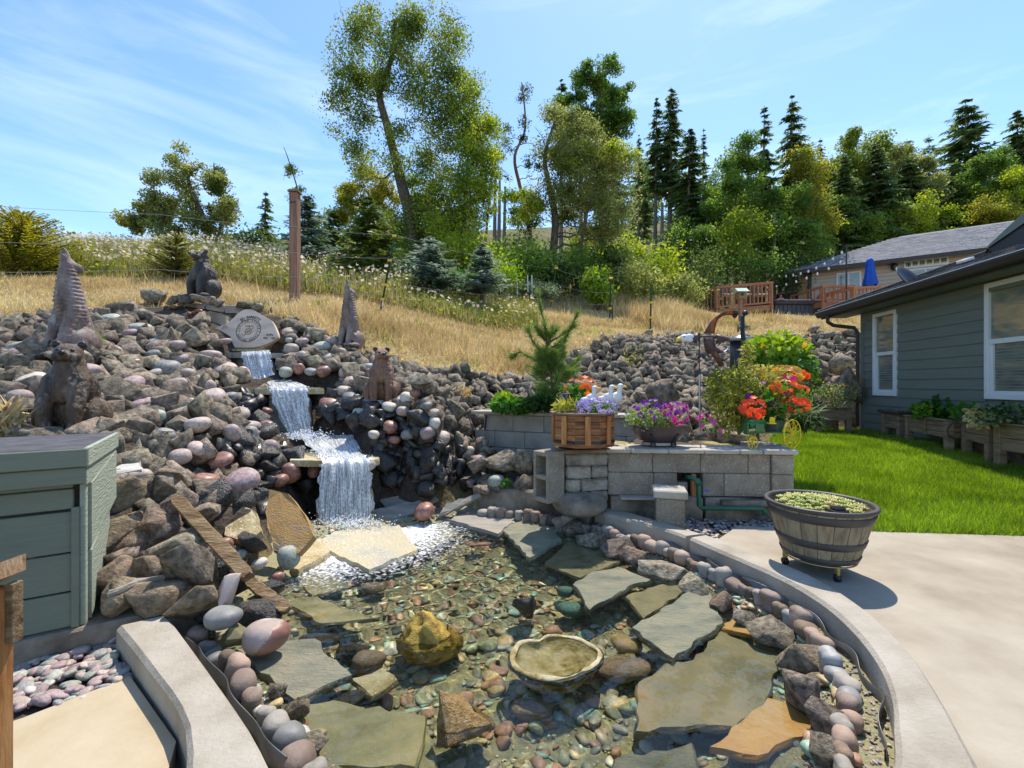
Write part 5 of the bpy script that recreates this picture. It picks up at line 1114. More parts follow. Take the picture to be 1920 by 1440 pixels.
def coyote(loc, h, rz, lab, mat):
    t = thing('coyote_statue', lab, 'statue', loc, rz); b = B()
    b.ball((0, .10, .13), (.145, .15, .135), 3)
    cap(b, (0, .09, .18), (0, .0, .5), .125, .118, 9); cap(b, (0, .0, .5), (0, -.015, .72), .118, .082, 8); cap(b, (0, -.015, .72), (0, -.02, .82), .082, .062, 5)
    b.ball((0, -.015, .835), (.062, .062, .07), 3); cap(b, (0, -.03, .86), (0, -.045, .965), .046, .026, 6)
    b.ball((0, -.062, .90), (.03, .022, .05), 3)
    for s_ in (-1, 1):
        cap(b, (s_*.07, -.02, .42), (s_*.066, -.13, .06), .062, .045); b.ball((s_*.066, -.165, .03), (.048, .07, .032), 3)
        b.ball((s_*.125, .05, .12), (.062, .14, .125), 3); b.ball((s_*.145, -.07, .035), (.05, .1, .036), 3); b.ball((s_*.052, .045, .82), (.02, .035, .05), 3, (R(35), 0, 0))
    cap(b, (0, .2, .05), (.12, .24, .03), .04, .03, 4)
    me = remesh(b, .0095, 'coyote_body', 3); V = me_np(me)
    fur = (V[:, 2] > .34)*(V[:, 2] < .82)*(V[:, 1] < .06)
    ring = .0042*np.sin(V[:, 2]*175+2.6*snoise(V, 9, 2)+np.abs(V[:, 0])*34)
    V += unit(V*[1, 1, 0]+[0, 0, .001])*(ring*fur+.004*snoise(V, 45, 5))[:, None]
    me_set(me, V*h/.985); put('body', me, mat, t); s_ = h/.985
    b = B(); b.ball(Vector((0, -.052, .978))*s_, (.017, .015, .014), 2); b.put('nose', M['dark'], t, False, True)
    b = B(); b.box(Vector((0, -.073, .905))*s_, (.03, .008, .02), (R(20), 0, 0), .002); b.put('mouth', M['dark'], t)
    return t
coyote(at(131, 664, 4.6), 1.05, R(-8), 'large howling coyote statue on the rocks behind the front bear', M['coyote'])
coyote(at(655, 652, 7.0), 1.01, R(-14), 'small looking howling coyote statue at the grass edge above the pile', M['coyote'])

# ------------------------------------------------------------------ engraved stone
OC = at(460, 652, 6.6); TS = 6.6/F; tilt = R(-16)
PLM = Matrix.Translation(OC) @ Euler((tilt, 0, R(0))).to_matrix().to_4x4()
t = thing('engraved_stone', 'pinkish tan memorial stone engraved with a round crest and lettering', 'memorial stone', OC)
out = [(-61,-49),(-40,-38),(-15,-72),(4,-75),(22,-68),(46,-52),(62,-29),(63,-21),(48,-9),(30,2),(12,2),(-18,2),(-38,-22)]
out = [(-60,36),(-35,48),(-15,71),(4,74),(26,63),(45,52),(56,36),(63,20),(60,14),(40,2),(18,-3),(-5,-3),(-22,-1),(-42,18)]
pol = resample(out+[out[0]], 4)[:-1]; b = B(); b.prism([(x*TS, y*TS) for x, y in pol], 0, .07); me = b.mesh('stone_slab')
me.transform(PLM @ Matrix.Rotation(PI/2, 4, 'X') @ Matrix.Translation((0, 0, 0)))
bm = bmesh.new(); bm.from_mesh(me); bmesh.ops.bevel(bm, geom=[e for e in bm.edges if len(e.link_faces) == 2 and e.calc_face_angle(0) > 1], offset=.006, segments=2, affect='EDGES'); bm.to_mesh(me); bm.free()
put('stone_slab', me, mk('tan_sandstone', [(.56, .42, .32), (.68, .53, .42), (.74, .6, .48)], scale=3, rough=.75, bump=.2, bscale=40, stretch=(1, 1, 3)), t, True)
INK = mk('engraved_black', [(.02, .018, .02), (.05, .045, .045)], scale=9, rough=.8); INK2 = mk('engraved_brown', [(.2, .12, .06), (.3, .2, .1)], scale=9, rough=.8)
FM = PLM @ Matrix.Rotation(PI/2, 4, 'X')     # local xy plane = stone face, z towards the viewer
def glyphs(txt, size, place, depth=.004):
    """place(i, n) -> (x, y, angle) for every letter"""
    vs = B()
    for i, ch in enumerate(txt):
        if ch == ' ': continue
        cu = bpy.data.curves.new('g', 'FONT'); cu.body = ch; cu.size = size; cu.align_x = 'CENTER'; cu.extrude = depth/2; cu.resolution_u = 2
        o = bpy.data.objects.new('g', cu); col.objects.link(o); dg = bpy.context.evaluated_depsgraph_get(); me = bpy.data.meshes.new_from_object(o.evaluated_get(dg))
        x, y, a = place(i, len(txt)); Mx = Matrix.Translation((x*TS, y*TS, .072+depth*.1)) @ Matrix.Rotation(a, 4, 'Z')
        vs.add([v.co for v in me.vertices], [tuple(p.vertices) for p in me.polygons], FM @ Mx); bpy.data.objects.remove(o); bpy.data.curves.remove(cu); bpy.data.meshes.remove(me)
    return vs
cx, cy, RR = 6, 31, 22.5
def arc(r, a0, a1, flip=False):
    def f(i, n):
        a = R(a0+(a1-a0)*(i/(n-1))); return (cx+r*math.cos(a), cy+r*math.sin(a), a-PI/2 if not flip else a+PI/2)
    return f
glyphs('ED BARRETT', .062, arc(24.5, 128, 52)).put('name_lettering', INK, t, True)
glyphs('UNITED STATES', .036, arc(18.2, 168, 12)).put('crest_lettering', INK, t, True)
glyphs('MARINE CORPS', .036, arc(21.3, 208, 332, True)).put('crest_lettering', INK, t, True)
glyphs('RVN', .05, lambda i, n: (43+i*4, 20, R(-6))).put('side_lettering', INK, t, True)
glyphs('1962 - 1967', .036, lambda i, n: (36.5+i*2.1, 14.5-i*.1, R(-4))).put('side_lettering', INK, t, True)
b = B()
for r, w in ((22.6, 1.1), (16.6, .45)): b.tube([((cx+r*math.cos(a))*TS, (cy+r*math.sin(a))*TS, .071) for a in np.linspace(0, 2*PI, 49)], w*TS/2, 6, False, M=FM)
for a in (180, 0): b.ball(((cx+19.6*math.cos(R(a)))*TS, (cy+19.6*math.sin(R(a))-2)*TS, .071), (1.2*TS, 1.2*TS, .003), 1, M=FM)
b.put('crest_rings', INK, t, True)
b = B()
for ph in (0, .5, 1.0): b.tube([((cx+6.5*math.cos(a)*math.cos(ph*1.3))*TS, (cy-2+6.5*math.sin(a))*TS, .071) for a in np.linspace(0, 2*PI, 25)], .25*TS, 5, False, M=FM)
for y in (-3, 0, 3): b.tube([((cx+q*math.sqrt(max(0, 6.5**2-y*y)))*TS, (cy-2+y)*TS, .071) for q in (-1, 1)], .22*TS, 5, True, M=FM)
b.tube([((cx+10)*TS, (cy+7)*TS, .071), ((cx-8)*TS, (cy-9)*TS, .071)], .4*TS, 6, True, M=FM); b.tube([((cx-12+4*q)*TS, (cy-5-6*math.sin(q*1.3))*TS, .071) for q in np.linspace(0, 2, 9)], .4*TS, 6, True, M=FM)
for s_ in (-1, 1): b.tube([((cx+s_*x)*TS, (cy+y)*TS, .071) for x, y in ((1, 7), (4, 10), (8, 10.5), (6, 8), (3, 7))], .45*TS, 6, True, M=FM)
b.ball((cx*TS, (cy+9)*TS, .071), (1.4*TS, 2.2*TS, .003), 2, M=FM); b.put('crest_emblem', INK2, t, True)
b = B()
for k_ in range(6): b.tube([((-43+k_*1.6)*TS, (44-abs(k_-2)*1.5)*TS, .071), ((-45+k_*2.4)*TS, (33+k_*.5)*TS, .071)], .4*TS, 5, True, M=FM)
b.put('small_engraving', mk('engraved_mauve', [(.25, .15, .15), (.35, .22, .2)], scale=9), t, True)

# low paver wall and ant ornaments
t = thing('paver_wall', 'low wall of weathered paver blocks under the roaring bear', 'wall', at(345, 590, 7.2))
for k_, (x0, x1) in enumerate([(266, 308), (309, 350), (351, 388), (389, 424), (425, 447)]):
    for r_ in range(2):
        xa, xb = x0+r_*9-4, x1+r_*9-5; Yk = 7.25+.0*k_; b = B(); c = at((xa+xb)/2, 575+r_*17+k_*1.2, Yk); b.box(c+Vector((0, .1, 0)), ((xb-xa)*Yk/F-.006, .2, 15*Yk/F), None, .008); b.put('paver', M['block_grey'] if r_ else M['cap'], t, True)
def ant(px, py, Y, lab):
    t = thing('ant_ornament', lab, 'ornament', at(px, py, Y)); s_ = Y/F
    for nm, x, r in (('abdomen', 9, (8, 6, 5)), ('thorax', 0, (5, 4, 4)), ('head', -8, (5, 4.5, 4.2))):
        b = B(); b.ball((x*s_, 0, (4+x*.35)*s_), tuple(q*s_ for q in r), 2); b.put(nm, M['antm'], t, False, True)
    for k_ in range(6):
        sd = -1 if k_ % 2 else 1; x = (-3+3*(k_//2)); b = B(); b.tube([(x*s_, sd*2*s_, 4*s_), ((x+(k_//2-1)*4)*s_, sd*7*s_, 5*s_), ((x+(k_//2-1)*7)*s_, sd*9*s_, -11*s_)], .5*s_, 5); b.put('leg', M['antm'], t)
    for sd in (-1, 1): b = B(); b.tube([(-10*s_, sd*2*s_, 5*s_), (-15*s_, sd*3*s_, 11*s_)], .4*s_, 5); b.put('antenna', M['antm'], t)
M['antm'] = mk('rusty_ant_metal', [(.12, .05, .025), (.24, .1, .05), (.05, .035, .03)], scale=40, rough=.45, metal=.4)
ant(364, 591, 6.75, 'rusty metal ant ornament on the upright grey slate'); ant(316, 584, 7.0, 'rusty metal ant ornament in front of the low paver wall')

# ------------------------------------------------------------------ block walls and pillar
def rx(px, Yl, Yr, pl, pr_):
    k_ = (px-pl)/(pr_-pl); return k_
WL = Vector((.876, 4.15, 0)); WR = Vector((2.507, 4.05, 0)); wd = (WR-WL); wlen = wd.length; wd.normalize(); wn_ = Vector((-wd.y, wd.x, 0))
WM = Matrix((( wd.x, wn_.x, 0, WL.x), (wd.y, wn_.y, 0, WL.y), (0, 0, 1, 0), (0, 0, 0, 1)))
t = thing('block_wall', 'long aggregate block retaining wall with a pale cap behind the barrel', 'retaining wall', WL)
def wb(name, x0, x1, z0, z1, mat, y0=0, y1=.2, bev=.006, par=None, Mx=None):
    b = B(); b.box(((x0+x1)/2, (y0+y1)/2, (z0+z1)/2), (x1-x0-.004, y1-y0, z1-z0-.004), None, bev, M=Mx or WM); return b.put(name, mat, par or t, True)
for x0, x1 in ((0,.405),(.405,.83),(.83,1.25),(1.25,1.445)): wb('block', x0, x1, .392, .57, M['block_agg'], .02)
for x0, x1 in ((0,.415),(.415,.625),(.85,1.04),(1.04,1.445)): wb('block', x0, x1, .183, .392, M['block_agg'], .02)
wb('corner_block', 1.445, 1.634, .392, .57, M['block_agg'], -.01, .38); wb('corner_block', 1.445, 1.634, .183, .392, M['block_agg'], -.01, .38)
for x0, x1 in ((-.02,.2),(.2,.535),(.535,.85),(.85,1.16),(1.16,1.36)): wb('cap_stone', x0, x1, .572, .613, M['cap'], -.03, .31)
wb('cap_stone', 1.36, 1.66, .572, .618, M['cap'], -.04, .31); wb('cap_stone', 1.44, 1.75, .572, .612, M['cap'], .315, .63); wb('corner_block', 1.47, 1.66, .183, .57, M['block_agg'], .385, 1.4)
for x0, x1 in ((.02,.5),(.5,.84),(.86,1.66)): wb('footing', x0, x1, -.06, .18, M['conc_old'], -.02, .3)
wb('ledge', .1, .52, .165, .188, M['cap'], -.09, .02); wb('ledge', .98, 1.5, .12, .175, M['conc_old'], -.08, -.022)
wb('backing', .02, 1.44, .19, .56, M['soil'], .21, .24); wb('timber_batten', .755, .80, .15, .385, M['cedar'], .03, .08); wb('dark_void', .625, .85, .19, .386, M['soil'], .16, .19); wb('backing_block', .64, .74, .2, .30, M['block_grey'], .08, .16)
bed = struct('bed_soil', B().prism([(.9, 4.3), (2.55, 4.25), (2.65, 5.4), (.95, 5.4)], .2, .56).mesh('bed_soil'), M['soil'])
# green pipe with a blue valve
t = thing('green_pipe', 'green pipe elbow with a blue valve coming through the block wall', 'pipe', at(1300, 900, 4.0)); M['gpipe'] = mk('dark_green_pipe', [(.02, .1, .06), (.035, .15, .09)], scale=4, rough=.4)
b = B(); b.tube([at(1283, 893, 4.2), at(1298, 896, 4.02), at(1306, 900, 4.0), at(1310, 910, 4.0), at(1311, 948, 4.0), at(1316, 953, 3.99), at(1430, 953, 3.95), at(1434, 958, 3.95), at(1434, 966, 3.95)], .02, 12); b.put('pipe', M['gpipe'], t, True, True)
b = B(); b.tube([at(1306, 899, 4.0), at(1311, 908, 4.0)], .027, 12); b.put('elbow', M['gpipe'], t, True, True)
b = B(); b.box(at(1324, 920, 3.98), (.06, .012, .012), (0, .1, 0), .003); b.put('valve_handle', mk('blue_plastic', [(.03, .1, .5), (.04, .14, .6)], scale=3, rough=.4), t, True)
# concrete block seat
t = thing('block_stool', 'short concrete block stool with a flat cap in the pebble bed', 'stool', at(1266, 965, 3.72))
SM = Matrix.Translation(Vector((at(1262, 915, 3.72).x, 3.72, 0))) @ Matrix.Rotation(R(-14), 4, 'Z')
wb('block', -.135, .095, -.05, .26, M['block_agg'], 0, .2, .008, t, SM); wb('cap_stone', -.155, .115, .26, .33, M['cap'], -.025, .225, .01, t, SM)
# hollow block standing on the back kerb
t = thing('hollow_block', 'grey two cell concrete block standing on end beside the stone pillar', 'concrete block', at(1030, 935, 4.1)); CM = Matrix.Translation(at(1029, 938, 4.08)) @ Matrix.Rotation(R(38), 4, 'Z')
b = B(); w_, d_, h_ = .2, .185, .445
def wallp(x0, x1, y0, y1, z0, z1): b.box(((x0+x1)/2, (y0+y1)/2, (z0+z1)/2), (x1-x0, y1-y0, z1-z0), None, .006, M=CM)
# face with the two cells looks left, solid face right
wallp(-.1, .1, -.1, -.066, 0, h_); wallp(-.1, .1, .066, .1, 0, h_)
for z0, z1 in ((0, .04), (.2, .238), (.405, h_)): wallp(-.099, .099, -.066, .066, z0, z1)
wallp(.03, .06, -.066, .066, .04, .2); wallp(.03, .06, -.066, .066, .238, .405)
b.put('block_body', M['block_agg'], t, True)
# split stone pillar
PM = Matrix.Translation(at(1098, 940, 4.16)) @ Matrix.Rotation(R(10), 4, 'Z'); t = thing('stone_pillar', 'stacked split face stone pillar carrying the octagonal cedar planter', 'pillar', at(1098, 940, 4.16))
zc = .0
for r_, hh in enumerate((.1, .115, .115, .115)):
    x = -.2
    for k_, w_ in enumerate(((.22, .18), (.14, .26), (.24, .16), (.4,))[r_]):
        b = B(); b.box((x+w_/2, .1, zc+hh/2), (w_-.006, .3, hh-.006), None, .014, M=PM); me = b.mesh('split_stone'); bm = bmesh.new(); bm.from_mesh(me); bmesh.ops.subdivide_edges(bm, edges=bm.edges[:], cuts=3, use_grid_fill=True)
        for v in bm.verts: v.co += Vector((random.uniform(-1, 1), random.uniform(-1.5, 1), random.uniform(-.4, .4)))*.006
        bm.to_mesh(me); bm.free(); put('split_stone', me, M['split'], t, True); x += w_
    zc += hh
b = B(); b.box((0, .1, zc+.018), (.44, .34, .035), None, .008, M=PM); b.put('pillar_cap', M['planterwood'], t, True)
V, Fc = stone_np(990, 4, (1, .75, .42)); o = put('boulder', np_mesh('boulder', V*.25, Fc), M['conc_old'], smooth=True); o.location = at(1090, 945, 4.05); tag(o, 'stained rounded boulder under the stone pillar at the kerb', 'boulder')
# grey block planter behind
GL = Vector((at(890, 800, 5.75).x, 5.75, 0)); GR = Vector((at(1182, 800, 4.98).x, 4.98, 0)); gd = GR-GL; gl_ = gd.length; gd.normalize(); gn = Vector((-gd.y, gd.x, 0))
GM = Matrix(((gd.x, gn.x, 0, GL.x), (gd.y, gn.y, 0, GL.y), (0, 0, 1, 0), (0, 0, 0, 1))); t = thing('block_planter', 'grey block raised planter holding the young pine', 'planter', GL)
for r_ in range(3):
    x = .12 if r_ == 0 else (0 if r_ == 1 else .05); k_ = 0
    while x < gl_-.02:
        w_ = .4 if not (k_ == 0 and r_ != 0) else (.28 if r_ == 1 else .35); w_ = min(w_, gl_-x); wb('block', x, x+w_, .82-.2*(r_+1), .82-.2*r_, M['block_grey'], 0 if r_ else .012, .2, .006, t, GM); x += w_; k_ += 1
x = -.03
while x < gl_: w_ = min(.42, gl_+.02-x); wb('cap_stone', x, x+w_, .822, .866, M['cap'], -.05, .26, .006, t, GM); x += w_
for k_ in range(3): wb('block', gl_-.2, gl_, .2+.2*k_, .4+.2*k_, M['block_grey'], .205, .8, .006, t, GM)
wb('soil', .1, gl_-.2, .3, .835, M['soil'], .2, .95, 0, t, GM)
b = B(); b.tube([at(912, 778, 5.62), at(909, 806, 5.62)], .012, 6); tag(b.put('support_stick', M['black']), 'thin black stick propping the left end of the planter cap', 'stick')

# ------------------------------------------------------------------ octagonal cedar planter and flowers
OP = at(1093, 838, 4.12); t = thing('cedar_planter', 'octagonal cedar planter with a black hoop on the stone pillar', 'planter', OP)
def octo(r, z0, z1, th, name, mat, split=1):
    for k_ in range(8):
        a0, a1 = PI/8+k_*PI/4, PI/8+(k_+1)*PI/4; rc = r/math.cos(PI/8)
        p, q = Vector((rc*math.cos(a0), rc*math.sin(a0), 0)), Vector((rc*math.cos(a1), rc*math.sin(a1), 0)); mid = (p+q)/2; an = math.atan2(mid.y, mid.x); L_ = (q-p).length
        for s_ in range(split):
            za, zb = z0+(z1-z0)*s_/split, z0+(z1-z0)*(s_+1)/split
            b = B(); b.box((mid.x*(1-th/2/r), mid.y*(1-th/2/r), (za+zb)/2), (th, L_-.002, zb-za-.003), (0, 0, an), .003); b.put(name, mat, t)
octo(.262, .02, .30, .025, 'slat', M['cedar_h'], 5); octo(.29, .30, .322, .06, 'rim_board', M['planterwood']); octo(.2655, .055, .085, .006, 'hoop', M['black'])
for k_ in range(8):
    an = k_*PI/4+PI/4; b = B(); b.box((.272*math.cos(an), .272*math.sin(an), .17), (.018, .05, .25), (0, 0, an), .004); b.put('batten', M['cedar'], t)
B().lathe([(.24, .2), (.24, .28)], 8).put('soil', M['soil'], t)
def fl_mesh(C, Nrm, r, petals=5, cup=.25, wd=.8):
    out = []
    for c, n in zip(C, Nrm):
        n = unit(n); u = unit(np.cross(n, [.3, .5, .8])); v = np.cross(n, u); rr_ = r*rng.uniform(.75, 1.2); V = [c-n*rr_*.1]; Fq = []
        for k_ in range(petals):
            a = 2*PI*k_/petals; d = math.cos(a)*u+math.sin(a)*v; s_ = -math.sin(a)*u+math.cos(a)*v; i = len(V)
            V += [c+d*rr_*.6+s_*rr_*wd*.5+n*rr_*cup*.5, c+d*rr_+n*rr_*cup, c+d*rr_*.6-s_*rr_*wd*.5+n*rr_*cup*.5]; Fq.append([0, i, i+1, i+2])
        out.append((np.array(V), np.array(Fq)))
    return np_join(out)
def blob_pts(n, c, r, shell=.6):
    d = unit(rng.normal(size=(n, 3))); rad = rng.uniform(shell, 1, n)**.6; return np.array(c)+d*rad[:, None]*np.array(r), d
petal = lambda nm, a, b_, tr=.35: mk(nm, [a, b_], scale=30, detail=2, rough=.5, island=.25, transl=tr)
M['p_orange'] = petal('orange_petals', (.75, .12, .015), (.85, .2, .02)); M['p_lilac'] = petal('lilac_petals', (.42, .3, .62), (.62, .5, .8)); M['p_purple'] = petal('purple_petals', (.16, .03, .36), (.3, .06, .5)); M['p_mag'] = petal('magenta_petals', (.45, .02, .25), (.6, .05, .33))
M['p_red'] = petal('red_orange_petals', (.8, .06, .02), (.85, .14, .03)); M['p_gold'] = petal('golden_heads', (.6, .34, .04), (.72, .45, .08)); M['p_pink'] = petal('pink_petals', (.65, .08, .25), (.7, .2, .4)); M['p_white'] = petal('white_petals', (.75, .73, .68), (.85, .84, .8)); M['p_core'] = petal('dark_flower_hearts', (.05, .01, .12), (.08, .02, .16))
M['l_lime'] = leafmat('lime_leaves', (.16, .28, .02), (.3, .4, .05), vary=.25); M['l_green'] = leafmat('fresh_green_leaves', (.05, .16, .02), (.11, .26, .04)); M['l_dark'] = leafmat('dark_green_leaves', (.02, .055, .012), (.05, .1, .02)); M['l_olive'] = leafmat('olive_yellow_leaves', (.17, .2, .03), (.3, .32, .06), (.42, .36, .1))
M['l_yellow'] = leafmat('yellow_green_leaves', (.3, .33, .04), (.46, .44, .08)); M['l_grey'] = leafmat('grey_green_leaves', (.14, .19, .1), (.24, .3, .18)); M['l_red'] = leafmat('reddish_leaves', (.2, .13, .05), (.3, .22, .08), (.12, .2, .05)); M['stem'] = mk('plant_stems', [(.12, .16, .04), (.2, .22, .07)], scale=5)
def plant(name, lab, cat, base, leaves=(), flowers=(), stems=None, group=None):
    """leaves: (n, centre, radii, length, width, material, droop); flowers: (n, centre, radii, r, petals, material)"""
    t = thing(name, lab, cat, base, group=group); base = Vector(base)
    for n, c, r, L, w, m, dr in leaves:
        P, d = blob_pts(n, c, r, .25); V, Fc = leaf_quads(P, rng.uniform(.7, 1.2, n)*L, rng.uniform(.7, 1.2, n)*w, D=d+rng.normal(size=(n, 3))*.7, droop=dr); V -= np.array(base)
        put('foliage', np_mesh('foliage', V, Fc), M[m], t)
    if stems:
        b = B()
        for n, c, r, th in stems:
            for _ in range(n): e = blob_pts(1, c, r, .5)[0][0]; m_ = (np.array(base)+e)/2+rng.normal(size=3)*.04; b.tube([(0, 0, 0), tuple(m_-np.array(base)), tuple(e-np.array(base))], [th, th*.8, th*.4], 5)
        b.put('stems', M['stem'], t)
    for n, c, r, fr, pt, m in flowers:
        P, d = blob_pts(n, c, r, .75); toc = np.array([0, 0, 1.2])-P; Nn = unit(d+unit(toc)*.8+[0, 0, .3])
        for P_, N_ in zip(P, Nn) if n <= 60 else ():
            pass
        if n <= 40:
            for i in range(n):
                V, Fc = fl_mesh(P[i:i+1], Nn[i:i+1], fr, pt); put('flower', np_mesh('flower', V-np.array(base), Fc), M[m], t)
        else:
            V, Fc = fl_mesh(P, Nn, fr, pt); tag(put('flowers', np_mesh('flowers', V-np.array(base), Fc), M[m], t), kind='stuff')
            V, Fc = fl_mesh(P+Nn*.003, Nn, fr*.33, 4); tag(put('flower_hearts', np_mesh('hearts', V-np.array(base), Fc), M['p_core' if m in ('p_lilac', 'p_purple', 'p_mag') else m], t), kind='stuff')
    return t
v = lambda px, py, Y: tuple(at(px, py, Y))
plant('petunia_plant', 'lilac petunias with dark hearts spilling over the cedar planter', 'flowers', v(1115, 770, 4.1), [(500, v(1118, 765, 4.05), (.2, .15, .06), .035, .02, 'l_green', .2)], [(150, v(1118, 763, 4.0), (.2, .15, .075), .02, 5, 'p_lilac')])
plant('lime_plant', 'lime yellow leaved plant in the left of the cedar planter', 'plant', v(1055, 772, 4.1), [(70, v(1062, 760, 4.05), (.13, .1, .05), .11, .035, 'l_yellow', .1)])
plant('nasturtium', 'orange flowering nasturtium behind the lantern', 'flowers', v(1075, 775, 4.7), [(260, v(1080, 740, 4.7), (.2, .15, .13), .06, .055, 'l_green', 0)], [(16, v(1090, 728, 4.6), (.17, .1, .13), .038, 5, 'p_orange')])
plant('nasturtium_leaves', 'round leaved green ground cover in front of the young pine', 'plant', v(970, 768, 5.4), [(520, v(965, 760, 5.4), (.33, .2, .1), .075, .07, 'l_green', 0), (160, v(1010, 757, 5.2), (.2, .12, .1), .085, .08, 'l_dark', 0), (140, v(945, 748, 5.5), (.15, .15, .1), .07, .06, 'l_lime', 0)])
# lantern
LP = at(1057, 748, 4.3); t = thing('lantern', 'small black solar lantern with frosted glass among the orange flowers', 'lantern', LP)
B().lathe([(.055, .058), (.075, .05), (.075, .046)], 4).put('roof', M['black'], t); B().lathe([(.028, .07), (.03, .058)], 8).put('cap', M['black'], t)
B().lathe([(.048, .045), (.035, -.045)], 4).put('glass', mk('frosted_glass', [(.25, .27, .3), (.42, .44, .46)], scale=9, rough=.3), t)
for k_ in range(4):
    a = k_*PI/2; b = B(); b.tube([(.05*math.cos(a), .05*math.sin(a), .047), (.037*math.cos(a), .037*math.sin(a), -.047)], .005, 6); b.put('frame_bar', M['black'], t)
    a2 = a+PI/4; b = B(); ca, sa = math.cos(a2), math.sin(a2)
    for s_ in (-1, 1): b.tube([(.036*ca-s_*.03*sa, .036*sa+s_*.03*ca, .04), (.028*ca+s_*.022*sa, .028*sa-s_*.022*ca, -.04)], .0025, 5)
    b.put('cross_bars', M['black'], t)
B().lathe([(.04, -.045), (.02, -.06), (.008, -.07), (.008, -.28)], 8).put('stake', M['black'], t)
# gulls
M['gull'] = mk('white_gull_paint', [(.72, .72, .7), (.82, .82, .8)], scale=5, rough=.5); M['beak'] = mk('yellow_beak', [(.75, .5, .03), (.8, .58, .05)], scale=5, rough=.45)
def gull(px, py, Y, rz, lab, s_=1):
    t = thing('gull_figurine', lab, 'bird figurine', at(px, py, Y), rz, 'white gull figurines by the cedar planter'); b = B()
    b.ball((.0, .0, -.02), (.055, .04, .055), 3); b.ball((-.05, 0, -.025), (.06, .035, .03), 3); cap(b, (.025, 0, .0), (.03, 0, .075), .026, .022, 5); b.ball((.037, 0, .09), (.03, .025, .026), 3)
    me = remesh(b, .006, 'gull_body', 3); put('body', me, M['gull'], t)
    b = B(); b.tube([(.058, 0, .088), (.085, 0, .084), (.1, 0, .074)], [.013, .010, .003], 8); b.put('beak', M['beak'], t, False, True)
    for sd in (-1, 1): b = B(); b.ball((.045, sd*.022, .095), .005, 2); b.put('eye', M['dark'], t)
    t.scale = (s_,)*3
gull(1108, 745, 4.45, 0, 'left white gull figurine partly behind the lilac petunias', 1.0); gull(1140, 743, 4.55, R(-10), 'middle white gull figurine above the lilac petunias', 1.0); gull(1156, 742, 4.6, 0, 'right white gull figurine with the longest neck above the petunias', 1.08)
# oval bowl planter
BP = at(1236, 834, 4.33); t = thing('bowl_planter', 'dark brown oval bowl planter on black feet on the wall cap', 'planter', BP); t.scale = (1.12, .8, 1)
M['bowl'] = mk('brown_glazed_bowl', [(.05, .035, .035), (.1, .07, .07)], scale=4, rough=.35)
B().lathe([(.10, .03), (.17, .05), (.215, .11), (.24, .18), (.25, .19), (.225, .185)], 32).put('bowl', M['bowl'], t, False, True); B().lathe([(.22, .14), (.22, .17)], 24).put('soil', M['soil'], t)
for a in (-60, -120, 60, 120):
    b = B(); ca, sa = math.cos(R(a)), math.sin(R(a)); b.tube([(.22*ca, .22*sa, .12), (.17*ca, .17*sa, .04), (.17*ca, .17*sa, 0)], [.014, .02, .022], 6); b.put('foot', M['black'], t)
b = B(); b.lathe([(.12, .0), (.15, .006), (.14, .03)], 24); b.put('saucer', M['cap'], t)
plant('petunia_plant', 'purple and magenta petunias with pale seed heads in the oval bowl', 'flowers', v(1236, 800, 4.3), [(900, v(1225, 785, 4.3), (.27, .17, .11), .035, .02, 'l_lime', .2), (350, v(1215, 785, 4.2), (.26, .12, .12), .03, .022, 'l_grey', .2)],
      [(52, v(1265, 775, 4.25), (.16, .14, .1), .026, 5, 'p_mag'), (44, v(1235, 768, 4.25), (.25, .16, .1), .024, 5, 'p_purple')])
# ------------------------------------------------------------------ green house on the right
HC = Vector((7.39, 9.6, 0)); hd = Vector((-.164, -1, 0)).normalized(); hn = Vector((-hd.y*-1, -hd.x*-1, 0))
hn = Vector((-.987, .162, 0))                       # outward, towards the lawn
HM = Matrix(((hd.x, hn.x, 0, HC.x), (hd.y, hn.y, 0, HC.y), (0, 0, 1, 0), (0, 0, 0, 1)))   # x along the wall towards the camera, y outwards
def hpx(px):   # distance along the wall of the point seen at photo column px
    k_ = (px-960)/F; return (k_*HC.y-HC.x)/(hd.x-k_*hd.y)
def hz(px, py): Y = HC.y+hd.y*hpx(px); return H-(py-720)/F*Y
house = thing('green_house', 'dark green lap sided house with a low dark roof at the right edge', 'house', HC)
def hb(name, x0, x1, y0, y1, z0, z1, mat, bev=0, par=None, Mx=None):
    b = B(); b.box(((x0+x1)/2, (y0+y1)/2, (z0+z1)/2), (x1-x0, y1-y0, z1-z0), None, bev, M=Mx or HM); return b.put(name, mat, par or house, True)
LEN = 9.0; Z0 = .26; ZT = 2.66
w1 = (hpx(1640), hpx(1684)); w1z = (hz(1660, 742), hz(1660, 585)); w2 = (hpx(1851), hpx(1851)+1.75); w2z = (hz(1851, 748), hz(1851, 533))
hb('foundation', .1, LEN, -.12, -.03, -.1, Z0, M['conc_old']); hb('wall_core', 0, LEN, -.16, -.02, Z0, ZT+.05, M['siding'])
rows = 14; rh = (ZT-Z0)/rows
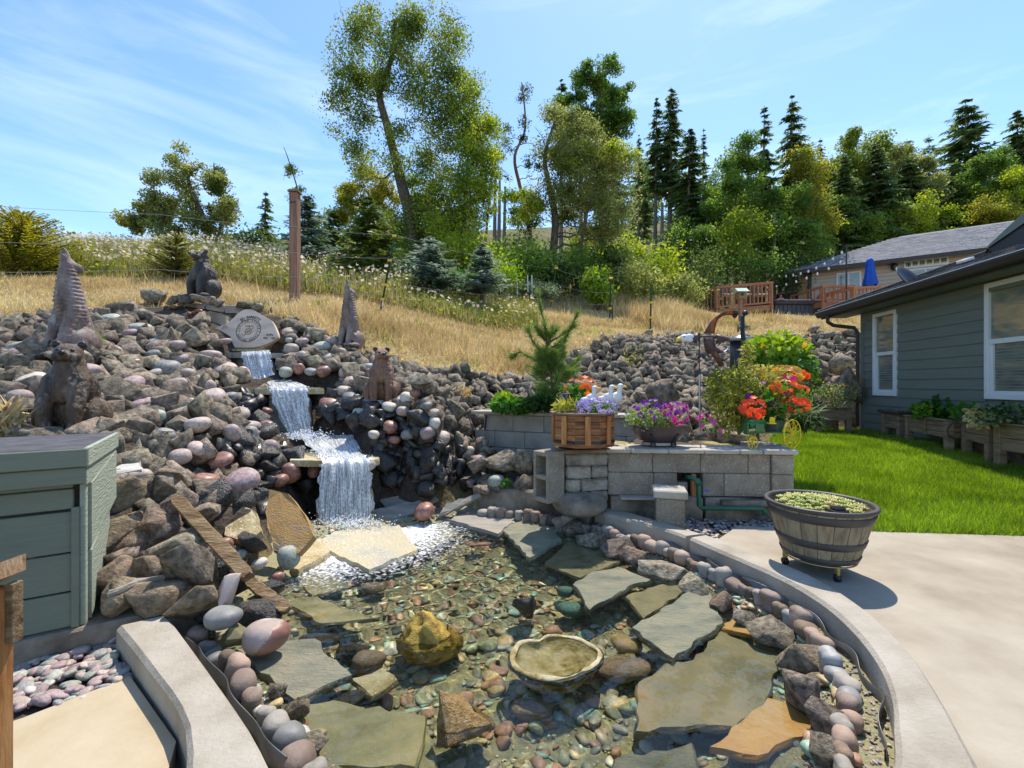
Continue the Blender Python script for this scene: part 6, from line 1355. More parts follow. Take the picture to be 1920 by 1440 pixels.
for r_ in range(rows):
    z0 = Z0+r_*rh; z1 = z0+rh+.02
    cuts = [(.09, LEN)]
    for wx, wz in ((w1, w1z), (w2, w2z)):
        if z1 > wz[0] and z0 < wz[1]:
            nc = []
            for a, c in cuts: nc += [(a, wx[0]), (wx[1], c)] if a < wx[0] and c > wx[1] else [(a, c)]
            cuts = nc
    for a, c in cuts:
        if c-a < .02: continue
        b = B(); vs = [(a, .022, z0), (c, .022, z0), (c, .004, z1), (a, .004, z1), (a, -.015, z0), (c, -.015, z0), (c, -.015, z1), (a, -.015, z1)]
        b.add(vs, [(0, 1, 2, 3)[::-1], (0, 4, 5, 1)[::-1], (3, 2, 6, 7)[::-1], (0, 3, 7, 4)[::-1], (1, 5, 6, 2)[::-1]], HM); me = b.mesh('siding_board')
        bm = bmesh.new(); bm.from_mesh(me); bmesh.ops.recalc_face_normals(bm, faces=bm.faces); bm.to_mesh(me); bm.free(); put('siding_board', me, M['siding'], house, True)
hb('corner_board', -.01, .09, -.02, .03, Z0-.02, ZT+.02, M['siding']); hb('corner_board', -.012, .01, -.14, .028, Z0-.02, ZT+.02, M['siding'])
hb('frieze_board', .09, LEN, .024, .036, ZT-.14, ZT, M['siding'])
M['glass'] = mk('reflection_tinted_glass', [(.09, .12, .11), (.16, .19, .16), (.30, .24, .15)], scale=3, rough=.06, spec=1.0, stretch=(.5, .5, 2.5), dist=1.2, nrough=.4); M['blind'] = mk('pale_blind', [(.17, .2, .19), (.22, .25, .24)], scale=3, rough=.6)  # reflection of the hillside painted into the glass colours
M['glass'].node_tree.nodes['Principled BSDF'].inputs['IOR'].default_value = 1.6
def window(x0, x1, z0, z1, sash, nm='window', blind=True):
    w = thing(nm, None, None, HM @ Vector(((x0+x1)/2, 0, z0))); w.matrix_world = Matrix.Translation(w.location); w.parent = house; w.location = w.location-HC
    def q(n_, a, c, d, e, f_, g_, m_): 
        b = B(); b.box(((a+c)/2, (d+e)/2, (f_+g_)/2), (c-a, e-d, g_-f_), None, .004, M=HM); return b.put(n_, m_, w, True)
    f = .07
    q('frame', x0, x0+f, -.02, .045, z0, z1, M['trim']); q('frame', x1-f, x1, -.02, .045, z0, z1, M['trim']); q('frame', x0+f, x1-f, -.02, .045, z0, z0+f, M['trim']); q('frame', x0+f, x1-f, -.02, .045, z1-f, z1, M['trim'])
    q('sash_rail', x0+f, x1-f, -.02, .035, sash-.035, sash+.035, M['trim'])
    s_ = f+.05; q('sash', x0+f, x0+s_, -.025, .025, z0+f, sash-.035, M['trim']); q('sash', x1-s_, x1-f, -.025, .025, z0+f, sash-.035, M['trim']); q('sash', x0+s_, x1-s_, -.025, .025, z0+f, z0+f+.05, M['trim'])
    q('pane', x0+f, x1-f, -.02, .005, sash+.035, z1-f, M['glass']); q('pane', x0+s_, x1-s_, -.03, -.004, z0+f+.05, sash-.035, M['glass'])
    if blind:
        b = B(); n = int((sash-z0)/.045)
        for k_ in range(n): b.box(((x0+x1)/2, -.0015, z0+f+.07+k_*.045), (x1-x0-2*s_-.01, .003, .012), None, 0, M=HM)
        o = b.put('blind_slats', M['blind'], w, True)
    return w
window(w1[0], w1[1], w1z[0], w1z[1], hz(1660, 663)); window(w2[0], w2[1], w2z[0], w2z[1], hz(1851, 642))
# eaves: soffit, gutter, roof
ov = .52; zE = ZT+.02; zr = .36
hb('soffit', -.62, LEN, -.02, ov-.06, zE, zE+.03, M['siding']); hb('fascia', -.66, LEN, ov-.06, ov-.03, zE-.02, zE+.16, M['gutter'])
b = B(); pr_ = [(.0, .02), (.0, .13), (.1, .13), (.11, .1), (.085, .03), (.05, .005)]
for x in (-.68, LEN): b.v += [tuple(HM @ Vector((x, ov-.03+y, zE+z))) for y, z in pr_]
b.f = [(i, (i+1) % 6, 6+(i+1) % 6, 6+i) for i in range(6)]+[(5, 4, 3, 2, 1, 0), (6, 7, 8, 9, 10, 11)]; b.mi = [0]*8; b.put('gutter', M['gutter'], house, True)
hb('gutter_lip', -.68, LEN, ov+.068, ov+.082, zE+.126, zE+.138, M['trim'])
slope = math.tan(R(21))
def roof_pt(x, d): return HM @ Vector((x, ov+.02-d, zE+.15+d*slope))
b = B(); D_ = 3.2
b.v = [roof_pt(-.70, 0), roof_pt(LEN, 0), roof_pt(LEN, D_), roof_pt(-.70+D_, D_)]; lo_ = [p-Vector((0, 0, .12)) for p in b.v]; b.v += lo_
b.f = [(0, 1, 2, 3), (4, 7, 6, 5), (0, 4, 5, 1), (3, 7, 4, 0), (1, 5, 6, 2), (2, 6, 7, 3)]; b.mi = [0]*6; b.put('roof', M['shingle'], house, True)
b = B()
for r_ in range(20):
    d0 = r_*.15; x = -.70+d0+random.uniform(0, .3)
    while x < LEN:
        w_ = random.choice((.18, .24, .3)); p = [roof_pt(x, d0), roof_pt(x+w_-.006, d0), roof_pt(x+w_-.006, d0+.16), roof_pt(x, d0+.16)]; up_ = Vector((0, 0, .010+random.uniform(0, .005)))
        b.add([p[0]+up_, p[1]+up_, p[2]+Vector((0, 0, .003)), p[3]+Vector((0, 0, .003)), p[0], p[1]], [(0, 1, 2, 3), (4, 5, 1, 0)]); x += w_
tag(b.put('shingle', M['shingle'], house, True), kind='stuff')
b = B(); b.tube([roof_pt(-.7, .0)+Vector((0, 0, .02)), roof_pt(-.7+D_, D_)+Vector((0, 0, .02))], .03, 6); b.put('hip_ridge', M['shingle'], house, True)
# cross gable with dark rake board
g0 = at(1853, 464, 7.4); g1 = at(1990, 370, 6.6); b = B(); th = Vector((0, 0, .32)); bk = Vector((.5, .6, 0))
b.add([g0, g1, g1+th*.9, g0+th*.12, g0+bk*.1, g1+bk*.1, g1+th*.9+bk*.1, g0+th*.12+bk*.1], [(0, 1, 2, 3), (5, 4, 7, 6), (3, 2, 6, 7), (1, 0, 4, 5), (0, 3, 7, 4), (1, 5, 6, 2)]); b.put('rake_board', M['siding'], house, True)
b = B(); b.add([g0+bk*.06, g1+bk*.06, g1+Vector((0, 0, -1.6))+bk*.06, g0+Vector((.1, 0, -.6))+bk*.06, g0+bk*.5, g1+bk*.5, g1+Vector((0, 0, -1.6))+bk*.5, g0+Vector((.1, 0, -.6))+bk*.5], [(0, 1, 2, 3), (5, 4, 7, 6), (0, 4, 5, 1), (3, 2, 6, 7)]); b.put('gable_wall', M['black'], house, True)
# downspout
b = B(); dp = [HM @ Vector(p) for p in ((-.30, ov, zE+.02), (-.30, ov, zE-.12), (-.28, ov-.1, zE-.2), (-.1, .1, zE-.28), (-.06, .05, zE-.4), (-.06, .05, .3))]; b.tube(dp, .04, 8); b.put('downspout', M['gutter'], house, True)
b = B(); c = roof_pt(2.35, .75); b.box(c+Vector((0, 0, .05)), (.16, .16, .05), (0, -R(18), 0), .01); b.put('roof_vent', M['trim'], house, True)
# satellite dish on the roof
t = thing('satellite_dish', 'dark satellite dish seen from behind above the house roof edge', 'satellite dish', at(1712, 530, 8.7)); b = B(); 
DM_ = Matrix.Translation(at(1708, 523, 8.72)) @ Euler((R(56), 0, R(22))).to_matrix().to_4x4()
b.lathe([(.0, -.07), (.14, -.06), (.26, -.03), (.33, 0), (.335, .012), (.26, -.016), (.0, -.055)], 32, M=DM_ @ Matrix.Diagonal((1.0, 1.0, 1, 1)), caps=False); b.put('dish', mk('dark_dish', [(.018, .02, .028), (.028, .03, .04)], scale=3, rough=.5), t, True, True)
b = B(); b.tube([at(1711, 528, 8.8), at(1716, 545, 8.85), at(1716, 575, 8.85)], .025, 8); b.put('mast', M['black'], t, True); b = B(); b.tube([at(1704, 500, 8.62), at(1704, 492, 8.6)], .012, 6); b.put('antenna', M['black'], t, True)

# ------------------------------------------------------------------ planter troughs along the house
def trough(p0, p1, depth, ztop, zbot, lab, boards=3, mat='planterwood', plastic=False, mid=False, zg=.15):
    p0, p1 = Vector((*p0, 0)), Vector((*p1, 0)); d = (p1-p0); L_ = d.length; d.normalize(); n = Vector((-d.y, d.x, 0)); n = n if n.dot(Vector((1, .2, 0))) > 0 else -n
    Tm = Matrix(((d.x, n.x, 0, p0.x), (d.y, n.y, 0, p0.y), (0, 0, 1, 0), (0, 0, 0, 1))); t = thing('planter_trough', lab, 'planter', p0, group='wooden planter troughs by the green house')
    def q(nm, x0, x1, y0, y1, z0, z1, m_=None, bev=.004): b = B(); b.box(((x0+x1)/2, (y0+y1)/2, (z0+z1)/2), (x1-x0, y1-y0, z1-z0), None, bev, M=Tm); b.put(nm, m_ or M[mat], t, True)
    h_ = (ztop-zbot)/boards
    for k_ in range(boards):
        z0 = zbot+k_*h_; q('board', .05, L_-.05, .015, .04, z0+.003, z0+h_-.003); q('board', .05, L_-.05, depth-.04, depth-.015, z0+.003, z0+h_-.003); q('end_board', .02, .045, .05, depth-.05, z0+.003, z0+h_-.003); q('end_board', L_-.045, L_-.02, .05, depth-.05, z0+.003, z0+h_-.003)
    for x in (0, L_-.09):
        for y in (0, depth-.09): q('leg', x, x+.09, y, y+.09, zg-.1, ztop+.002)
    if mid: q('batten', L_/2-.04, L_/2+.04, -.005, .014, zbot, ztop)
    q('soil', .05, L_-.05, .045, depth-.045, ztop-.12, ztop-.05, M['soil'], 0)
    if plastic:
        for (a, c, e, f_) in ((-.05, L_+.05, -.05, .07), (-.05, L_+.05, depth-.07, depth+.05), (-.05, .07, .07, depth-.07), (L_-.07, L_+.05, .07, depth-.07)): q('liner_rim', a, c, e, f_, ztop+.002, ztop+.06, mk('brown_liner', [(.05, .035, .03), (.1, .075, .065)], scale=6, rough=.6) if 'liner' not in M else M['liner'], .02)
    else: q('top_board', -.01, L_+.01, -.02, .06, ztop+.003, ztop+.025)
    return Tm, L_
def gp(px, Y): return ((px-960)/F*Y, Y)
def zt(py, Y): return H-(py-720)/F*Y
T1 = trough(gp(1652, 8.75), gp(1685, 8.15), .55, zt(775, 8.4), zt(803, 8.4), 'small old trough with a brown plastic liner rim nearest the house corner', 2, 'planterwood', True, zg=.1)
T2 = trough(gp(1696, 7.85), gp(1776, 6.75), .5, zt(784, 7.4), zt(813, 7.4), 'middle trough with a centre batten and leafy green plants', 3, 'planterwood', False, True, zg=.1)
T3 = trough(gp(1802, 6.65), gp(1852, 6.05), .5, zt(798, 6.3), zt(830, 6.3), 'trough with cream variegated plants beside the near window', 2, zg=.1)
T4 = trough(gp(1862, 5.95), gp(1990, 5.1), .5, zt(800, 5.6), zt(850, 5.6), 'nearest trough cut by the right edge of the picture', 2, zg=.05)
b = B(); pts = [at(1786, 792, 6.6), at(1776, 805, 6.55), at(1778, 816, 6.55), at(1788, 822, 6.6)]; b.tube(pts, .008, 6); tag(b.put('drip_hose', M['black']), 'thin black drip hose looping over the middle trough', 'hose')
T5 = trough(gp(1598, 8.9), gp(1532, 8.95), .5, zt(766, 8.9), zt(789, 8.9), 'far trough with flowering stems between the tractor and the house', 1, zg=.05)
for nm, a in (('leafy_plant', dict(lab='leafy green squash like plant in the middle trough', base=v(1745, 784, 7.3), leaves=[(130, v(1748, 770, 7.35), (.38, .25, .17), .12, .09, 'l_green', 0), (90, v(1760, 765, 7.4), (.3, .2, .2), .13, .09, 'l_dark', 0), (40, v(1728, 768, 7.3), (.15, .15, .12), .09, .07, 'l_lime', 0)])),
              ('variegated_plant', dict(lab='cream and green variegated plant spilling over the trough by the near window', base=v(1850, 795, 6.0), leaves=[(170, v(1835, 782, 6.0), (.14, .2, .16), .065, .05, 'cream_leaf', .1), (330, v(1880, 778, 5.9), (.42, .28, .17), .075, .055, 'l_grey', .1), (150, v(1900, 775, 5.8), (.4, .25, .15), .08, .055, 'l_dark', .1)])),
              ('green_plant', dict(lab='dark green plant between the middle trough and the variegated one', base=v(1815, 785, 6.6), leaves=[(120, v(1812, 772, 6.6), (.22, .2, .16), .09, .06, 'l_green', 0)]))):
    if 'cream_leaf' not in M: M['cream_leaf'] = leafmat('cream_leaves', (.5, .4, .15), (.66, .58, .34), transl=.35, vary=.15)
    plant(nm, a['lab'], 'plant', a['base'], a['leaves'])
plant('flowering_stems', 'tall mixed stems with small flowers in the far trough', 'plant', v(1565, 768, 8.95), [(500, v(1560, 742, 8.95), (.45, .2, .3), .06, .025, 'l_grey', -.2), (200, v(1575, 738, 8.95), (.4, .2, .25), .05, .025, 'l_yellow', -.2)], [(12, v(1560, 735, 8.9), (.42, .15, .22), .025, 5, 'p_pink')], [(26, v(1565, 738, 8.95), (.4, .15, .22), .008)])

# ------------------------------------------------------------------ neighbour's house, deck, tub
NB = thing('beige_house', 'beige neighbouring house with a grey hip roof above the slope', 'house', at(1640, 590, 26))
n0 = at(1518, 585, 25.5); dirn = Vector((.826, -.564, 0)); dn = Vector((-.564, -.826, 0))
NM = Matrix(((dirn.x, -dn.x, 0, n0.x), (dirn.y, -dn.y, 0, n0.y), (0, 0, 1, 0), (0, 0, 0, 1)))  # x right, y away
def nb(nm, x0, x1, y0, y1, z0, z1, m_, par=None, bev=0): b = B(); b.box(((x0+x1)/2, (y0+y1)/2, (z0+z1)/2), (x1-x0, y1-y0, z1-z0), None, bev, M=NM); return b.put(nm, m_, par or NB, True)
zb = 4.4; zt_ = 7.55
nb('wall', 0, 12, .05, 7, zb-1, zt_, M['beige'])
for k_ in range(16): nb('siding_board', .1, 12, .0 , .045, zb+k_*.2, zb+k_*.2+.185, M['beige'])
nb('side_panel', -.55, -.08, .1, .35, zb-.5, zt_-.05, M['tanwood']); nb('corner_board', -.06, .1, -.02, .1, zb-.5, zt_, M['gutter'])
def nwin(x0, x1, z0, z1, cols, rows_=1, nm='window'):
    w = nb(nm, x0, x1, -.04, .02, z0, z1, M['trim'], None, .01); cw = (x1-x0-.1)/cols
    for c in range(cols):
        for r_ in range(rows_):
            hh = (z1-z0-.1)/rows_; b = B(); b.box((x0+.05+cw*(c+.5), -.045, z0+.05+hh*(r_+.5)), (cw-.07, .02, hh-.07), None, 0, M=NM); pm = b.mesh('pane'); pm.transform(W(NB).inverted()); put('pane', pm, M['glass'], w)
def nx(px): k_ = (px-960)/F; return (k_*n0.y-n0.x)/(dirn.x-k_*dirn.y)
def nz_(px, py): return H-(py-720)/F*(n0.y+dirn.y*nx(px))
nwin(nx(1568), nx(1615), nz_(1590, 545), nz_(1590, 510), 2); nwin(nx(1694), nx(1779), nz_(1735, 500), nz_(1735, 485), 6); nwin(nx(1694), nx(1779), nz_(1735, 540), nz_(1735, 502), 2)
b = B(); c = NM @ Vector((nx(1676), -.12, nz_(1676, 502))); b.lathe([(.05, -.16), (.12, -.12), (.14, .08), (.18, .1), (.03, .22)], 8, c=c); b.put('wall_lamp', M['black'], NB, True)
# hip roof
ex, ey = 1.1, .6; A_ = [(-ex, -ey, zt_-.03), (13, -ey, zt_-.03), (13, 4, zt_+2.2), (4.35, 4, zt_+2.2), (-ex, 8, zt_-.03)]; b = B(); b.add(A_+[(x, y, z-.16) for x, y, z in A_], [(0, 1, 2, 3), (0, 3, 4), (5, 8, 7, 6), (0, 5, 6, 1), (4, 9, 5, 0), (3, 2, 7, 8)], NM); b.put('roof', M['shingle2'], NB, True)
b = B()
for r_ in range(22):
    y = -ey+r_*.2; k_ = (y+ey)/(4+ey); z = zt_-.03+k_*2.23; x = -ex+k_*(4.35+ex)
    while x < 13: w_ = random.choice((.25, .35, .45)); dz = .02+random.uniform(0, .012); b.add([(x, y, z+dz), (x+w_-.02, y, z+dz), (x+w_-.02, y+.22, z+.11), (x, y+.22, z+.11), (x, y, z), (x+w_-.02, y, z)], [(0, 1, 2, 3), (4, 5, 1, 0)], NM); x += w_
tag(b.put('shingle', M['shingle2'], NB, True), kind='stuff')
nb('fascia', -ex, 13, -ey-.05, -ey, zt_-.22, zt_-.01, M['gutter'])
# deck on the left with railing, chairs
def deckobj(nm, lab, x0, x1, py_floor, py_rail, Y, py_ground, nbal, slopepx=0, group=None):
    t = thing(nm, lab, 'deck', at((x0+x1)/2, py_ground, Y), group=group); s_ = Y/F; D = M['deck']
    P = lambda px, py, dy=0: at(px, py+slopepx*(1-(px-x0)/(x1-x0)), Y)+Vector((0, dy, 0))
    def bar(n_, p, q, w_): b = B(); b.tube([p, q], w_, 4); b.put(n_, D, t, True)
    b = B(); c = [P(x0-2, py_floor), P(x1+3, py_floor), P(x1+3, py_floor)+Vector((0, 2.6, 0)), P(x0-2, py_floor)+Vector((0, 2.6, 0))]; b.add(c+[p-Vector((0, 0, .25)) for p in c], [(0, 1, 2, 3), (7, 6, 5, 4), (0, 4, 5, 1), (1, 5, 6, 2), (3, 7, 4, 0)]); b.put('deck_floor', D, t, True)
    for px in (x0, x1):
        for dy in (0, 2.5): bar('deck_post', P(px, py_ground+4, dy), P(px, py_floor+1, dy), .075); bar('rail_post', P(px, py_floor, dy), P(px, py_rail, dy), .06)
    bar('top_rail', P(x0-2, py_rail), P(x1+2, py_rail), .075); bar('bottom_rail', P(x0, py_floor-4), P(x1, py_floor-4), .05); bar('top_rail', P(x0, py_rail), P(x0, py_rail, 2.5), .07); bar('top_rail', P(x1, py_rail), P(x1, py_rail, 2.5), .07)
    for k_ in range(nbal): px = x0+(x1-x0)*(k_+.5)/nbal; bar('baluster', P(px, py_floor-3), P(px, py_rail+1), .032)
    for k_ in range(6): bar('baluster', P(x0, py_floor-3, .2+k_*.4), P(x0, py_rail+1, .2+k_*.4), .032)
    return t
deckobj('timber_deck', 'left redwood deck with a railing and seats under the trees', 1344, 1447, 571, 530, 21, 600, 14, 9)
deckobj('timber_deck', 'right redwood deck of the beige house beside the tub', 1543, 1600, 566, 537, 21.8, 596, 7, 0)
deckobj('timber_deck', 'long redwood deck railing below the windows of the beige house', 1601, 1700, 570, 536, 20.6, 600, 14, 4)
def seat(px, py, Y, lab):
    s_ = 1.0; t = thing('deck_chair', lab, 'chair', at(px, py, Y)); m_ = M['seatmetal']
    b = B(); b.box((0, 0, .4), (.55, .55, .08), None, .02); b.put('seat', M['cream'], t); b = B(); b.box((0, .28, .7), (.55, .07, .55), (R(-12), 0, 0), .02); b.put('backrest', m_, t)
    for x in (-.26, .26):
        b = B(); b.tube([(x, -.27, 0), (x, -.27, .58), (x, .27, .6), (x, .3, 0)], .03, 6); b.put('side_frame', m_, t)
M['seatmetal'] = mk('bronze_chair', [(.08, .06, .045), (.13, .1, .08)], scale=4, rough=.5)
for px in (1362, 1395, 1425): seat(px, 569, 22, 'cushioned chair on the left redwood deck, '+{1362: 'nearest its left corner', 1395: 'in the middle', 1425: 'nearest its right corner'}[px])
TU = at(1500, 597, 22.5); t = thing('hot_tub', 'dark grey hot tub with a brown cover between the two decks', 'hot tub', TU); s_ = 22.5/F; M['tub'] = mk('grey_tub_panel', [(.06, .065, .08), (.085, .09, .11)], scale=4, rough=.6); M['tubcover'] = mk('brown_tub_cover', [(.05, .035, .035), (.075, .055, .055)], scale=4, rough=.6)
for k_ in range(12): b = B(); b.box((-44*s_+k_*8*s_, 0, 12*s_), (8*s_-.02, .08, 26*s_), None, .01); b.put('panel', M['tub'], t)
b = B(); b.box((0, 1, 12*s_), (95*s_, 1.9, 26*s_), None, .02); b.put('tub_shell', M['tub'], t); b = B(); b.box((0, .95, 30*s_), (98*s_, 2.15, 11*s_), None, .06); b.put('cover', M['tubcover'], t)
for x in (-32, 28): b = B(); b.box((x*s_, -.06, 22*s_), (.05, .04, .14), None, .01); b.put('latch', M['black'], t)
# gazebo top behind the tub
t = thing('grill_gazebo', 'small pale roofed gazebo behind the hot tub', 'gazebo', at(1478, 565, 27)); s_ = 27/F; gz_ = at(1478, 553, 27); M['canvas'] = mk('pale_canvas', [(.5, .46, .4), (.58, .54, .48)], scale=3, rough=.8)
b = B(); b.lathe([(26*s_, 0), (12*s_, 7*s_)], 4, c=gz_, M=None); b.put('canopy', M['canvas'], t, True); b = B(); b.lathe([(10*s_, 9*s_), (3*s_, 12*s_)], 4, c=gz_); b.put('vent_canopy', M['canvas'], t, True); b = B(); b.lathe([(8*s_, 6*s_), (8*s_, 9.2*s_)], 4, c=gz_); b.put('vent_band', M['gutter'], t, True)
b = B(); b.box(gz_+Vector((0, .3, -4*s_)), (38*s_, .8, 8*s_)); b.put('valance', M['tubcover'], t, True)
for x in (-24, 24): b = B(); b.tube([gz_+Vector((x*s_, 0, 0)), gz_+Vector((x*s_, 0, -26*s_))], .06, 6); b.put('post', M['deck'], t, True)
b = B(); b.lathe([(.16, 0), (.1, .1), (.04, .12), (.05, .25)], 12, c=at(1464, 563, 21.9)); tag(b.put('table_ornament', M['red']), 'small red and white ornament on the hot tub cover', 'ornament')
# blue umbrella
UB = at(1631, 566, 22.2); t = thing('closed_umbrella', 'closed bright blue garden umbrella in front of the beige house', 'umbrella', UB); s_ = 22.2/F
b = B(); n = 20; pf = [(3, 82), (5.5, 78), (6, 70), (8, 50), (11, 34), (10, 32)]; 
for r_, z in pf:
    for j in range(n): a = 2*PI*j/n; q = r_*(1+(.22*math.cos(a*7) if z < 75 else 0)); b.v.append((q*s_*math.cos(a), q*s_*math.sin(a), (z-6*(z < 40)*(.5+.5*math.cos(a*3)))*s_))
for i in range(len(pf)-1):
    for j in range(n): b.f.append((i*n+j, i*n+(j+1) % n, (i+1)*n+(j+1) % n, (i+1)*n+j)[::-1])
b.f.append(tuple(range(n))); b.mi = [0]*len(b.f); b.put('canopy', mk('blue_fabric', [(.006, .07, .42), (.01, .1, .55)], scale=4, rough=.7), t, False, True); b = B(); b.tube([(0, 0, 0), (0, 0, 84*s_)], .03, 8); b.put('pole', M['trim'], t); b = B(); b.lathe([(.3, 0), (.28, .06), (.05, .1)], 16); b.put('base', M['black'], t)
# light poles and string lights
for k_, (px, y0, y1, Y) in enumerate([(1587, 570, 458, 21.5), (1572, 560, 492, 25.2), (1349, 540, 470, 30)]):
    b = B(); b.tube([at(px, y0+12, Y), at(px, y1, Y)], .035, 6); tag(b.put('light_pole', M['black']), ['tall black pole carrying string lights right of the tub', 'shorter black pole by the beige house window', 'thin pole under the trees left of the decks'][k_], 'pole')
M['bulb'] = mk('white_bulb', [(.75, .75, .72), (.85, .85, .83)], scale=3, rough=.3)
def lights(p, q, sag, n, lab):
    p, q = Vector(p), Vector(q); t = thing('string_lights', lab, 'string lights', p, group=None); f = lambda s_: p.lerp(q, s_)+Vector((0, 0, -sag*4*s_*(1-s_)))
    b = B(); b.tube([f(i/20) for i in range(21)], .012, 4); b.put('cable', M['black'], t, True)
    for i in range(n): b = B(); c = f((i+.5)/n); b.ball(c-Vector((0, 0, .13)), (.055, .055, .085), 1); b.put('bulb', M['bulb'], t, True, True)
lights(at(1587, 462, 21.5), at(1430, 508, 26), .6, 11, 'upper string of white bulbs running left from the tall pole'); lights(at(1587, 480, 21.5), at(1340, 520, 28), .9, 14, 'lower string of white bulbs over the left deck')

# ------------------------------------------------------------------ bird house, flue, wind spinner
t = thing('bird_house', 'weathered bird house with a pale green roof on a brown post', 'bird house', at(1389, 602, 15.5)); s_ = 15.5/F; c = at(1389, 560, 15.5)
b = B(); b.box((0, 0, 22*s_), (7*s_, .1, 44*s_), None, .01); b.put('post', M['post'], t); b = B(); b.box((0, 0, 48*s_), (13*s_, .22, 14*s_), None, .01); b.put('box', M['oldwood'], t)
b = B(); b.add([(-11*s_, -.2, 54*s_), (11*s_, -.2, 54*s_), (11*s_, .0, 62*s_), (-11*s_, .0, 62*s_), (-11*s_, .2, 54*s_), (11*s_, .2, 54*s_)], [(0, 1, 2, 3), (3, 2, 5, 4), (1, 5, 2), (0, 3, 4), (0, 4, 5, 1)]); b.put('roof', mk('mint_paint', [(.3, .45, .38), (.4, .55, .46)], scale=5, rough=.6), t)
b = B(); b.lathe([(.05, 0), (.05, .02)], 12, M=Matrix.Translation((0, -.105, 49*s_)) @ Matrix.Rotation(PI/2, 4, 'X')); b.put('entrance_hole', M['dark'], t)
FLp = at(1389, 700, 6.2); t = thing('black_flue', 'black metal fire pit flue with a shallow conical cap', 'flue', FLp); s_ = 6.2/F
B().lathe([(19*s_, -30*s_), (18.5*s_, 62*s_)], 24).put('cylinder', M['black'], t, False, True); B().lathe([(23*s_, 60*s_), (23*s_, 63*s_), (12*s_, 69*s_), (4*s_, 72*s_)], 24).put('cap', mk('steel_cap', [(.2, .2, .21), (.3, .3, .31)], scale=4, rough=.3, metal=.8), t, False, True)
PLp = at(1395, 720, 5.7); t = thing('hand_pump', 'tall black garden pump spout with a round knob in front of the flue', 'pump', PLp); s_ = 5.7/F
b = B(); b.tube([(-6*s_, 0, 0), (-2*s_, 0, 60*s_), (-3*s_, 0, 128*s_)], [2.2*s_, 3.4*s_, 4*s_], 10); b.put('tube', M['black'], t, False, True); b = B(); b.tube([(-3*s_, 0, 112*s_), (6*s_, 0, 60*s_), (10*s_, 0, 30*s_)], [2*s_, 1.6*s_, 1.4*s_], 8); b.put('lever', M['black'], t, False, True)
b = B(); b.ball((2*s_, 0, 133*s_), 5*s_, 3); b.put('knob', M['black'], t, False, True); b = B(); b.tube([(-3*s_, 0, 104*s_), (-11*s_, 0, 106*s_), (-11*s_, 0, 98*s_)], 1.8*s_, 8); b.put('spout', M['black'], t, False, True); b = B(); b.tube([(-3*s_, -.02, 106*s_), (9*s_, -.02, 108*s_)], 1*s_, 6); b.put('crossbar', M['black'], t)
# eagle wind spinner
EY = 4.75; t = thing('wind_spinner', 'bald eagle wind spinner with curled brown wings on a thin pole', 'wind spinner', at(1312, 812, EY)); s_ = EY/F
E = lambda x, y, dy=0: at(x, y, EY)+Vector((0, dy, 0))
b = B(); b.tube([E(1312, 815), E(1311.5, 702)], .0115, 8); b.put('lower_pole', mk('galvanised_pole', [(.3, .32, .34), (.4, .42, .44)], scale=4, rough=.35, metal=.6), t, True); b = B(); b.tube([E(1311.5, 702), E(1311, 628)], .006, 8); b.put('upper_pole', M['black'], t, True)
b = B(); b.tube([E(1309, 631), E(1345, 631)], .009, 8); b.put('axle', M['black'], t, True); b = B(); b.tube([E(1311, 624, 0), E(1311, 642, 0)], .012, 8); b.put('bracket', M['black'], t, True)
M['wing'] = mk('brown_orange_wing', [(.06, .03, .03), (.11, .05, .045), (.35, .09, .02), (.75, .22, .02)], scale=3, rough=.45, stretch=(6, 6, 1.2), lo=.36, hi=.7); M['wingb'] = mk('dark_brown_feather', [(.06, .032, .032), (.1, .055, .055)], scale=20, rough=.5); M['eaglew'] = mk('eagle_white', [(.6, .63, .72), (.74, .76, .82)], scale=14, rough=.5)
def ribbon(pts, th, nm, mats, yw=0):
    b = B(); n = len(pts)
    for (x0, y0, d0, x1, y1, d1) in pts:
        p, q = E(x0, y0, d0), E(x1, y1, d1); m_ = p.lerp(q, .5)+Vector((0, -.03, 0))
        b.v += [p, m_, q, p+Vector((0, th, 0)), m_+Vector((0, th, 0)), q+Vector((0, th, 0))]
    for i in range(n-1):
        a = i*6
        for j in range(2): b.f += [(a+j, a+j+6, a+j+7, a+j+1), (a+3+j, a+4+j, a+10+j, a+9+j)]
        b.f += [(a, a+3, a+9, a+6), (a+2, a+8, a+11, a+5)]
    b.f += [(0, 1, 4, 3), (1, 2, 5, 4)]; b.mi = [0]*len(b.f); me = b.mesh(nm); bm = bmesh.new(); bm.from_mesh(me); bmesh.ops.recalc_face_normals(bm, faces=bm.faces); bm.to_mesh(me); bm.free(); put(nm, me, mats, t, True, True)
ribbon([(1319,626,.0,1340,626,0),(1322,618,-.02,1341,616,0),(1328,606,-.04,1344,604,.0),(1337,596,-.05,1350,597,.02),(1349,588,-.05,1360,591,.04),(1362,583,-.03,1371,589,.06),(1374,582,0,1381,590,.08)], .004, 'wing', M['wing'])
ribbon([(1374,582,0,1380,591,.08),(1383,582,.02,1386,594,.1),(1388,584,.03,1387,595,.1)], .004, 'wing_tip', M['black'])
ribbon([(1319,634,0,1340,634,0),(1320,646,.0,1341,646,0),(1324,656,.03,1344,652,0),(1331,662,.06,1354,658,.0),(1342,664,.09,1362,660,0)], .004, 'wing', M['wingb'])
ribbon([(1341,663,.09,1360,659,.0),(1352,664,.1,1366,655,0),(1362,661,.1,1367,648,0)], .004, 'wing_tip', M['eaglew'])
ribbon([(1331,655,.02,1345,660,0),(1338,668,.03,1349,668,0),(1347,679,.04,1355,677,0),(1354,688,.05,1360,686,.02)], .004, 'wing', M['wing'])
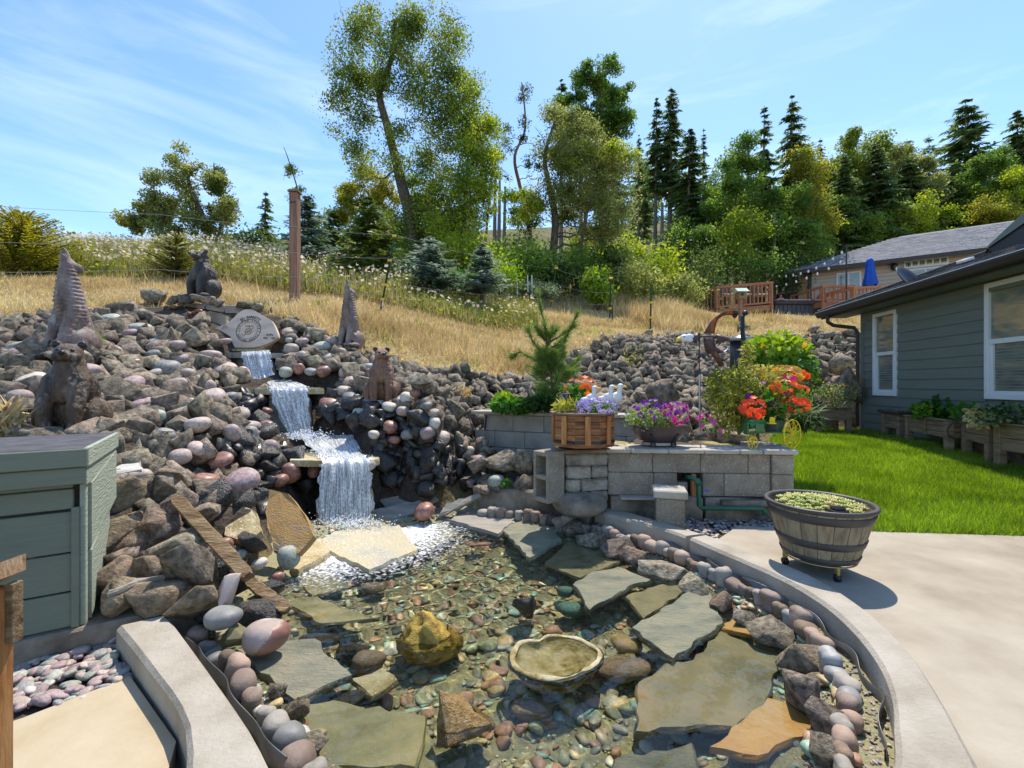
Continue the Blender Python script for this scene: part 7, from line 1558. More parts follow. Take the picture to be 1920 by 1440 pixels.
ribbon([(1296,629,0,1296,641,0),(1307,625,0,1307,644,0)], .004, 'neck', M['wingb']); ribbon([(1341,626,0,1342,645,0),(1352,628,0,1352,643,0),(1370,633,0,1362,640,0)], .004, 'body', M['wingb'])
b = B(); b.ball(E(1285, 634), (12*s_, .03, 7*s_), 3); b.ball(E(1293, 634), (9*s_, .03, 8*s_), 3); b.put('head', M['eaglew'], t, True, True); b = B(); b.tube([E(1275, 635), E(1270, 637), E(1267, 642)], [4.5*s_, 3.6*s_, .8*s_], 8); b.put('beak', M['beak'], t, True, True)
b = B(); b.ball(E(1281, 632, -.03), 1.6*s_, 2); b.put('eye', M['dark'], t, True)

# ------------------------------------------------------------------ tractor ornament
TY = 4.22; t = thing('tractor_planter', 'green and yellow metal tractor ornament on the end of the wall cap', 'ornament', at(1445, 832, TY)); s_ = TY/F; M['tgreen'] = mk('tractor_green', [(.005, .11, .025), (.01, .16, .04)], scale=4, rough=.3, coat=.4); M['tyel'] = mk('tractor_yellow', [(.72, .5, .01), (.82, .6, .02)], scale=4, rough=.35, coat=.3)
E = lambda x, y, dy=0: at(x, y, TY)+Vector((0, dy, 0))
def wheel(px, py, r, dy, sp, yaw, rim):
    w = thing('wheel', None, None, E(px, py, dy)); w.parent = t; w.location = w.location-t.location; w.rotation_euler = (0, 0, yaw)
    b = B(); b.tube([(r*s_*math.cos(a), 0, r*s_*math.sin(a)) for a in np.linspace(0, 2*PI, 33)], rim*s_, 8, False); b.put('rim', M['tyel'], w, False, True)
    for k_ in range(sp): a = 2*PI*k_/sp+.2; b = B(); b.tube([(0, 0, 0), (r*s_*math.cos(a), 0, r*s_*math.sin(a))], .6*rim*s_, 6); b.put('spoke', M['tyel'], w)
    b = B(); b.tube([(0, -2*s_, 0), (0, 2*s_, 0)], 2.2*s_, 10); b.put('hub', M['tyel'], w)
wheel(1476, 812, 26, -.08, 10, R(28), 1.0); wheel(1497, 811, 25, .16, 10, R(28), 1.0); wheel(1401, 829, 11, -.1, 6, R(20), 1.2); wheel(1421, 822, 11, .12, 6, R(20), 1.0)
b = B(); b.tube([E(1401, 796, -.02), E(1434, 793, .02)], 8*s_, 14); b.put('hood', M['tgreen'], t, True, True); b = B(); b.box(E(1397, 803, -.02), (3*s_, 15*s_, 22*s_), None, .004); b.put('grille', M['tgreen'], t, True)
b = B(); b.box(E(1418, 801, -.06), (16*s_, .008, 14*s_), None, .003); b.put('side_panel', M['tgreen'], t, True)
b = B(); b.box(E(1440, 811, 0), (88*s_, 8*s_, 2.6*s_), None, .003); b.put('chassis', M['tgreen'], t, True); b = B(); b.tube([E(1401, 829, -.1), E(1404, 816, -.02), E(1421, 822, .12)], 1.2*s_, 6); b.put('front_axle', M['tyel'], t, True); b = B(); b.tube([E(1476, 812, -.08), E(1497, 811, .16)], 1.4*s_, 8); b.put('rear_axle', M['tgreen'], t, True)
b = B(); b.box(E(1448, 788, 0), (11*s_, .012, 11*s_), (0, R(6), R(10)), .004); b.box(E(1444, 793.5, -.02), (13*s_, .06, 1.6*s_), None, .003); b.put('seat', M['tyel'], t, True); b = B(); b.tube([E(1434, 792), E(1430, 783), E(1434, 780)], 1*s_, 6); b.put('steering_column', M['tyel'], t, True)
b = B(); b.lathe([(14*s_, -12*s_), (20*s_, 10*s_), (22*s_, 12*s_), (18*s_, 11*s_)], 20, c=E(1462, 800, .1)); b.put('mesh_pot', mk('dark_mesh_pot', [(.02, .04, .03), (.08, .12, .1)], scale=60, rough=.5), t, True)
# planting of the raised bed
plant('begonia', 'red and orange begonias right of the tractor seat', 'flowers', v(1465, 800, 4.45), [(260, v(1465, 755, 4.4), (.28, .2, .2), .07, .05, 'l_green', .1)],
      [(40, v(1492, 757, 4.3), (.12, .1, .08), .03, 6, 'p_red'), (34, v(1470, 728, 4.4), (.14, .1, .08), .03, 6, 'p_orange'), (36, v(1412, 765, 4.3), (.11, .1, .1), .03, 6, 'p_red'), (20, v(1502, 735, 4.4), (.06, .06, .08), .03, 6, 'p_orange'), (12, v(1500, 700, 4.9), (.08, .08, .08), .036, 6, 'p_red')])
plant('fuchsia_vine', 'tall drooping yellow green fuchsia vine left of the tractor', 'plant', v(1385, 815, 4.6), [(700, v(1370, 735, 4.6), (.28, .25, .28), .06, .035, 'l_olive', .3), (420, v(1420, 715, 4.7), (.34, .25, .2), .06, .035, 'l_olive', .3), (260, v(1362, 770, 4.55), (.14, .15, .3), .055, .035, 'l_yellow', .4), (260, v(1430, 755, 4.5), (.25, .2, .22), .055, .035, 'l_olive', .3), (160, v(1400, 670, 4.9), (.08, .1, .2), .07, .025, 'l_olive', .6)],
      [(9, v(1335, 805, 4.5), (.1, .08, .1), .03, 5, 'p_pink'), (6, v(1440, 735, 4.4), (.2, .1, .1), .03, 5, 'p_purple')], [(22, v(1390, 720, 4.6), (.3, .2, .3), .008)])
plant('rose_bush', 'bright green rose like shrub behind the begonias', 'shrub', v(1460, 720, 5.6), [(600, v(1455, 660, 5.6), (.42, .3, .26), .09, .07, 'l_lime', .1), (420, v(1470, 690, 5.5), (.4, .3, .2), .09, .07, 'l_green', .1), (200, v(1515, 720, 5.4), (.16, .2, .3), .05, .03, 'l_lime', 0)], [(8, v(1470, 640, 5.5), (.35, .2, .12), .045, 6, 'p_gold')], [(14, v(1455, 670, 5.6), (.35, .25, .22), .01)])
plant('golden_flowers', 'flat golden flower heads over the begonias', 'flowers', v(1455, 760, 4.9), [(160, v(1450, 720, 4.9), (.3, .2, .16), .08, .02, 'l_red', 0)], [(60, v(1462, 702, 4.9), (.26, .2, .07), .05, 8, 'p_gold'), (2, v(1480, 710, 4.6), (.03, .03, .02), .045, 8, 'p_mag')])
plant('hosta', 'grey leaved plant with thin dry stems at the right end of the bed', 'plant', v(1505, 800, 4.6), [(60, v(1512, 790, 4.6), (.15, .15, .1), .14, .05, 'l_dark', .2), (36, v(1520, 775, 4.5), (.18, .1, .1), .22, .012, 'l_grey', 0)])
plant('trailing_flowers', 'small pink flowers between the rocks behind the petunia bowl', 'flowers', v(1330, 800, 4.6), [(60, v(1335, 800, 4.6), (.15, .12, .08), .05, .03, 'l_green', .1)], [(12, v(1325, 785, 4.6), (.1, .1, .04), .028, 5, 'p_pink')])

# ------------------------------------------------------------------ barrel planter
BC = Vector((1.99, 2.95, 0)); t = thing('barrel_planter', 'half barrel planter with dark hoops on a wire caster stand', 'planter', BC); M['stave'] = mk('grey_oak_stave', [(.15, .12, .075), (.26, .215, .14), (.31, .265, .185)], scale=4, rough=.7, bump=.35, bscale=20, stretch=(7, 7, .7), vary=.1); M['hoop'] = mk('dark_hoop', [(.045, .04, .038), (.075, .068, .064)], scale=4, rough=.5)
rb = lambda z: .205+.098*((z-.1)/.34)**.9
NS = 20
for k_ in range(NS):
    b = B(); a0, a1 = 2*PI*k_/NS+.006, 2*PI*(k_+1)/NS-.006; zz_ = np.linspace(.1, .425, 6); n = 4
    for z in zz_:
        for j in range(n+1): a = a0+(a1-a0)*j/n; e = -.003 if j in (0, n) else 0; b.v.append(((rb(z)+e)*math.cos(a), (rb(z)+e)*math.sin(a), z))
    for z in zz_:
        for j in range(n+1): a = a0+(a1-a0)*j/n; b.v.append(((rb(z)-.018)*math.cos(a), (rb(z)-.018)*math.sin(a), z))
    m_ = 6*(n+1)
    for i in range(5):
        for j in range(n): q = i*(n+1)+j; b.f += [(q, q+1, q+n+2, q+n+1), (m_+q+1, m_+q, m_+q+n+1, m_+q+n+2)]
    b.mi = [0]*len(b.f); b.put('stave', M['stave'], t, False, True)
for z0, z1, nm in ((.10, .135, 'hoop'), (.195, .24, 'hoop'), (.355, .405, 'hoop')): B().lathe([(rb(z0)+.002, z0), (rb(z0)+.006, z0+.003), (rb(z1)+.006, z1-.003), (rb(z1)+.002, z1)], 64, caps=False).put(nm, M['hoop'], t, False, True)
B().lathe([(.302, .418), (.312, .425), (.314, .44), (.306, .447), (.29, .446), (.282, .435), (.262, .3)], 64, caps=False).put('rim', M['hoop'], t, False, True)
B().lathe([(.205, .1), (.15, .1)], 32).put('bottom', M['hoop'], t); B().lathe([(.27, .36), (.27, .385)], 32).put('soil', M['soil'], t)
M['brass'] = mk('brass_wire', [(.4, .3, .1), (.5, .4, .16)], scale=4, rough=.4, metal=.7)
b = B(); b.tube([(.2*math.cos(a), .2*math.sin(a), .088) for a in np.linspace(0, 2*PI, 41)], .005, 6, False); b.tube([(.13*math.cos(a), .13*math.sin(a), .088) for a in np.linspace(0, 2*PI, 33)], .004, 6, False); b.put('stand_ring', M['brass'], t, False, True)
for a in (-95, 155, 25):
    ca, sa = math.cos(R(a)), math.sin(R(a)); b = B(); b.tube([(0, 0, .088), (.2*ca, .2*sa, .088)], .004, 6); b.put('stand_spoke', M['brass'], t)
    b = B(); b.box((.19*ca, .19*sa, .062), (.03, .02, .055), (0, 0, R(a)), .003); b.put('stand_leg', M['brass'], t); b = B(); b.tube([(.19*ca-.012*sa, .19*sa+.012*ca, .024), (.19*ca+.012*sa, .19*sa-.012*ca, .024)], .024, 14); b.put('caster', M['black'], t, False, True)
def succulents():
    out = []; k_ = 0
    for i in range(70):
        a = i*2.399; r = .238*math.sqrt((i+.5)/70); c = np.array([r*math.cos(a), r*math.sin(a), .40+.045*(1-(r/.25)**2)]); n = 13; s_ = rng.uniform(.7, 1.1)
        for j in range(n):
            b_ = j*2.399+i; el = .5+j/n*.9; d = np.array([math.cos(b_)*math.cos(el), math.sin(b_)*math.cos(el), math.sin(el)]); w = np.array([-math.sin(b_), math.cos(b_), 0]); up = np.cross(w, d)*-1; L_ = .05*s_*(1-.3*j/n)
            V = np.array([c, c+d*L_*.55+w*.015*s_-up*.003, c+d*L_, c+d*L_*.55-w*.015*s_-up*.003, c+d*L_*.5+up*.008, c+d*L_*.5-up*.010]); out.append((V, np.array([[0, 1, 4], [1, 2, 4], [2, 3, 4], [3, 0, 4], [1, 0, 5], [2, 1, 5], [3, 2, 5], [0, 3, 5]])))
    return np_join(out)
V, Fc = succulents(); sp_ = thing('succulents', 'yellow green pointed succulents with pink tips filling the barrel planter', 'succulents', BC)
o = put('rosettes', np_mesh('rosettes', V, Fc), mk('succulent_leaf', [(.2, .28, .06), (.36, .4, .09), (.5, .46, .16), (.45, .22, .14)], scale=14, detail=3, rough=.4, island=.3, transl=.25, lo=.3, hi=.75), sp_)
LO = BC+Vector((-.045, -.235, .425)); tl = thing('solar_light', 'small black tiered solar light cap among the succulents', 'light', LO, R(8))
for k_, (w_, d_, z) in enumerate(((.13, .08, .0), (.10, .062, .018), (.07, .045, .034))): b = B(); b.box((0, 0, z), (w_, d_, .016), None, .004); b.put('tier', M['black'], tl)
b = B(); b.box((0, 0, .044), (.05, .03, .004)); b.put('solar_panel', M['dark'], tl); b = B(); b.tube([(0, 0, 0), (0, 0, -.06)], .008, 6); b.put('stake', M['black'], tl)
# ------------------------------------------------------------------ trees
M['bark'] = mk('grey_brown_bark', [(.045, .035, .026), (.11, .085, .06), (.17, .14, .11)], scale=6, rough=.95, bump=.8, bscale=20, stretch=(4, 4, .8))
M['bark_red'] = mk('madrone_bark', [(.1, .05, .03), (.24, .1, .055), (.3, .15, .09)], scale=3, rough=.7, bump=.3)
M['bark_grey'] = mk('fir_bark', [(.09, .075, .06), (.17, .145, .12), (.22, .19, .16)], scale=6, rough=.95, bump=.7, bscale=18, stretch=(4, 4, .6))
M['t_oak'] = leafmat('oak_leaves', (.095, .145, .02), (.21, .27, .045), (.31, .34, .075), transl=.52, vary=.4)
M['t_bright'] = leafmat('bright_tree_leaves', (.13, .21, .02), (.28, .35, .04), (.4, .43, .065), transl=.54, vary=.35)
M['t_olive'] = leafmat('olive_tree_leaves', (.12, .15, .04), (.26, .29, .085), (.36, .37, .12), transl=.5, vary=.35)
M['t_gold'] = leafmat('golden_tree_leaves', (.18, .19, .025), (.33, .31, .045), (.22, .27, .04), transl=.5, vary=.35)
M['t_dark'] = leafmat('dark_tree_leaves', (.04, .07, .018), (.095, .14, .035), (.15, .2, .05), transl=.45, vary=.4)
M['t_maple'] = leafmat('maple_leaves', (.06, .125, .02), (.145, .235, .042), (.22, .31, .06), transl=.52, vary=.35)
M['n_fir'] = leafmat('fir_needles', (.065, .105, .034), (.125, .18, .058), (.19, .24, .075), transl=.48, vary=.45)
M['n_blue'] = leafmat('blue_spruce_needles', (.09, .14, .09), (.19, .25, .18), (.28, .35, .28), transl=.35, vary=.35)
M['n_green'] = leafmat('spruce_needles', (.05, .09, .02), (.14, .19, .04), (.26, .27, .05), transl=.25, vary=.35)
M['n_yellow'] = leafmat('golden_conifer_needles', (.1, .12, .012), (.28, .28, .025), (.42, .38, .04), transl=.3, vary=.3)
M['n_pine'] = leafmat('young_pine_needles', (.05, .10, .022), (.13, .21, .045), (.2, .29, .07), transl=.35, vary=.35)

def limb_tube(b, p, q, r0, r1, wob, k=5, n=6):
    p, q = Vector(p), Vector(q); L_ = (q-p).length; pts = []
    o1 = Vector(rng.normal(size=3))*wob*L_
    for i in range(k+1):
        s_ = i/k; w = math.sin(PI*s_); pts.append(p.lerp(q, s_)+o1*w+Vector((0, 0, .08*L_*w))+Vector(rng.normal(size=3))*wob*.25*L_*(0 < i < k))
    b.tube(pts, [r0+(r1-r0)*i/k for i in range(k+1)], n, False); return pts
def broadleaf(name, lab, Y, trunk, crowns, nleaf, leaf, mat, r0=.2, nclust=60, bark='bark', cr=.5, flat=.75, cat='tree', group=None, depth=1.0, twigs=True, droop=.15):
    """trunk: photo points from base to top; crowns: (px, py, rx, ry) in photo pixels at depth Y"""
    nleaf = int(nleaf*2.5); leaf *= .68
    base = at(*trunk[0], Y); base.z = min(base.z, h1(base.x, base.y)+.1); t = thing(name, lab, cat, base, group=group); s_ = Y/F; b = B()
    tp = [base]+[at(px, py, Y)+Vector((0, rng.normal()*.15, 0)) for px, py in trunk[1:]]; tp = [Vector(p) for p in resample([tuple(p) for p in tp], 5)]
    k_ = len(tp); b.tube(tp, [r0*(1-.78*i/(k_-1)) for i in range(k_)], 8, False)
    wts = np.array([c[2]*c[3] for c in crowns], float); wts /= wts.sum(); CC = []
    for c in crowns:
        m_ = max(3, int(round(nclust*c[2]*c[3]/sum(q[2]*q[3] for q in crowns)))); d = unit(rng.normal(size=(m_, 3))); rad = rng.uniform(.25, 1, m_)**.5
        cc = np.array(at(c[0], c[1], Y)); rr_ = np.array((c[2]*s_, (c[2]+c[3])/2*s_*depth, c[3]*s_)); CC.append(cc+d*rad[:, None]*rr_*.92)
    CC = np.concatenate(CC); nd = [tuple(p) for p in tp]; lv = [0]*k_; CC = CC[np.argsort([np.linalg.norm(np.array(nd)-c, axis=1).min() for c in CC])]
    for c in CC:
        A_ = np.array(nd); dd = np.linalg.norm(A_-c, axis=1)*(1+.12*np.array(lv))+np.where(A_[:, 2] > c[2]+.15, 3, 0); dd[:2] += 50; j = int(np.argmin(dd)); L_ = np.linalg.norm(A_[j]-c)
        rr_ = max(.012, min(r0*.4, .016+.03*min(L_, 4))*(.62**lv[j])*(1-.5*min(j, k_-1)/k_)); pts = limb_tube(b, nd[j], c, rr_, rr_*.35, .13, 5, 5)
        if lv[j] < 4: nd += [tuple(p) for p in pts[2:]]; lv += [lv[j]+1]*len(pts[2:])
        if twigs:
            for _ in range(3): e = Vector(c)+Vector(rng.normal(size=3))*cr*.55; b.tube([pts[-2], (pts[-2]+e)/2+Vector(rng.normal(size=3))*.06, e], [.011, .007, .004], 4, False)
    V = np.array([tuple(v) for v in b.v])-np.array(base); me = bpy.data.meshes.new('trunk'); me.from_pydata(V.tolist(), [], b.f); me.update(); put('trunk', me, M[bark], t, False, True)
    per = rng.dirichlet(np.full(len(CC), 3.0))*nleaf; L_ = []
    for c, n in zip(CC, per.astype(int)):
        q = unit(rng.normal(size=(n, 3)))*rng.uniform(size=(n, 1))**.55*1.25*np.array((cr, cr, cr*flat))*rng.uniform(.7, 1.25); L_.append(c+q)
    P = np.concatenate(L_); n = len(P); V, Fc = leaf_quads(P, leaf*rng.uniform(.6, 1.3, n), leaf*.62*rng.uniform(.6, 1.3, n), droop=droop)
    put('crown', np_mesh('crown', V-np.array(base), Fc), M[mat], t); return t
def conifer(name, lab, Y, px, py0, py1, rpx, mat='n_fir', nwh=30, nbr=6, start=.12, droop=.35, sparse=0, r0=.16, bark='bark_grey', lean=0, spray=1.0, cat='tree', group=None, seg=9, up=.1, wind=.25):
    s_ = Y/F; top = at(px+lean, py1, Y); base = at(px, py0, Y); base.z = min(base.z, h1(base.x, base.y)+.1); t = thing(name, lab, cat, base, group=group); Hh = top.z-base.z; Rr = rpx*s_
    ax = lambda k_: base.lerp(top, k_); b = B(); b.tube([ax(i/8) for i in range(9)], [r0*(1-.93*i/8) for i in range(9)], 7, False); C = []; D = []; Ls = []; Ws = []
    for w in range(nwh):
        k_ = start+(1-start)*(w+rng.uniform(0, .9))/nwh; 
        for j in range(nbr):
            if rng.uniform() < sparse: continue
            a = rng.uniform(0, 2*PI); L_ = Rr*1.25*((1-k_)/(1-start))**.6*rng.uniform(.4, 1.2)+.02*Hh*(1-k_)+.12*Rr*.3; p = ax(min(k_, .995)); d = np.array([math.cos(a)+wind, math.sin(a), up-droop*.4]); d = d/np.linalg.norm(d)
            e = np.array(p)+d*L_; e[2] -= droop*L_*.35
            if L_ > .12*Rr and rng.uniform() < .6: b.tube([p, Vector(e)], [max(.01, r0*.13*(1-k_)), .004], 4, False)
            for g_ in range(seg):
                u = (g_+.6)/seg; q = np.array(p)+d*L_*u; q[2] -= droop*L_*.35*u*u; sp_ = ((1-.5*u)*L_*.42+.1*Rr*.6)*spray+.05*min(1, spray*1.4)
                for sd in (-1, 1): dd = d*.75+np.array([-d[1], d[0], 0])*sd*.75+rng.normal(size=3)*.2; dd[2] -= .18+droop*.4; C.append(q+unit(dd)*sp_*.42); D.append(dd); Ls.append(sp_); Ws.append(sp_*.3)
            C.append(e); D.append(d); Ls.append((L_*.22+.06)*min(1, spray)); Ws.append(L_*.09+.02)
    C = np.array(C); D = np.array(D); n = len(C); V, Fc = leaf_quads(C, np.array(Ls)*rng.uniform(.7, 1.2, n), np.array(Ws)*rng.uniform(.7, 1.3, n), N=np.tile([0, 0, 1.], (n, 1))+rng.normal(size=(n, 3))*.45, D=D)
    Vt = np.array([tuple(v) for v in b.v])-np.array(base); me = bpy.data.meshes.new('trunk'); me.from_pydata(Vt.tolist(), [], b.f); me.update(); put('trunk', me, M[bark], t, False, True)
    put('crown', np_mesh('crown', V-np.array(base), Fc), M[mat], t); return t
def bush(name, lab, Y, px, py, rx, ry, n, leaf, mat, group=None, cat='shrub', ncl=14, cr=.3):
    s_ = Y/F; c = np.array(at(px, py, Y)); base = at(px, py+ry, Y); base.z = h1(base.x, base.y); t = thing(name, lab, cat, base, group=group); CC, d = blob_pts(ncl, c, (rx*s_, (rx+ry)/2*s_, ry*s_), .3); b = B(); L_ = []
    for q in CC: m_ = n//ncl; L_.append(q+rng.normal(size=(m_, 3))*np.array((rx, (rx+ry)/2, ry))*s_*cr); b.tube([base, (np.array(base)+q)/2+rng.normal(size=3)*.05, q], [.025, .015, .006], 4, False)
    P = np.concatenate(L_); P[:, 2] = np.maximum(P[:, 2], hf(P[:, 0], P[:, 1])); k_ = len(P); V, Fc = leaf_quads(P, leaf*rng.uniform(.6, 1.3, k_), leaf*.6*rng.uniform(.6, 1.3, k_), droop=.1)
    put('foliage', np_mesh('foliage', V-np.array(base), Fc), M[mat], t); Vt = np.array([tuple(v) for v in b.v])-np.array(base); me = bpy.data.meshes.new('stems'); me.from_pydata(Vt.tolist(), [], b.f); put('stems', me, M['bark'], t); return t

GT = 'trees beyond the fence'
broadleaf('oak_tree', 'tallest leafy oak with a bent trunk reaching the top of the picture', 19, [(778,500),(770,420),(752,340),(742,300),(724,230),(712,180),(722,140),(735,100),(740,40)],
  [(690,110,75,70),(780,85,70,70),(840,120,40,60),(650,200,45,60),(700,180,50,50),(800,200,60,70),(870,210,40,70),(770,290,60,60),(850,300,60,60),(905,260,30,50),(680,290,40,40),(800,380,60,60),(850,400,50,60),(760,420,40,50),(720,60,70,40),(800,40,60,30)], 20000, .16, 't_oak', .27, 250, cr=.55, group=GT, depth=.8)
broadleaf('leafy_tree', 'bright leafed sapling filling the gap right of the tall oak', 18.3, [(865,500),(870,400),(880,260)], [(880,200,28,60),(895,280,40,60),(870,360,45,60),(850,440,60,50),(910,330,30,50)], 6500, .15, 't_bright', .1, 70, cr=.5, group=GT)
broadleaf('leafy_tree', 'drooping branches hanging between the oak and the red madrone', 21, [(905,480),(915,400),(925,300)], [(920,260,30,40),(935,330,25,60),(905,390,30,50)], 1300, .14, 't_oak', .07, 26, cr=.3, group=GT)
broadleaf('windswept_tree', 'olive windswept tree standing alone on the left skyline', 17, [(395,470),(385,420),(365,360),(345,310)], [(340,300,28,26),(310,340,36,22),(360,340,36,34),(280,380,40,24),(330,390,60,34),(385,400,40,40),(250,410,40,22),(320,430,80,26),(405,350,26,30),(425,395,22,26),(400,440,40,26)], 8500, .15, 't_olive', .14, 90, cr=.3, group=GT, droop=0)
broadleaf('bare_top_tree', 'thin leafed second trunk with a bare top on the left skyline', 17.3, [(403,470),(405,380),(402,320),(395,300)], [(410,340,18,30),(425,385,20,24),(400,410,24,26)], 900, .13, 't_dark', .05, 24, cr=.22, group=GT)
broadleaf('bare_top_tree', 'small bare topped tree behind the wooden fence post', 17.5, [(575,480),(562,380),(548,310),(536,280)], [(545,310,14,30),(565,380,20,30),(590,440,40,40)], 1300, .12, 't_oak', .04, 34, cr=.22, group=GT)
broadleaf('golden_oak', 'golden leafed oak low behind the spruces left of the tall oak', 22, [(700,490),(700,420),(690,360)], [(700,340,34,26),(660,365,40,30),(720,370,34,36),(690,410,60,40),(640,400,30,30)], 6000, .17, 't_gold', .16, 60, cr=.42, group=GT)
broadleaf('dark_leafy_tree', 'dense dark leafed tree around the foot of the tall oak', 20.5, [(760,500),(765,440),(770,380)], [(800,430,70,60),(740,450,50,50),(850,450,60,50),(790,370,40,40)], 8000, .17, 't_maple', .15, 60, cr=.5, group=GT)
broadleaf('madrone_tree', 'nearly bare red barked madrone with a thin forked top', 24, [(1000,480),(990,420),(975,350),(965,300),(985,240),(978,160)], [(978,170,12,22),(985,240,12,30),(955,260,14,40),(1000,300,20,40),(985,400,36,40)], 1500, .16, 't_dark', .14, 40, 'bark_red', cr=.3, group=GT)
broadleaf('olive_oak', 'spreading olive green oak with a leaning trunk at the middle of the slope', 20, [(1028,490),(1042,420),(1030,350),(1022,290),(1040,230)], [(1050,230,40,34),(1090,240,40,30),(1040,290,40,40),(1080,300,50,34),(1130,300,56,34),(1165,310,30,24),(1100,350,70,40),(1150,380,46,50),(1060,390,50,40),(1010,360,30,40),(1120,430,60,36)], 15000, .15, 't_olive', .2, 190, cr=.5, group=GT)
broadleaf('lit_crown_edge', 'yellow lit crown edge of the tree below the big dark tree', 19.5, [(1080,490),(1100,400),(1140,310)], [(1120,285,50,16),(1165,285,34,14),(1085,305,34,20),(975,390,40,36)], 3000, .15, 't_bright', .1, 36, cr=.34, group=GT)  # brighter leaf colour paints the lit top edge of the crown
broadleaf('big_dark_tree', 'large dark green tree rising behind the olive oak', 36, [(1130,480),(1128,380),(1125,250),(1120,140)], [(1118,140,26,34),(1145,130,16,28),(1160,175,24,30),(1090,165,20,34),(1062,190,20,20),(1130,220,50,34),(1085,225,34,26),(1175,225,16,26),(1150,260,34,20),(1105,268,30,20)], 9000, .3, 't_maple', .3, 120, cr=.55, group=GT)
conifer('fir_tree', 'short dark fir top at the left of the big dark tree', 37, 1052, 480, 148, 26, nwh=26, start=.5, r0=.2, group=GT)
conifer('fir_tree', 'dark fir hidden inside the big dark tree', 38, 1130, 480, 130, 40, nwh=34, start=.3, r0=.25, group=GT)
for i, (px, y0, y1, rp, st, spz, Y, lab) in enumerate([(1228,500,182,24,.45,.1,33,'left of the two tall bare trunked firs in the sky gap'),(1255,500,163,30,.42,.1,33,'right and tallest of the two bare trunked firs in the sky gap'),(1195,490,252,12,.55,.3,36,'slim small fir between the olive oak and the tall firs'),
    (1207,480,300,14,.3,.2,37,'thin fir with hanging sprays left of the tall firs'),(1290,510,240,34,.25,0,30,'dense dark fir right of the tallest fir'),(1316,500,240,16,.4,.1,34,'narrow fir peak behind the dense dark fir'),(1430,540,198,30,.3,.05,30,'fir at the left of the tall dark pair'),
    (1482,540,178,42,.2,0,31,'tallest dark fir above the decks'),(1535,520,258,14,.5,.1,40,'small fir tip right of the tallest dark fir'),(1580,520,290,34,.35,0,33,'fir with a bare grey trunk above the beige house ridge'),(1640,520,270,52,.15,0,34,'broad blue green fir over the beige house roof'),
    (1808,520,186,62,.12,0,42,'pointed fir standing alone above the green house roof'),(1905,500,205,46,.15,0,44,'fir cut by the right edge of the picture'),(495,480,358,22,.1,.15,30,'small thin fir left of the wooden fence post'),(1960,500,260,50,.2,0,42,'fir just outside the right edge of the picture'),
    (1700,540,300,44,.3,0,37,'dark fir half hidden behind the beige house ridge'),(1770,500,330,44,.3,0,39,'dark low fir left of the pointed fir'),(1380,540,290,24,.4,.1,35,'dark fir behind the maple left of the decks')]):
    conifer('fir_tree', lab, Y, px, y0, y1, rp, nwh=34 if rp > 25 else 26, start=st, sparse=spz, r0=.17 if rp < 30 else .24, group=GT, droop=.45 if i != 11 else .25, lean=3, nbr=8 if spz == 0 else 6)
for px, y0, y1, Y in [(1088,500,250,30),(1097,500,260,32),(1125,500,280,31),(1148,490,300,34),(935,470,330,34),(945,470,350,36),(927,470,300,35),(1240,520,380,30),(1418,560,420,28),(1450,560,400,27),(1410,560,380,31)]:
    b = B(); p, q = at(px, y0, Y), at(px+2, y1, Y); p.z = h1(p.x, p.y); t = thing('bare_fir', 'bare grey fir trunk '+('between the olive oak branches' if px > 1000 and px < 1200 else 'in the sky gap left of the madrone' if px < 1000 else 'in the shade under the firs'), 'tree', p, group='bare trunks in the wood'); b.tube([p, (p+q)/2, q], [.17, .13, .08], 7, False); b.put('trunk', M['bark_grey'], t, True, True)
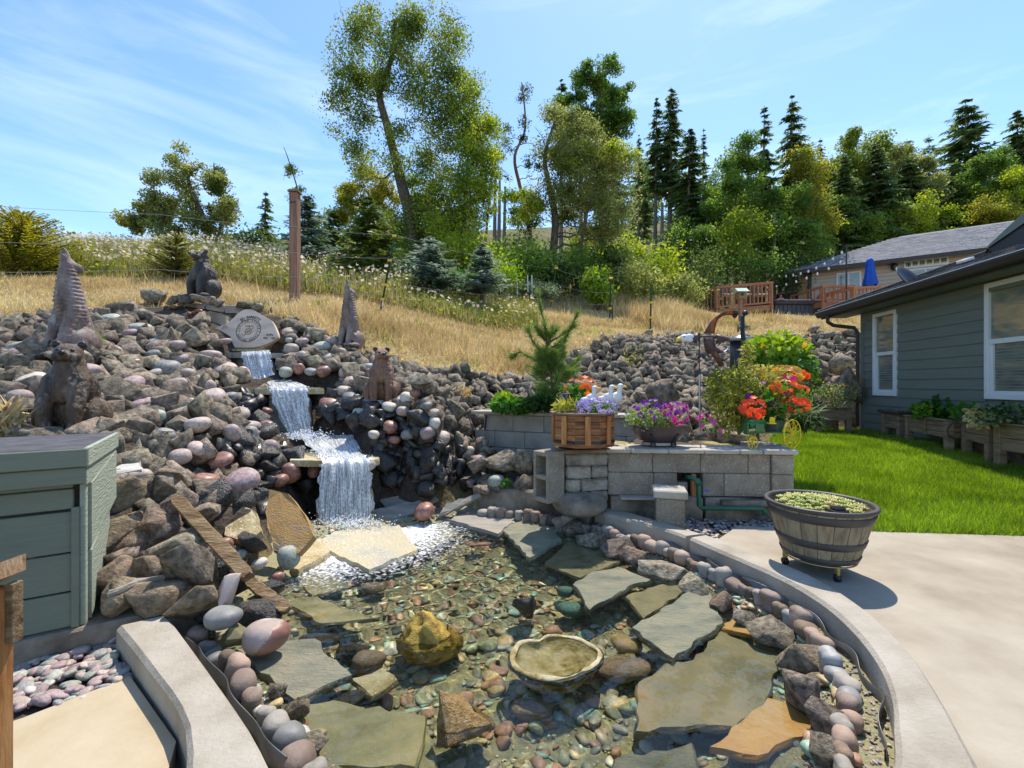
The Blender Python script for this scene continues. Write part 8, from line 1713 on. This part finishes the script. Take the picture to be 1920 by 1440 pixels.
for lab, Y, tr, crn, n, lf, mt in [('light green maple leaning left of the dark firs', 29, [(1360,540),(1365,450),(1385,350)], [(1385,290,30,34),(1350,340,40,40),(1390,370,40,50),(1340,420,50,50),(1420,300,20,30)], 6500, .24, 't_maple'),
    ('yellow leafed small tree at the foot of the dark firs', 26, [(1400,540),(1400,480),(1400,420)], [(1395,430,40,36),(1370,480,40,30)], 3000, .2, 't_bright'),
    ('dark shrubby oak in the shade left of the decks', 27, [(1290,540),(1300,480),(1300,420)], [(1290,460,50,46),(1330,480,40,40),(1260,490,30,30)], 4500, .2, 't_maple'),
    ('wind blown green tree behind the beige house ridge', 36, [(1605,540),(1605,420),(1610,300)], [(1605,275,30,30),(1640,280,30,24),(1590,330,44,44),(1550,340,36,50)], 6000, .28, 't_oak'),
    ('golden topped tree right of the broad fir', 38, [(1680,540),(1680,420),(1675,300)], [(1665,285,20,16),(1690,310,36,40),(1730,330,40,40),(1700,380,60,50)], 7000, .28, 't_olive'),
    ('bright sunlit tree between the broad fir and the pointed fir', 34, [(1720,540),(1725,460),(1730,400)], [(1720,400,50,40),(1760,420,40,40),(1690,430,40,40)], 5000, .25, 't_bright'),
    ('sunlit tree above the gable at the right edge', 36, [(1890,520),(1885,440),(1880,380)], [(1880,370,44,40),(1910,340,34,34),(1860,420,50,40),(1900,440,50,40)], 6500, .26, 't_bright'),
    ('blue green leafy tree under the pointed fir', 38, [(1830,520),(1840,440),(1845,340)], [(1850,310,30,30),(1830,370,40,50),(1870,300,24,24)], 4500, .28, 't_maple'),
    ('small yellow tree beside the tallest dark fir', 29, [(1510,540),(1512,420),(1512,320)], [(1512,295,22,18),(1525,330,30,30),(1530,400,40,50)], 3200, .24, 't_gold'),
    ('dark shrubby tree between the firs over the hot tub', 28, [(1460,560),(1465,480),(1470,400)], [(1450,450,50,50),(1500,460,50,46),(1470,390,44,40)], 6500, .24, 't_maple'),
    ('green tree hidden by the roof ridge', 33, [(1560,540),(1560,460),(1565,400)], [(1560,420,50,50),(1600,440,44,40),(1640,430,50,40)], 5500, .25, 't_maple'),
    ('leafy tree in the far right wood', 40, [(1770,520),(1780,460),(1780,420)], [(1790,430,60,40),(1840,440,50,36)], 5000, .28, 't_oak'),
    ('tree with warm brown leaves by the gable', 35, [(1900,520),(1895,470),(1890,430)], [(1890,410,40,20),(1850,390,30,20)], 2200, .25, 't_gold')]:
    broadleaf('leafy_tree', lab, Y, tr, crn, n, lf, M and mt, .16, 50, cr=.62, group=GT)
for lab, Y, px, y0, y1, rp, mt, st in [('slim blue spruce right of the wooden fence post', 12.6, 577, 545, 368, 42, 'n_blue', .3),('green gold spruce with silvery tips in front of the golden oak', 12.2, 690, 552, 372, 58, 'n_green', .15),
    ('round blue spruce right of the leaning green fence post', 12.2, 808, 558, 446, 48, 'n_blue', .15),('small blue spruce with a dark trunk on the right of the row', 12.6, 904, 566, 458, 38, 'n_blue', .2),('thin dark conifer behind the two left spruces', 16, 625, 520, 400, 30, 'n_fir', .1)]:
    conifer('spruce_tree', lab, Y, px, y0, y1, rp, mt, nwh=20, nbr=7, start=st, droop=.05, r0=.075, bark='bark', spray=.75, group='small spruces along the fence', seg=9, up=.18, wind=.05)
t = conifer('silver_spruce_top', 'silver tipped upper half of the green gold spruce row', 12.6, 705, 480, 382, 34, 'n_blue', nwh=14, nbr=7, start=.2, droop=.05, r0=.04, bark='bark', spray=.8, group='small spruces along the fence', seg=8, up=.2, wind=.05)
conifer('golden_conifer', 'large round golden conifer at the left edge behind the large coyote', 9.2, 40, 535, 400, 88, 'n_yellow', nwh=28, nbr=24, start=.0, droop=-.1, r0=.05, bark='bark', spray=.2, cat='shrub', seg=15, up=.45, wind=0)
conifer('golden_conifer', 'smaller golden conifer left of the roaring bear', 9.6, 330, 528, 440, 48, 'n_yellow', nwh=16, nbr=14, start=.05, droop=-.05, r0=.04, bark='bark', spray=.25, cat='shrub', seg=12, up=.35, wind=0)
# undergrowth
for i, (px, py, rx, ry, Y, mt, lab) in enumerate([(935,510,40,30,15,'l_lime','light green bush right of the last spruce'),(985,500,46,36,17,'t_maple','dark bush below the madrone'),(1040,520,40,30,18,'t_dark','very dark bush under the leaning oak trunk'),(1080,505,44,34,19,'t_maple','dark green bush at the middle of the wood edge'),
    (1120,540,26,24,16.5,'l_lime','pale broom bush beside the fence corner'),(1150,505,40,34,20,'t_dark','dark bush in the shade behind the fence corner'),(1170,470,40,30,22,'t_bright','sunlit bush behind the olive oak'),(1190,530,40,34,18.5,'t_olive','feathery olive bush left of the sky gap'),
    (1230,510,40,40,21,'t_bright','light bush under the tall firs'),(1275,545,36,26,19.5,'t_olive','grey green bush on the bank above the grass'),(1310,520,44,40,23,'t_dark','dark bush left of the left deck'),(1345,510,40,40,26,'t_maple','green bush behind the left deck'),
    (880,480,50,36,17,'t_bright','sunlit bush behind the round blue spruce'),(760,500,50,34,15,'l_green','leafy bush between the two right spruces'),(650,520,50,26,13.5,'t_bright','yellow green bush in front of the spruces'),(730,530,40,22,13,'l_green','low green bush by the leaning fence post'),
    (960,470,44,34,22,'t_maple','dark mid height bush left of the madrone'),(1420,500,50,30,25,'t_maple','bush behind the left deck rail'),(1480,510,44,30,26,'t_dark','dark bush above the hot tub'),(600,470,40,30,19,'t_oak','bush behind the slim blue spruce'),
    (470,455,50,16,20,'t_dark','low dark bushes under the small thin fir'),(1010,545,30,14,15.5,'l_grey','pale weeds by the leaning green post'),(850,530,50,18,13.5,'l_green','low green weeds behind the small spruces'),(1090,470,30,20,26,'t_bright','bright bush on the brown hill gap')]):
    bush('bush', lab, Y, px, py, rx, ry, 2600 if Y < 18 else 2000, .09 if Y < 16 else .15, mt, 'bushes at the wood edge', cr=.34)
for i in range(8, 26):   # the wood goes on outside the picture
    x = (-1)**i*rng.uniform(26, 60) if i < 8 else rng.uniform(-4, 62); y = rng.uniform(30, 60) if i < 8 else rng.uniform(48, 75); px = 960+x/y*F
    if i >= 8 and px < 1150: x = y*rng.uniform(.25, 1.0); px = 960+x/y*F
    py = 720-(h1(x, y)-H)/y*F; hpx_ = rng.uniform(8, 13)/y*F; conifer('fir_tree', 'distant fir at the back of the wood', y, px, py, py-hpx_, rng.uniform(2.2, 3.2)/y*F, nwh=18, nbr=6, start=.15, r0=.2, group='distant firs', seg=5)

# ------------------------------------------------------------------ young pine in the block planter
def young_pine():
    base = at(1040, 772, 5.45); t = thing('young_pine', 'young long needled pine with two pale candle shoots in the grey block planter', 'pine', base); b = B(); T = []; s_ = 5.45/F
    E = lambda x, y, d=0: np.array(at(x, y, 5.45+d))
    def shoot(p, q, n, L_, spread, r=.012):
        b.tube([Vector(p), Vector((p+q)/2+rng.normal(size=3)*.01), Vector(q)], [r, r*.8, r*.5], 6, False); d = unit(q-p)
        for i in range(n):
            u = rng.uniform(.2, 1.0); c = p+(q-p)*u
            for k_ in range(14): dd = unit(d*(1.0-spread*.5)+rng.normal(size=3)*spread*.75); T.append((c, dd, L_*rng.uniform(.7, 1.15)))
    shoot(E(1040, 772), E(1032, 700), 10, .13, .9, .022); shoot(E(1032, 700), E(1020, 600), 14, .13, .7, .016); shoot(E(1020, 600), E(1010, 556), 22, .12, .28, .010)
    for i in range(78):
        a = rng.uniform(0, 2*PI); y = rng.uniform(655, 762); r = (45+7*math.sin(y*.1))*s_*rng.uniform(.5, 1.0)*(1 if y > 680 else .8); p = E(1036+rng.normal()*4, y+8); q = p+np.array([math.cos(a)*r, math.sin(a)*r, rng.uniform(.02, .13)]); shoot(p, q, 12, .12, .75, .007)
    for p, q in [((1038,680),(1062,632)),((1062,632),(1082,588)),((1030,670),(998,640)),((998,640),(990,616)),((1034,690),(975,660)),((975,660),(962,668)),((1036,720),(1085,672)),((1022,640),(1005,612)),((1024,640),(1046,615)),((1040,700),(1078,690)),((1034,650),(1052,650))]:
        shoot(E(*p), E(*q, rng.normal()*.05), 16, .115, .5, .009)
    for x, y in ((1022,612),(1010,618),(1036,616),(1064,628),(1076,612)): shoot(E(1030, y+30), E(x, y, rng.normal()*.05), 18, .12, .55)
    C = np.array([c for c, d, l in T]); D = np.array([d for c, d, l in T]); Ln = np.array([l for c, d, l in T])[:, None]; n = len(C); S_ = unit(np.cross(D, rng.normal(size=(n, 3))))*.0030; V = np.stack([C-S_, C+S_, C+D*Ln], 1).reshape(-1, 3)
    put('needles', np_mesh('needles', V-np.array(base), np.arange(3*n).reshape(n, 3)), M['n_pine'], t); Vt = np.array([tuple(v) for v in b.v])-np.array(base); me = bpy.data.meshes.new('branches'); me.from_pydata(Vt.tolist(), [], b.f); put('branches', me, M['bark'], t, False, True)
young_pine()

# ------------------------------------------------------------------ dry grass, meadow, weeds
def pxof(P): return 960+P[:, 0]/P[:, 1]*F, 720-(P[:, 2]-H)/P[:, 1]*F
n = 420000; P = np.column_stack([rng.uniform(-13, 16, n), rng.uniform(4.5, 21, n)]); P = P[np.abs(P[:, 0]/P[:, 1]) < 1.2]; P = P[rng.uniform(size=len(P)) < np.clip(1.25-(P[:, 1]-5)/15, .25, 1)]
P = np.column_stack([P, hf(P[:, 0], P[:, 1])]); px, py = pxof(P); jit = rng.normal(size=len(P))*6
gz_ = ~inpoly(px+jit, py+jit*.6, ROCK_PX) & (py < 740+jit) & (px < 1660) & ~inpoly(P[:, 0], P[:, 1], LAWN) & ~((P[:, 0] > -.6) & (P[:, 0] < 2.9) & (P[:, 1] < 6.6)); P = P[gz_]; px, py = pxof(P)
patch = snoise(P*[1, 1, 0], .9, 21); p2 = snoise(P*[1, 1, 0], 3.1, 22)
tall = .05+.12*np.clip(patch+.4, 0, 1)*rng.uniform(.4, 1, len(P))+.25*(rng.uniform(size=len(P)) < .05)*np.clip(patch+.5, 0, 1)
near_edge = inpoly(px, py, [(480,640),(520,590),(640,620),(700,640),(900,690),(1000,700),(1000,660),(700,600),(560,570)]); tall += near_edge*rng.uniform(0, .16, len(P)); bank = inpoly(px, py, [(1100,560),(1180,545),(1330,600),(1330,625),(1240,620),(1150,590)]); tall += bank*rng.uniform(.15, .45, len(P))
M['dry'] = leafmat('dry_grass', (.4, .29, .13), (.56, .43, .22), (.66, .54, .31), transl=.3, vary=.3, scale=.7, hv=.012, rough=.7); M['drygreen'] = leafmat('half_green_grass', (.2, .22, .04), (.33, .31, .07), transl=.35, vary=.3, scale=1.2)
gr = (p2+.35*patch > .42) & (rng.uniform(size=len(P)) < .75)
for sel, m_, lab in ((~gr, 'dry', 'straw coloured dry grass covering the slope below the fence'), (gr, 'drygreen', 'patches of half green grass on the dry slope')):
    V, Fc = blades(P[sel], tall[sel], .010+.0016*(P[sel, 1]-5), lean=.9); tag(put('dry_grass', np_mesh('dry_grass', V, Fc), M[m_]), lab, 'grass', kind='stuff')
# meadow of pale flowers behind the left of the fence
n = 60000; P = np.column_stack([rng.uniform(-16, 2.5, n), rng.uniform(9.3, 17.5, n)]); P = np.column_stack([P, hf(P[:, 0], P[:, 1])]); px, py = pxof(P)
k_ = (P[:, 1] > 9.6+.25*np.sin(P[:, 0]*1.7)+np.clip(P[:, 0]+3, 0, 9)*.5) & (px > -150) & (px < 1010); P = P[k_]; n = len(P); hgt = rng.uniform(.25, .95, n)*(.75+.3*snoise(P*[1, 1, 0], 1.1, 31)); hgt *= np.where(P[:, 0] > -2.5, .62, 1)
V, Fc = blades(P, hgt, .022, lean=.45); tag(put('meadow_grass', np_mesh('meadow_stalks', V, Fc), leafmat('meadow_stalks', (.2, .19, .06), (.36, .31, .12), (.5, .42, .22), transl=.35, vary=.35)), 'tall meadow stalks behind the fence', 'meadow grass', kind='stuff')
k_ = rng.uniform(size=n) < .75; Q = P[k_]+np.stack([rng.normal(size=k_.sum())*.08, rng.normal(size=k_.sum())*.08, hgt[k_]*rng.uniform(.1, .85, k_.sum())], 1); V, Fc = leaf_quads(Q, rng.uniform(.07, .16, len(Q)), rng.uniform(.03, .07, len(Q)))
tag(put('meadow_leaves', np_mesh('meadow_leaves', V, Fc), leafmat('meadow_leaves', (.08, .14, .02), (.22, .27, .04), (.32, .33, .07), transl=.4, vary=.35)), 'yellow green meadow plants and brambles behind the fence', 'meadow plants', kind='stuff')
k_ = (rng.uniform(size=n) < .15) & (hgt > .35); Q = P[k_]+np.stack([rng.normal(size=k_.sum())*.05, rng.normal(size=k_.sum())*.05, hgt[k_]*1.02], 1); V, Fc = leaf_quads(Q, rng.uniform(.05, .11, len(Q)), rng.uniform(.05, .09, len(Q)), N=rng.normal(size=(len(Q), 3)), D=rng.normal(size=(len(Q), 3))*[1, 1, .35])
tag(put('meadow_flowers', np_mesh('meadow_flowers', V, Fc), mk('pale_umbels', [(.5, .42, .28), (.66, .58, .44), (.76, .7, .58)], scale=8, rough=.7, island=.15, transl=.3)), 'pale cream flower heads over the meadow', 'flowers', kind='stuff')
# yellow dandelions
Q = np.column_stack([rng.uniform(-8, 5, 900), rng.uniform(6, 11, 900)]); Q = np.column_stack([Q, hf(Q[:, 0], Q[:, 1])+rng.uniform(.08, .25, 900)]); px, py = pxof(Q); Q = Q[~inpoly(px, py, ROCK_PX) & (py < 700) & (snoise(Q*[1, 1, 0], 1.3, 41) > .25)][:150]
V, Fc = fl_mesh(Q, np.tile([0, -.5, .8], (len(Q), 1)), .022, 7); tag(put('dandelions', np_mesh('dandelions', V, Fc), petal('dandelion_petals', (.75, .55, .02), (.85, .65, .04))), 'small yellow dandelions scattered in the dry grass', 'flowers', kind='stuff')
# weeds on the pile
for lab, px, py, rx, ry, n_, L_, m_ in [('green grass tuft beside the large howling coyote', 172, 640, 14, 20, 60, .2, 'l_lime'),('straw grass clump at the left edge beside the pump house lid', 15, 790, 22, 36, 130, .26, 'dry'),('small round leaved weed left of the hollow block', 950, 908, 12, 10, 26, .05, 'l_green'),
    ('straggly yellow weed on the right rock slope', 1185, 665, 22, 26, 60, .12, 'l_yellow'),('pale weed at the grass edge behind the young pine', 1120, 620, 36, 10, 50, .13, 'l_lime'),('dry twigs and straw on the rocks right of the brown bear', 865, 735, 22, 12, 60, .16, 'dry'),('green weed on the soil patch by the house', 1575, 640, 12, 8, 20, .12, 'l_green')]:
    p = hit(px, py+ry); Y = p.y; s_ = Y/F; t = thing('weed', lab, 'weed', p); C, d = blob_pts(n_, at(px, py, Y-.1), (rx*s_, rx*s_*.7, ry*s_), .2); V, Fc = leaf_quads(C, L_*rng.uniform(.6, 1.2, n_), (.9 if 'round' in lab else .12)*L_*np.ones(n_), D=rng.normal(size=(n_, 3))*[.6, .6, .3]+[0, 0, .7 if 'round' not in lab else 0]); put('blades', np_mesh('blades', V-np.array(p), Fc), M[m_], t)
# ------------------------------------------------------------------ fence
t = thing('fence_post', 'tall weathered wooden fence post with a cap and tension knobs', 'fence post', at(553, 568, 8.5)); s_ = 8.5/F; Hp = 210*s_
b = B(); b.box((0, 0, Hp/2-.1), (15*s_, 15*s_, Hp+.1), None, .008); b.put('post_timber', M['post'], t); b = B(); b.box((0, 0, Hp-.03), (20*s_, 20*s_, .03), None, .006); b.box((0, 0, Hp-.005), (17*s_, 17*s_, .025), None, .006); b.put('post_cap', M['planterwood'], t)
for dx in (-2.5, 2.5): b = B(); b.tube([(dx*s_, -8*s_, Hp-24*s_), (dx*s_, -6.5*s_, Hp-24*s_)], 2*s_, 8); b.put('knob', M['black'], t)
b = B(); b.lathe([(16*s_, -.05), (11*s_, .04), (8*s_, .06)], 10); b.put('footing', M['conc_old'], t)
M['tpost'] = mk('green_steel_post', [(.01, .045, .03), (.02, .07, .045)], scale=4, rough=.5, metal=.3); M['tblack'] = mk('dark_steel_post', [(.015, .018, .016), (.03, .035, .03)], scale=4, rough=.5); M['ins'] = mk('yellow_insulator', [(.75, .45, .01), (.85, .55, .02)], scale=4, rough=.4)
TP = [(711, 590, 742, 432, 9.3, (443, 487, 531, 557), 'leaning green steel fence post right of the wooden post'), (1031, 580, 1043, 500, 16.2, (503, 534, 560), 'leaning green steel fence post behind the young pine'), (1143, 602, 1145, 520, 15.2, (522, 575), 'dark steel fence post at the fence corner'), (1148, 600, 1148, 572, 15.0, (), 'short steel stake beside the corner fence post'), (1219, 628, 1221, 537, 13.6, (566, 592), 'dark steel fence post at the top of the right rock slope')]
for x0, y0, x1, y1, Y, ins, lab in TP:
    p, q = at(x0, y0+6, Y), at(x1, y1, Y); t = thing('fence_post', lab, 'fence post', p, group='steel fence posts'); L_ = (q-p); m_ = p.lerp(q, .72); w_ = .022 if Y < 12 else .028
    b = B(); b.tube([p, m_], w_, 4); b.tube([p+Vector((0, -w_, 0)), m_+Vector((0, -w_, 0))], w_*.5, 4); b.put('shaft', M['tblack'], t, True); b = B(); b.tube([m_, q], w_, 4); b.put('green_tip', M['tpost'], t, True)
    for yy in ins: f_ = (yy-y0)/(y1-y0); c = p.lerp(q, f_); s_ = Y/F; b = B(); b.box(c+Vector((0, -w_*1.3, 0)), (max(7*s_, .075), .05, max(3.5*s_, .045)), None, .008); b.put('insulator', M['ins'], t, True)
    if x0 == 711: b = B(); b.box(at(717, 567, 9.28), (.035, .012, .17), (0, .12, 0), .005); b.put('white_tag', M['trim'], t, True)
M['wire'] = mk('grey_fence_wire', [(.4, .39, .36), (.5, .49, .46)], scale=4, rough=.4, metal=.3)
def wire(pts, lab, sag=.05, r=.003):
    pts = [Vector(p) for p in pts]; b = B()
    for p, q in zip(pts[:-1], pts[1:]): b.tube([p.lerp(q, i/10)+Vector((0, 0, -sag*4*(i/10)*(1-i/10))) for i in range(11)], r, 4, False)
    tag(b.put('fence_wire', M['wire']), lab, 'wire', 'wires of the fence')
fr = ['top', 'second', 'third', 'lowest']
for k_, (ya, yb, yc, yd, ye) in enumerate([(408, 425, 440, 503, 522), (462, 474, 484, 530, 548), (505, 519, 529, 555, 570), (540, 551, 552, 572, 590)]):
    ti = (yb-432)/(590-432); xt = 742-31*(yc-432)/(590-432)
    wire([at(-260, ya-40+k_*22, 6.8), at(300, ya-6+k_*3, 7.9), at(553, yb, 8.4), at(xt, yc, 9.28)], fr[k_]+' wire of the fence left of the leaning green post', .03)
    wire([at(xt, yc, 9.28), at(1040-k_*3, yd, 16.2), at(1145, ye, 15.2)], fr[k_]+' wire of the fence right of the leaning green post', .12, .0035)
for px, y0, y1, lab in [(970, 556, 516, 'left of three white stakes in the weeds'), (990, 548, 516, 'middle of three white stakes in the weeds'), (998, 558, 516, 'right of three white stakes in the weeds')]:
    p = at(px, y0, 15.2); b = B(); b.tube([p, at(px-1, y1, 15.2)], .02, 6); tag(b.put('stake', M['trim']), lab, 'stake', 'white stakes in the weeds')
b = B(); b.box(at(949, 535, 14.8), (.28, .03, .11), (0, .05, 0), .01); b.tube([at(952, 540, 14.8), at(952, 560, 14.8)], .015, 5); tag(b.put('small_sign', M['cap']), 'small grey blank sign board between the spruce and the white stakes', 'sign')

# things under or at the water receive the light bent by it
for o in bpy.data.objects:
    if o.type == 'MESH' and o is not wo:
        n = o.name.split('.')[0]
        if n in ('pond_bed', 'pebble_bed', 'pebble', 'flagstone', 'pond_rock', 'hollow_stone', 'rim_rock', 'gravel', 'river_stone', 'boulder', 'edging_stone'): o.cycles.is_caustics_receiver = True
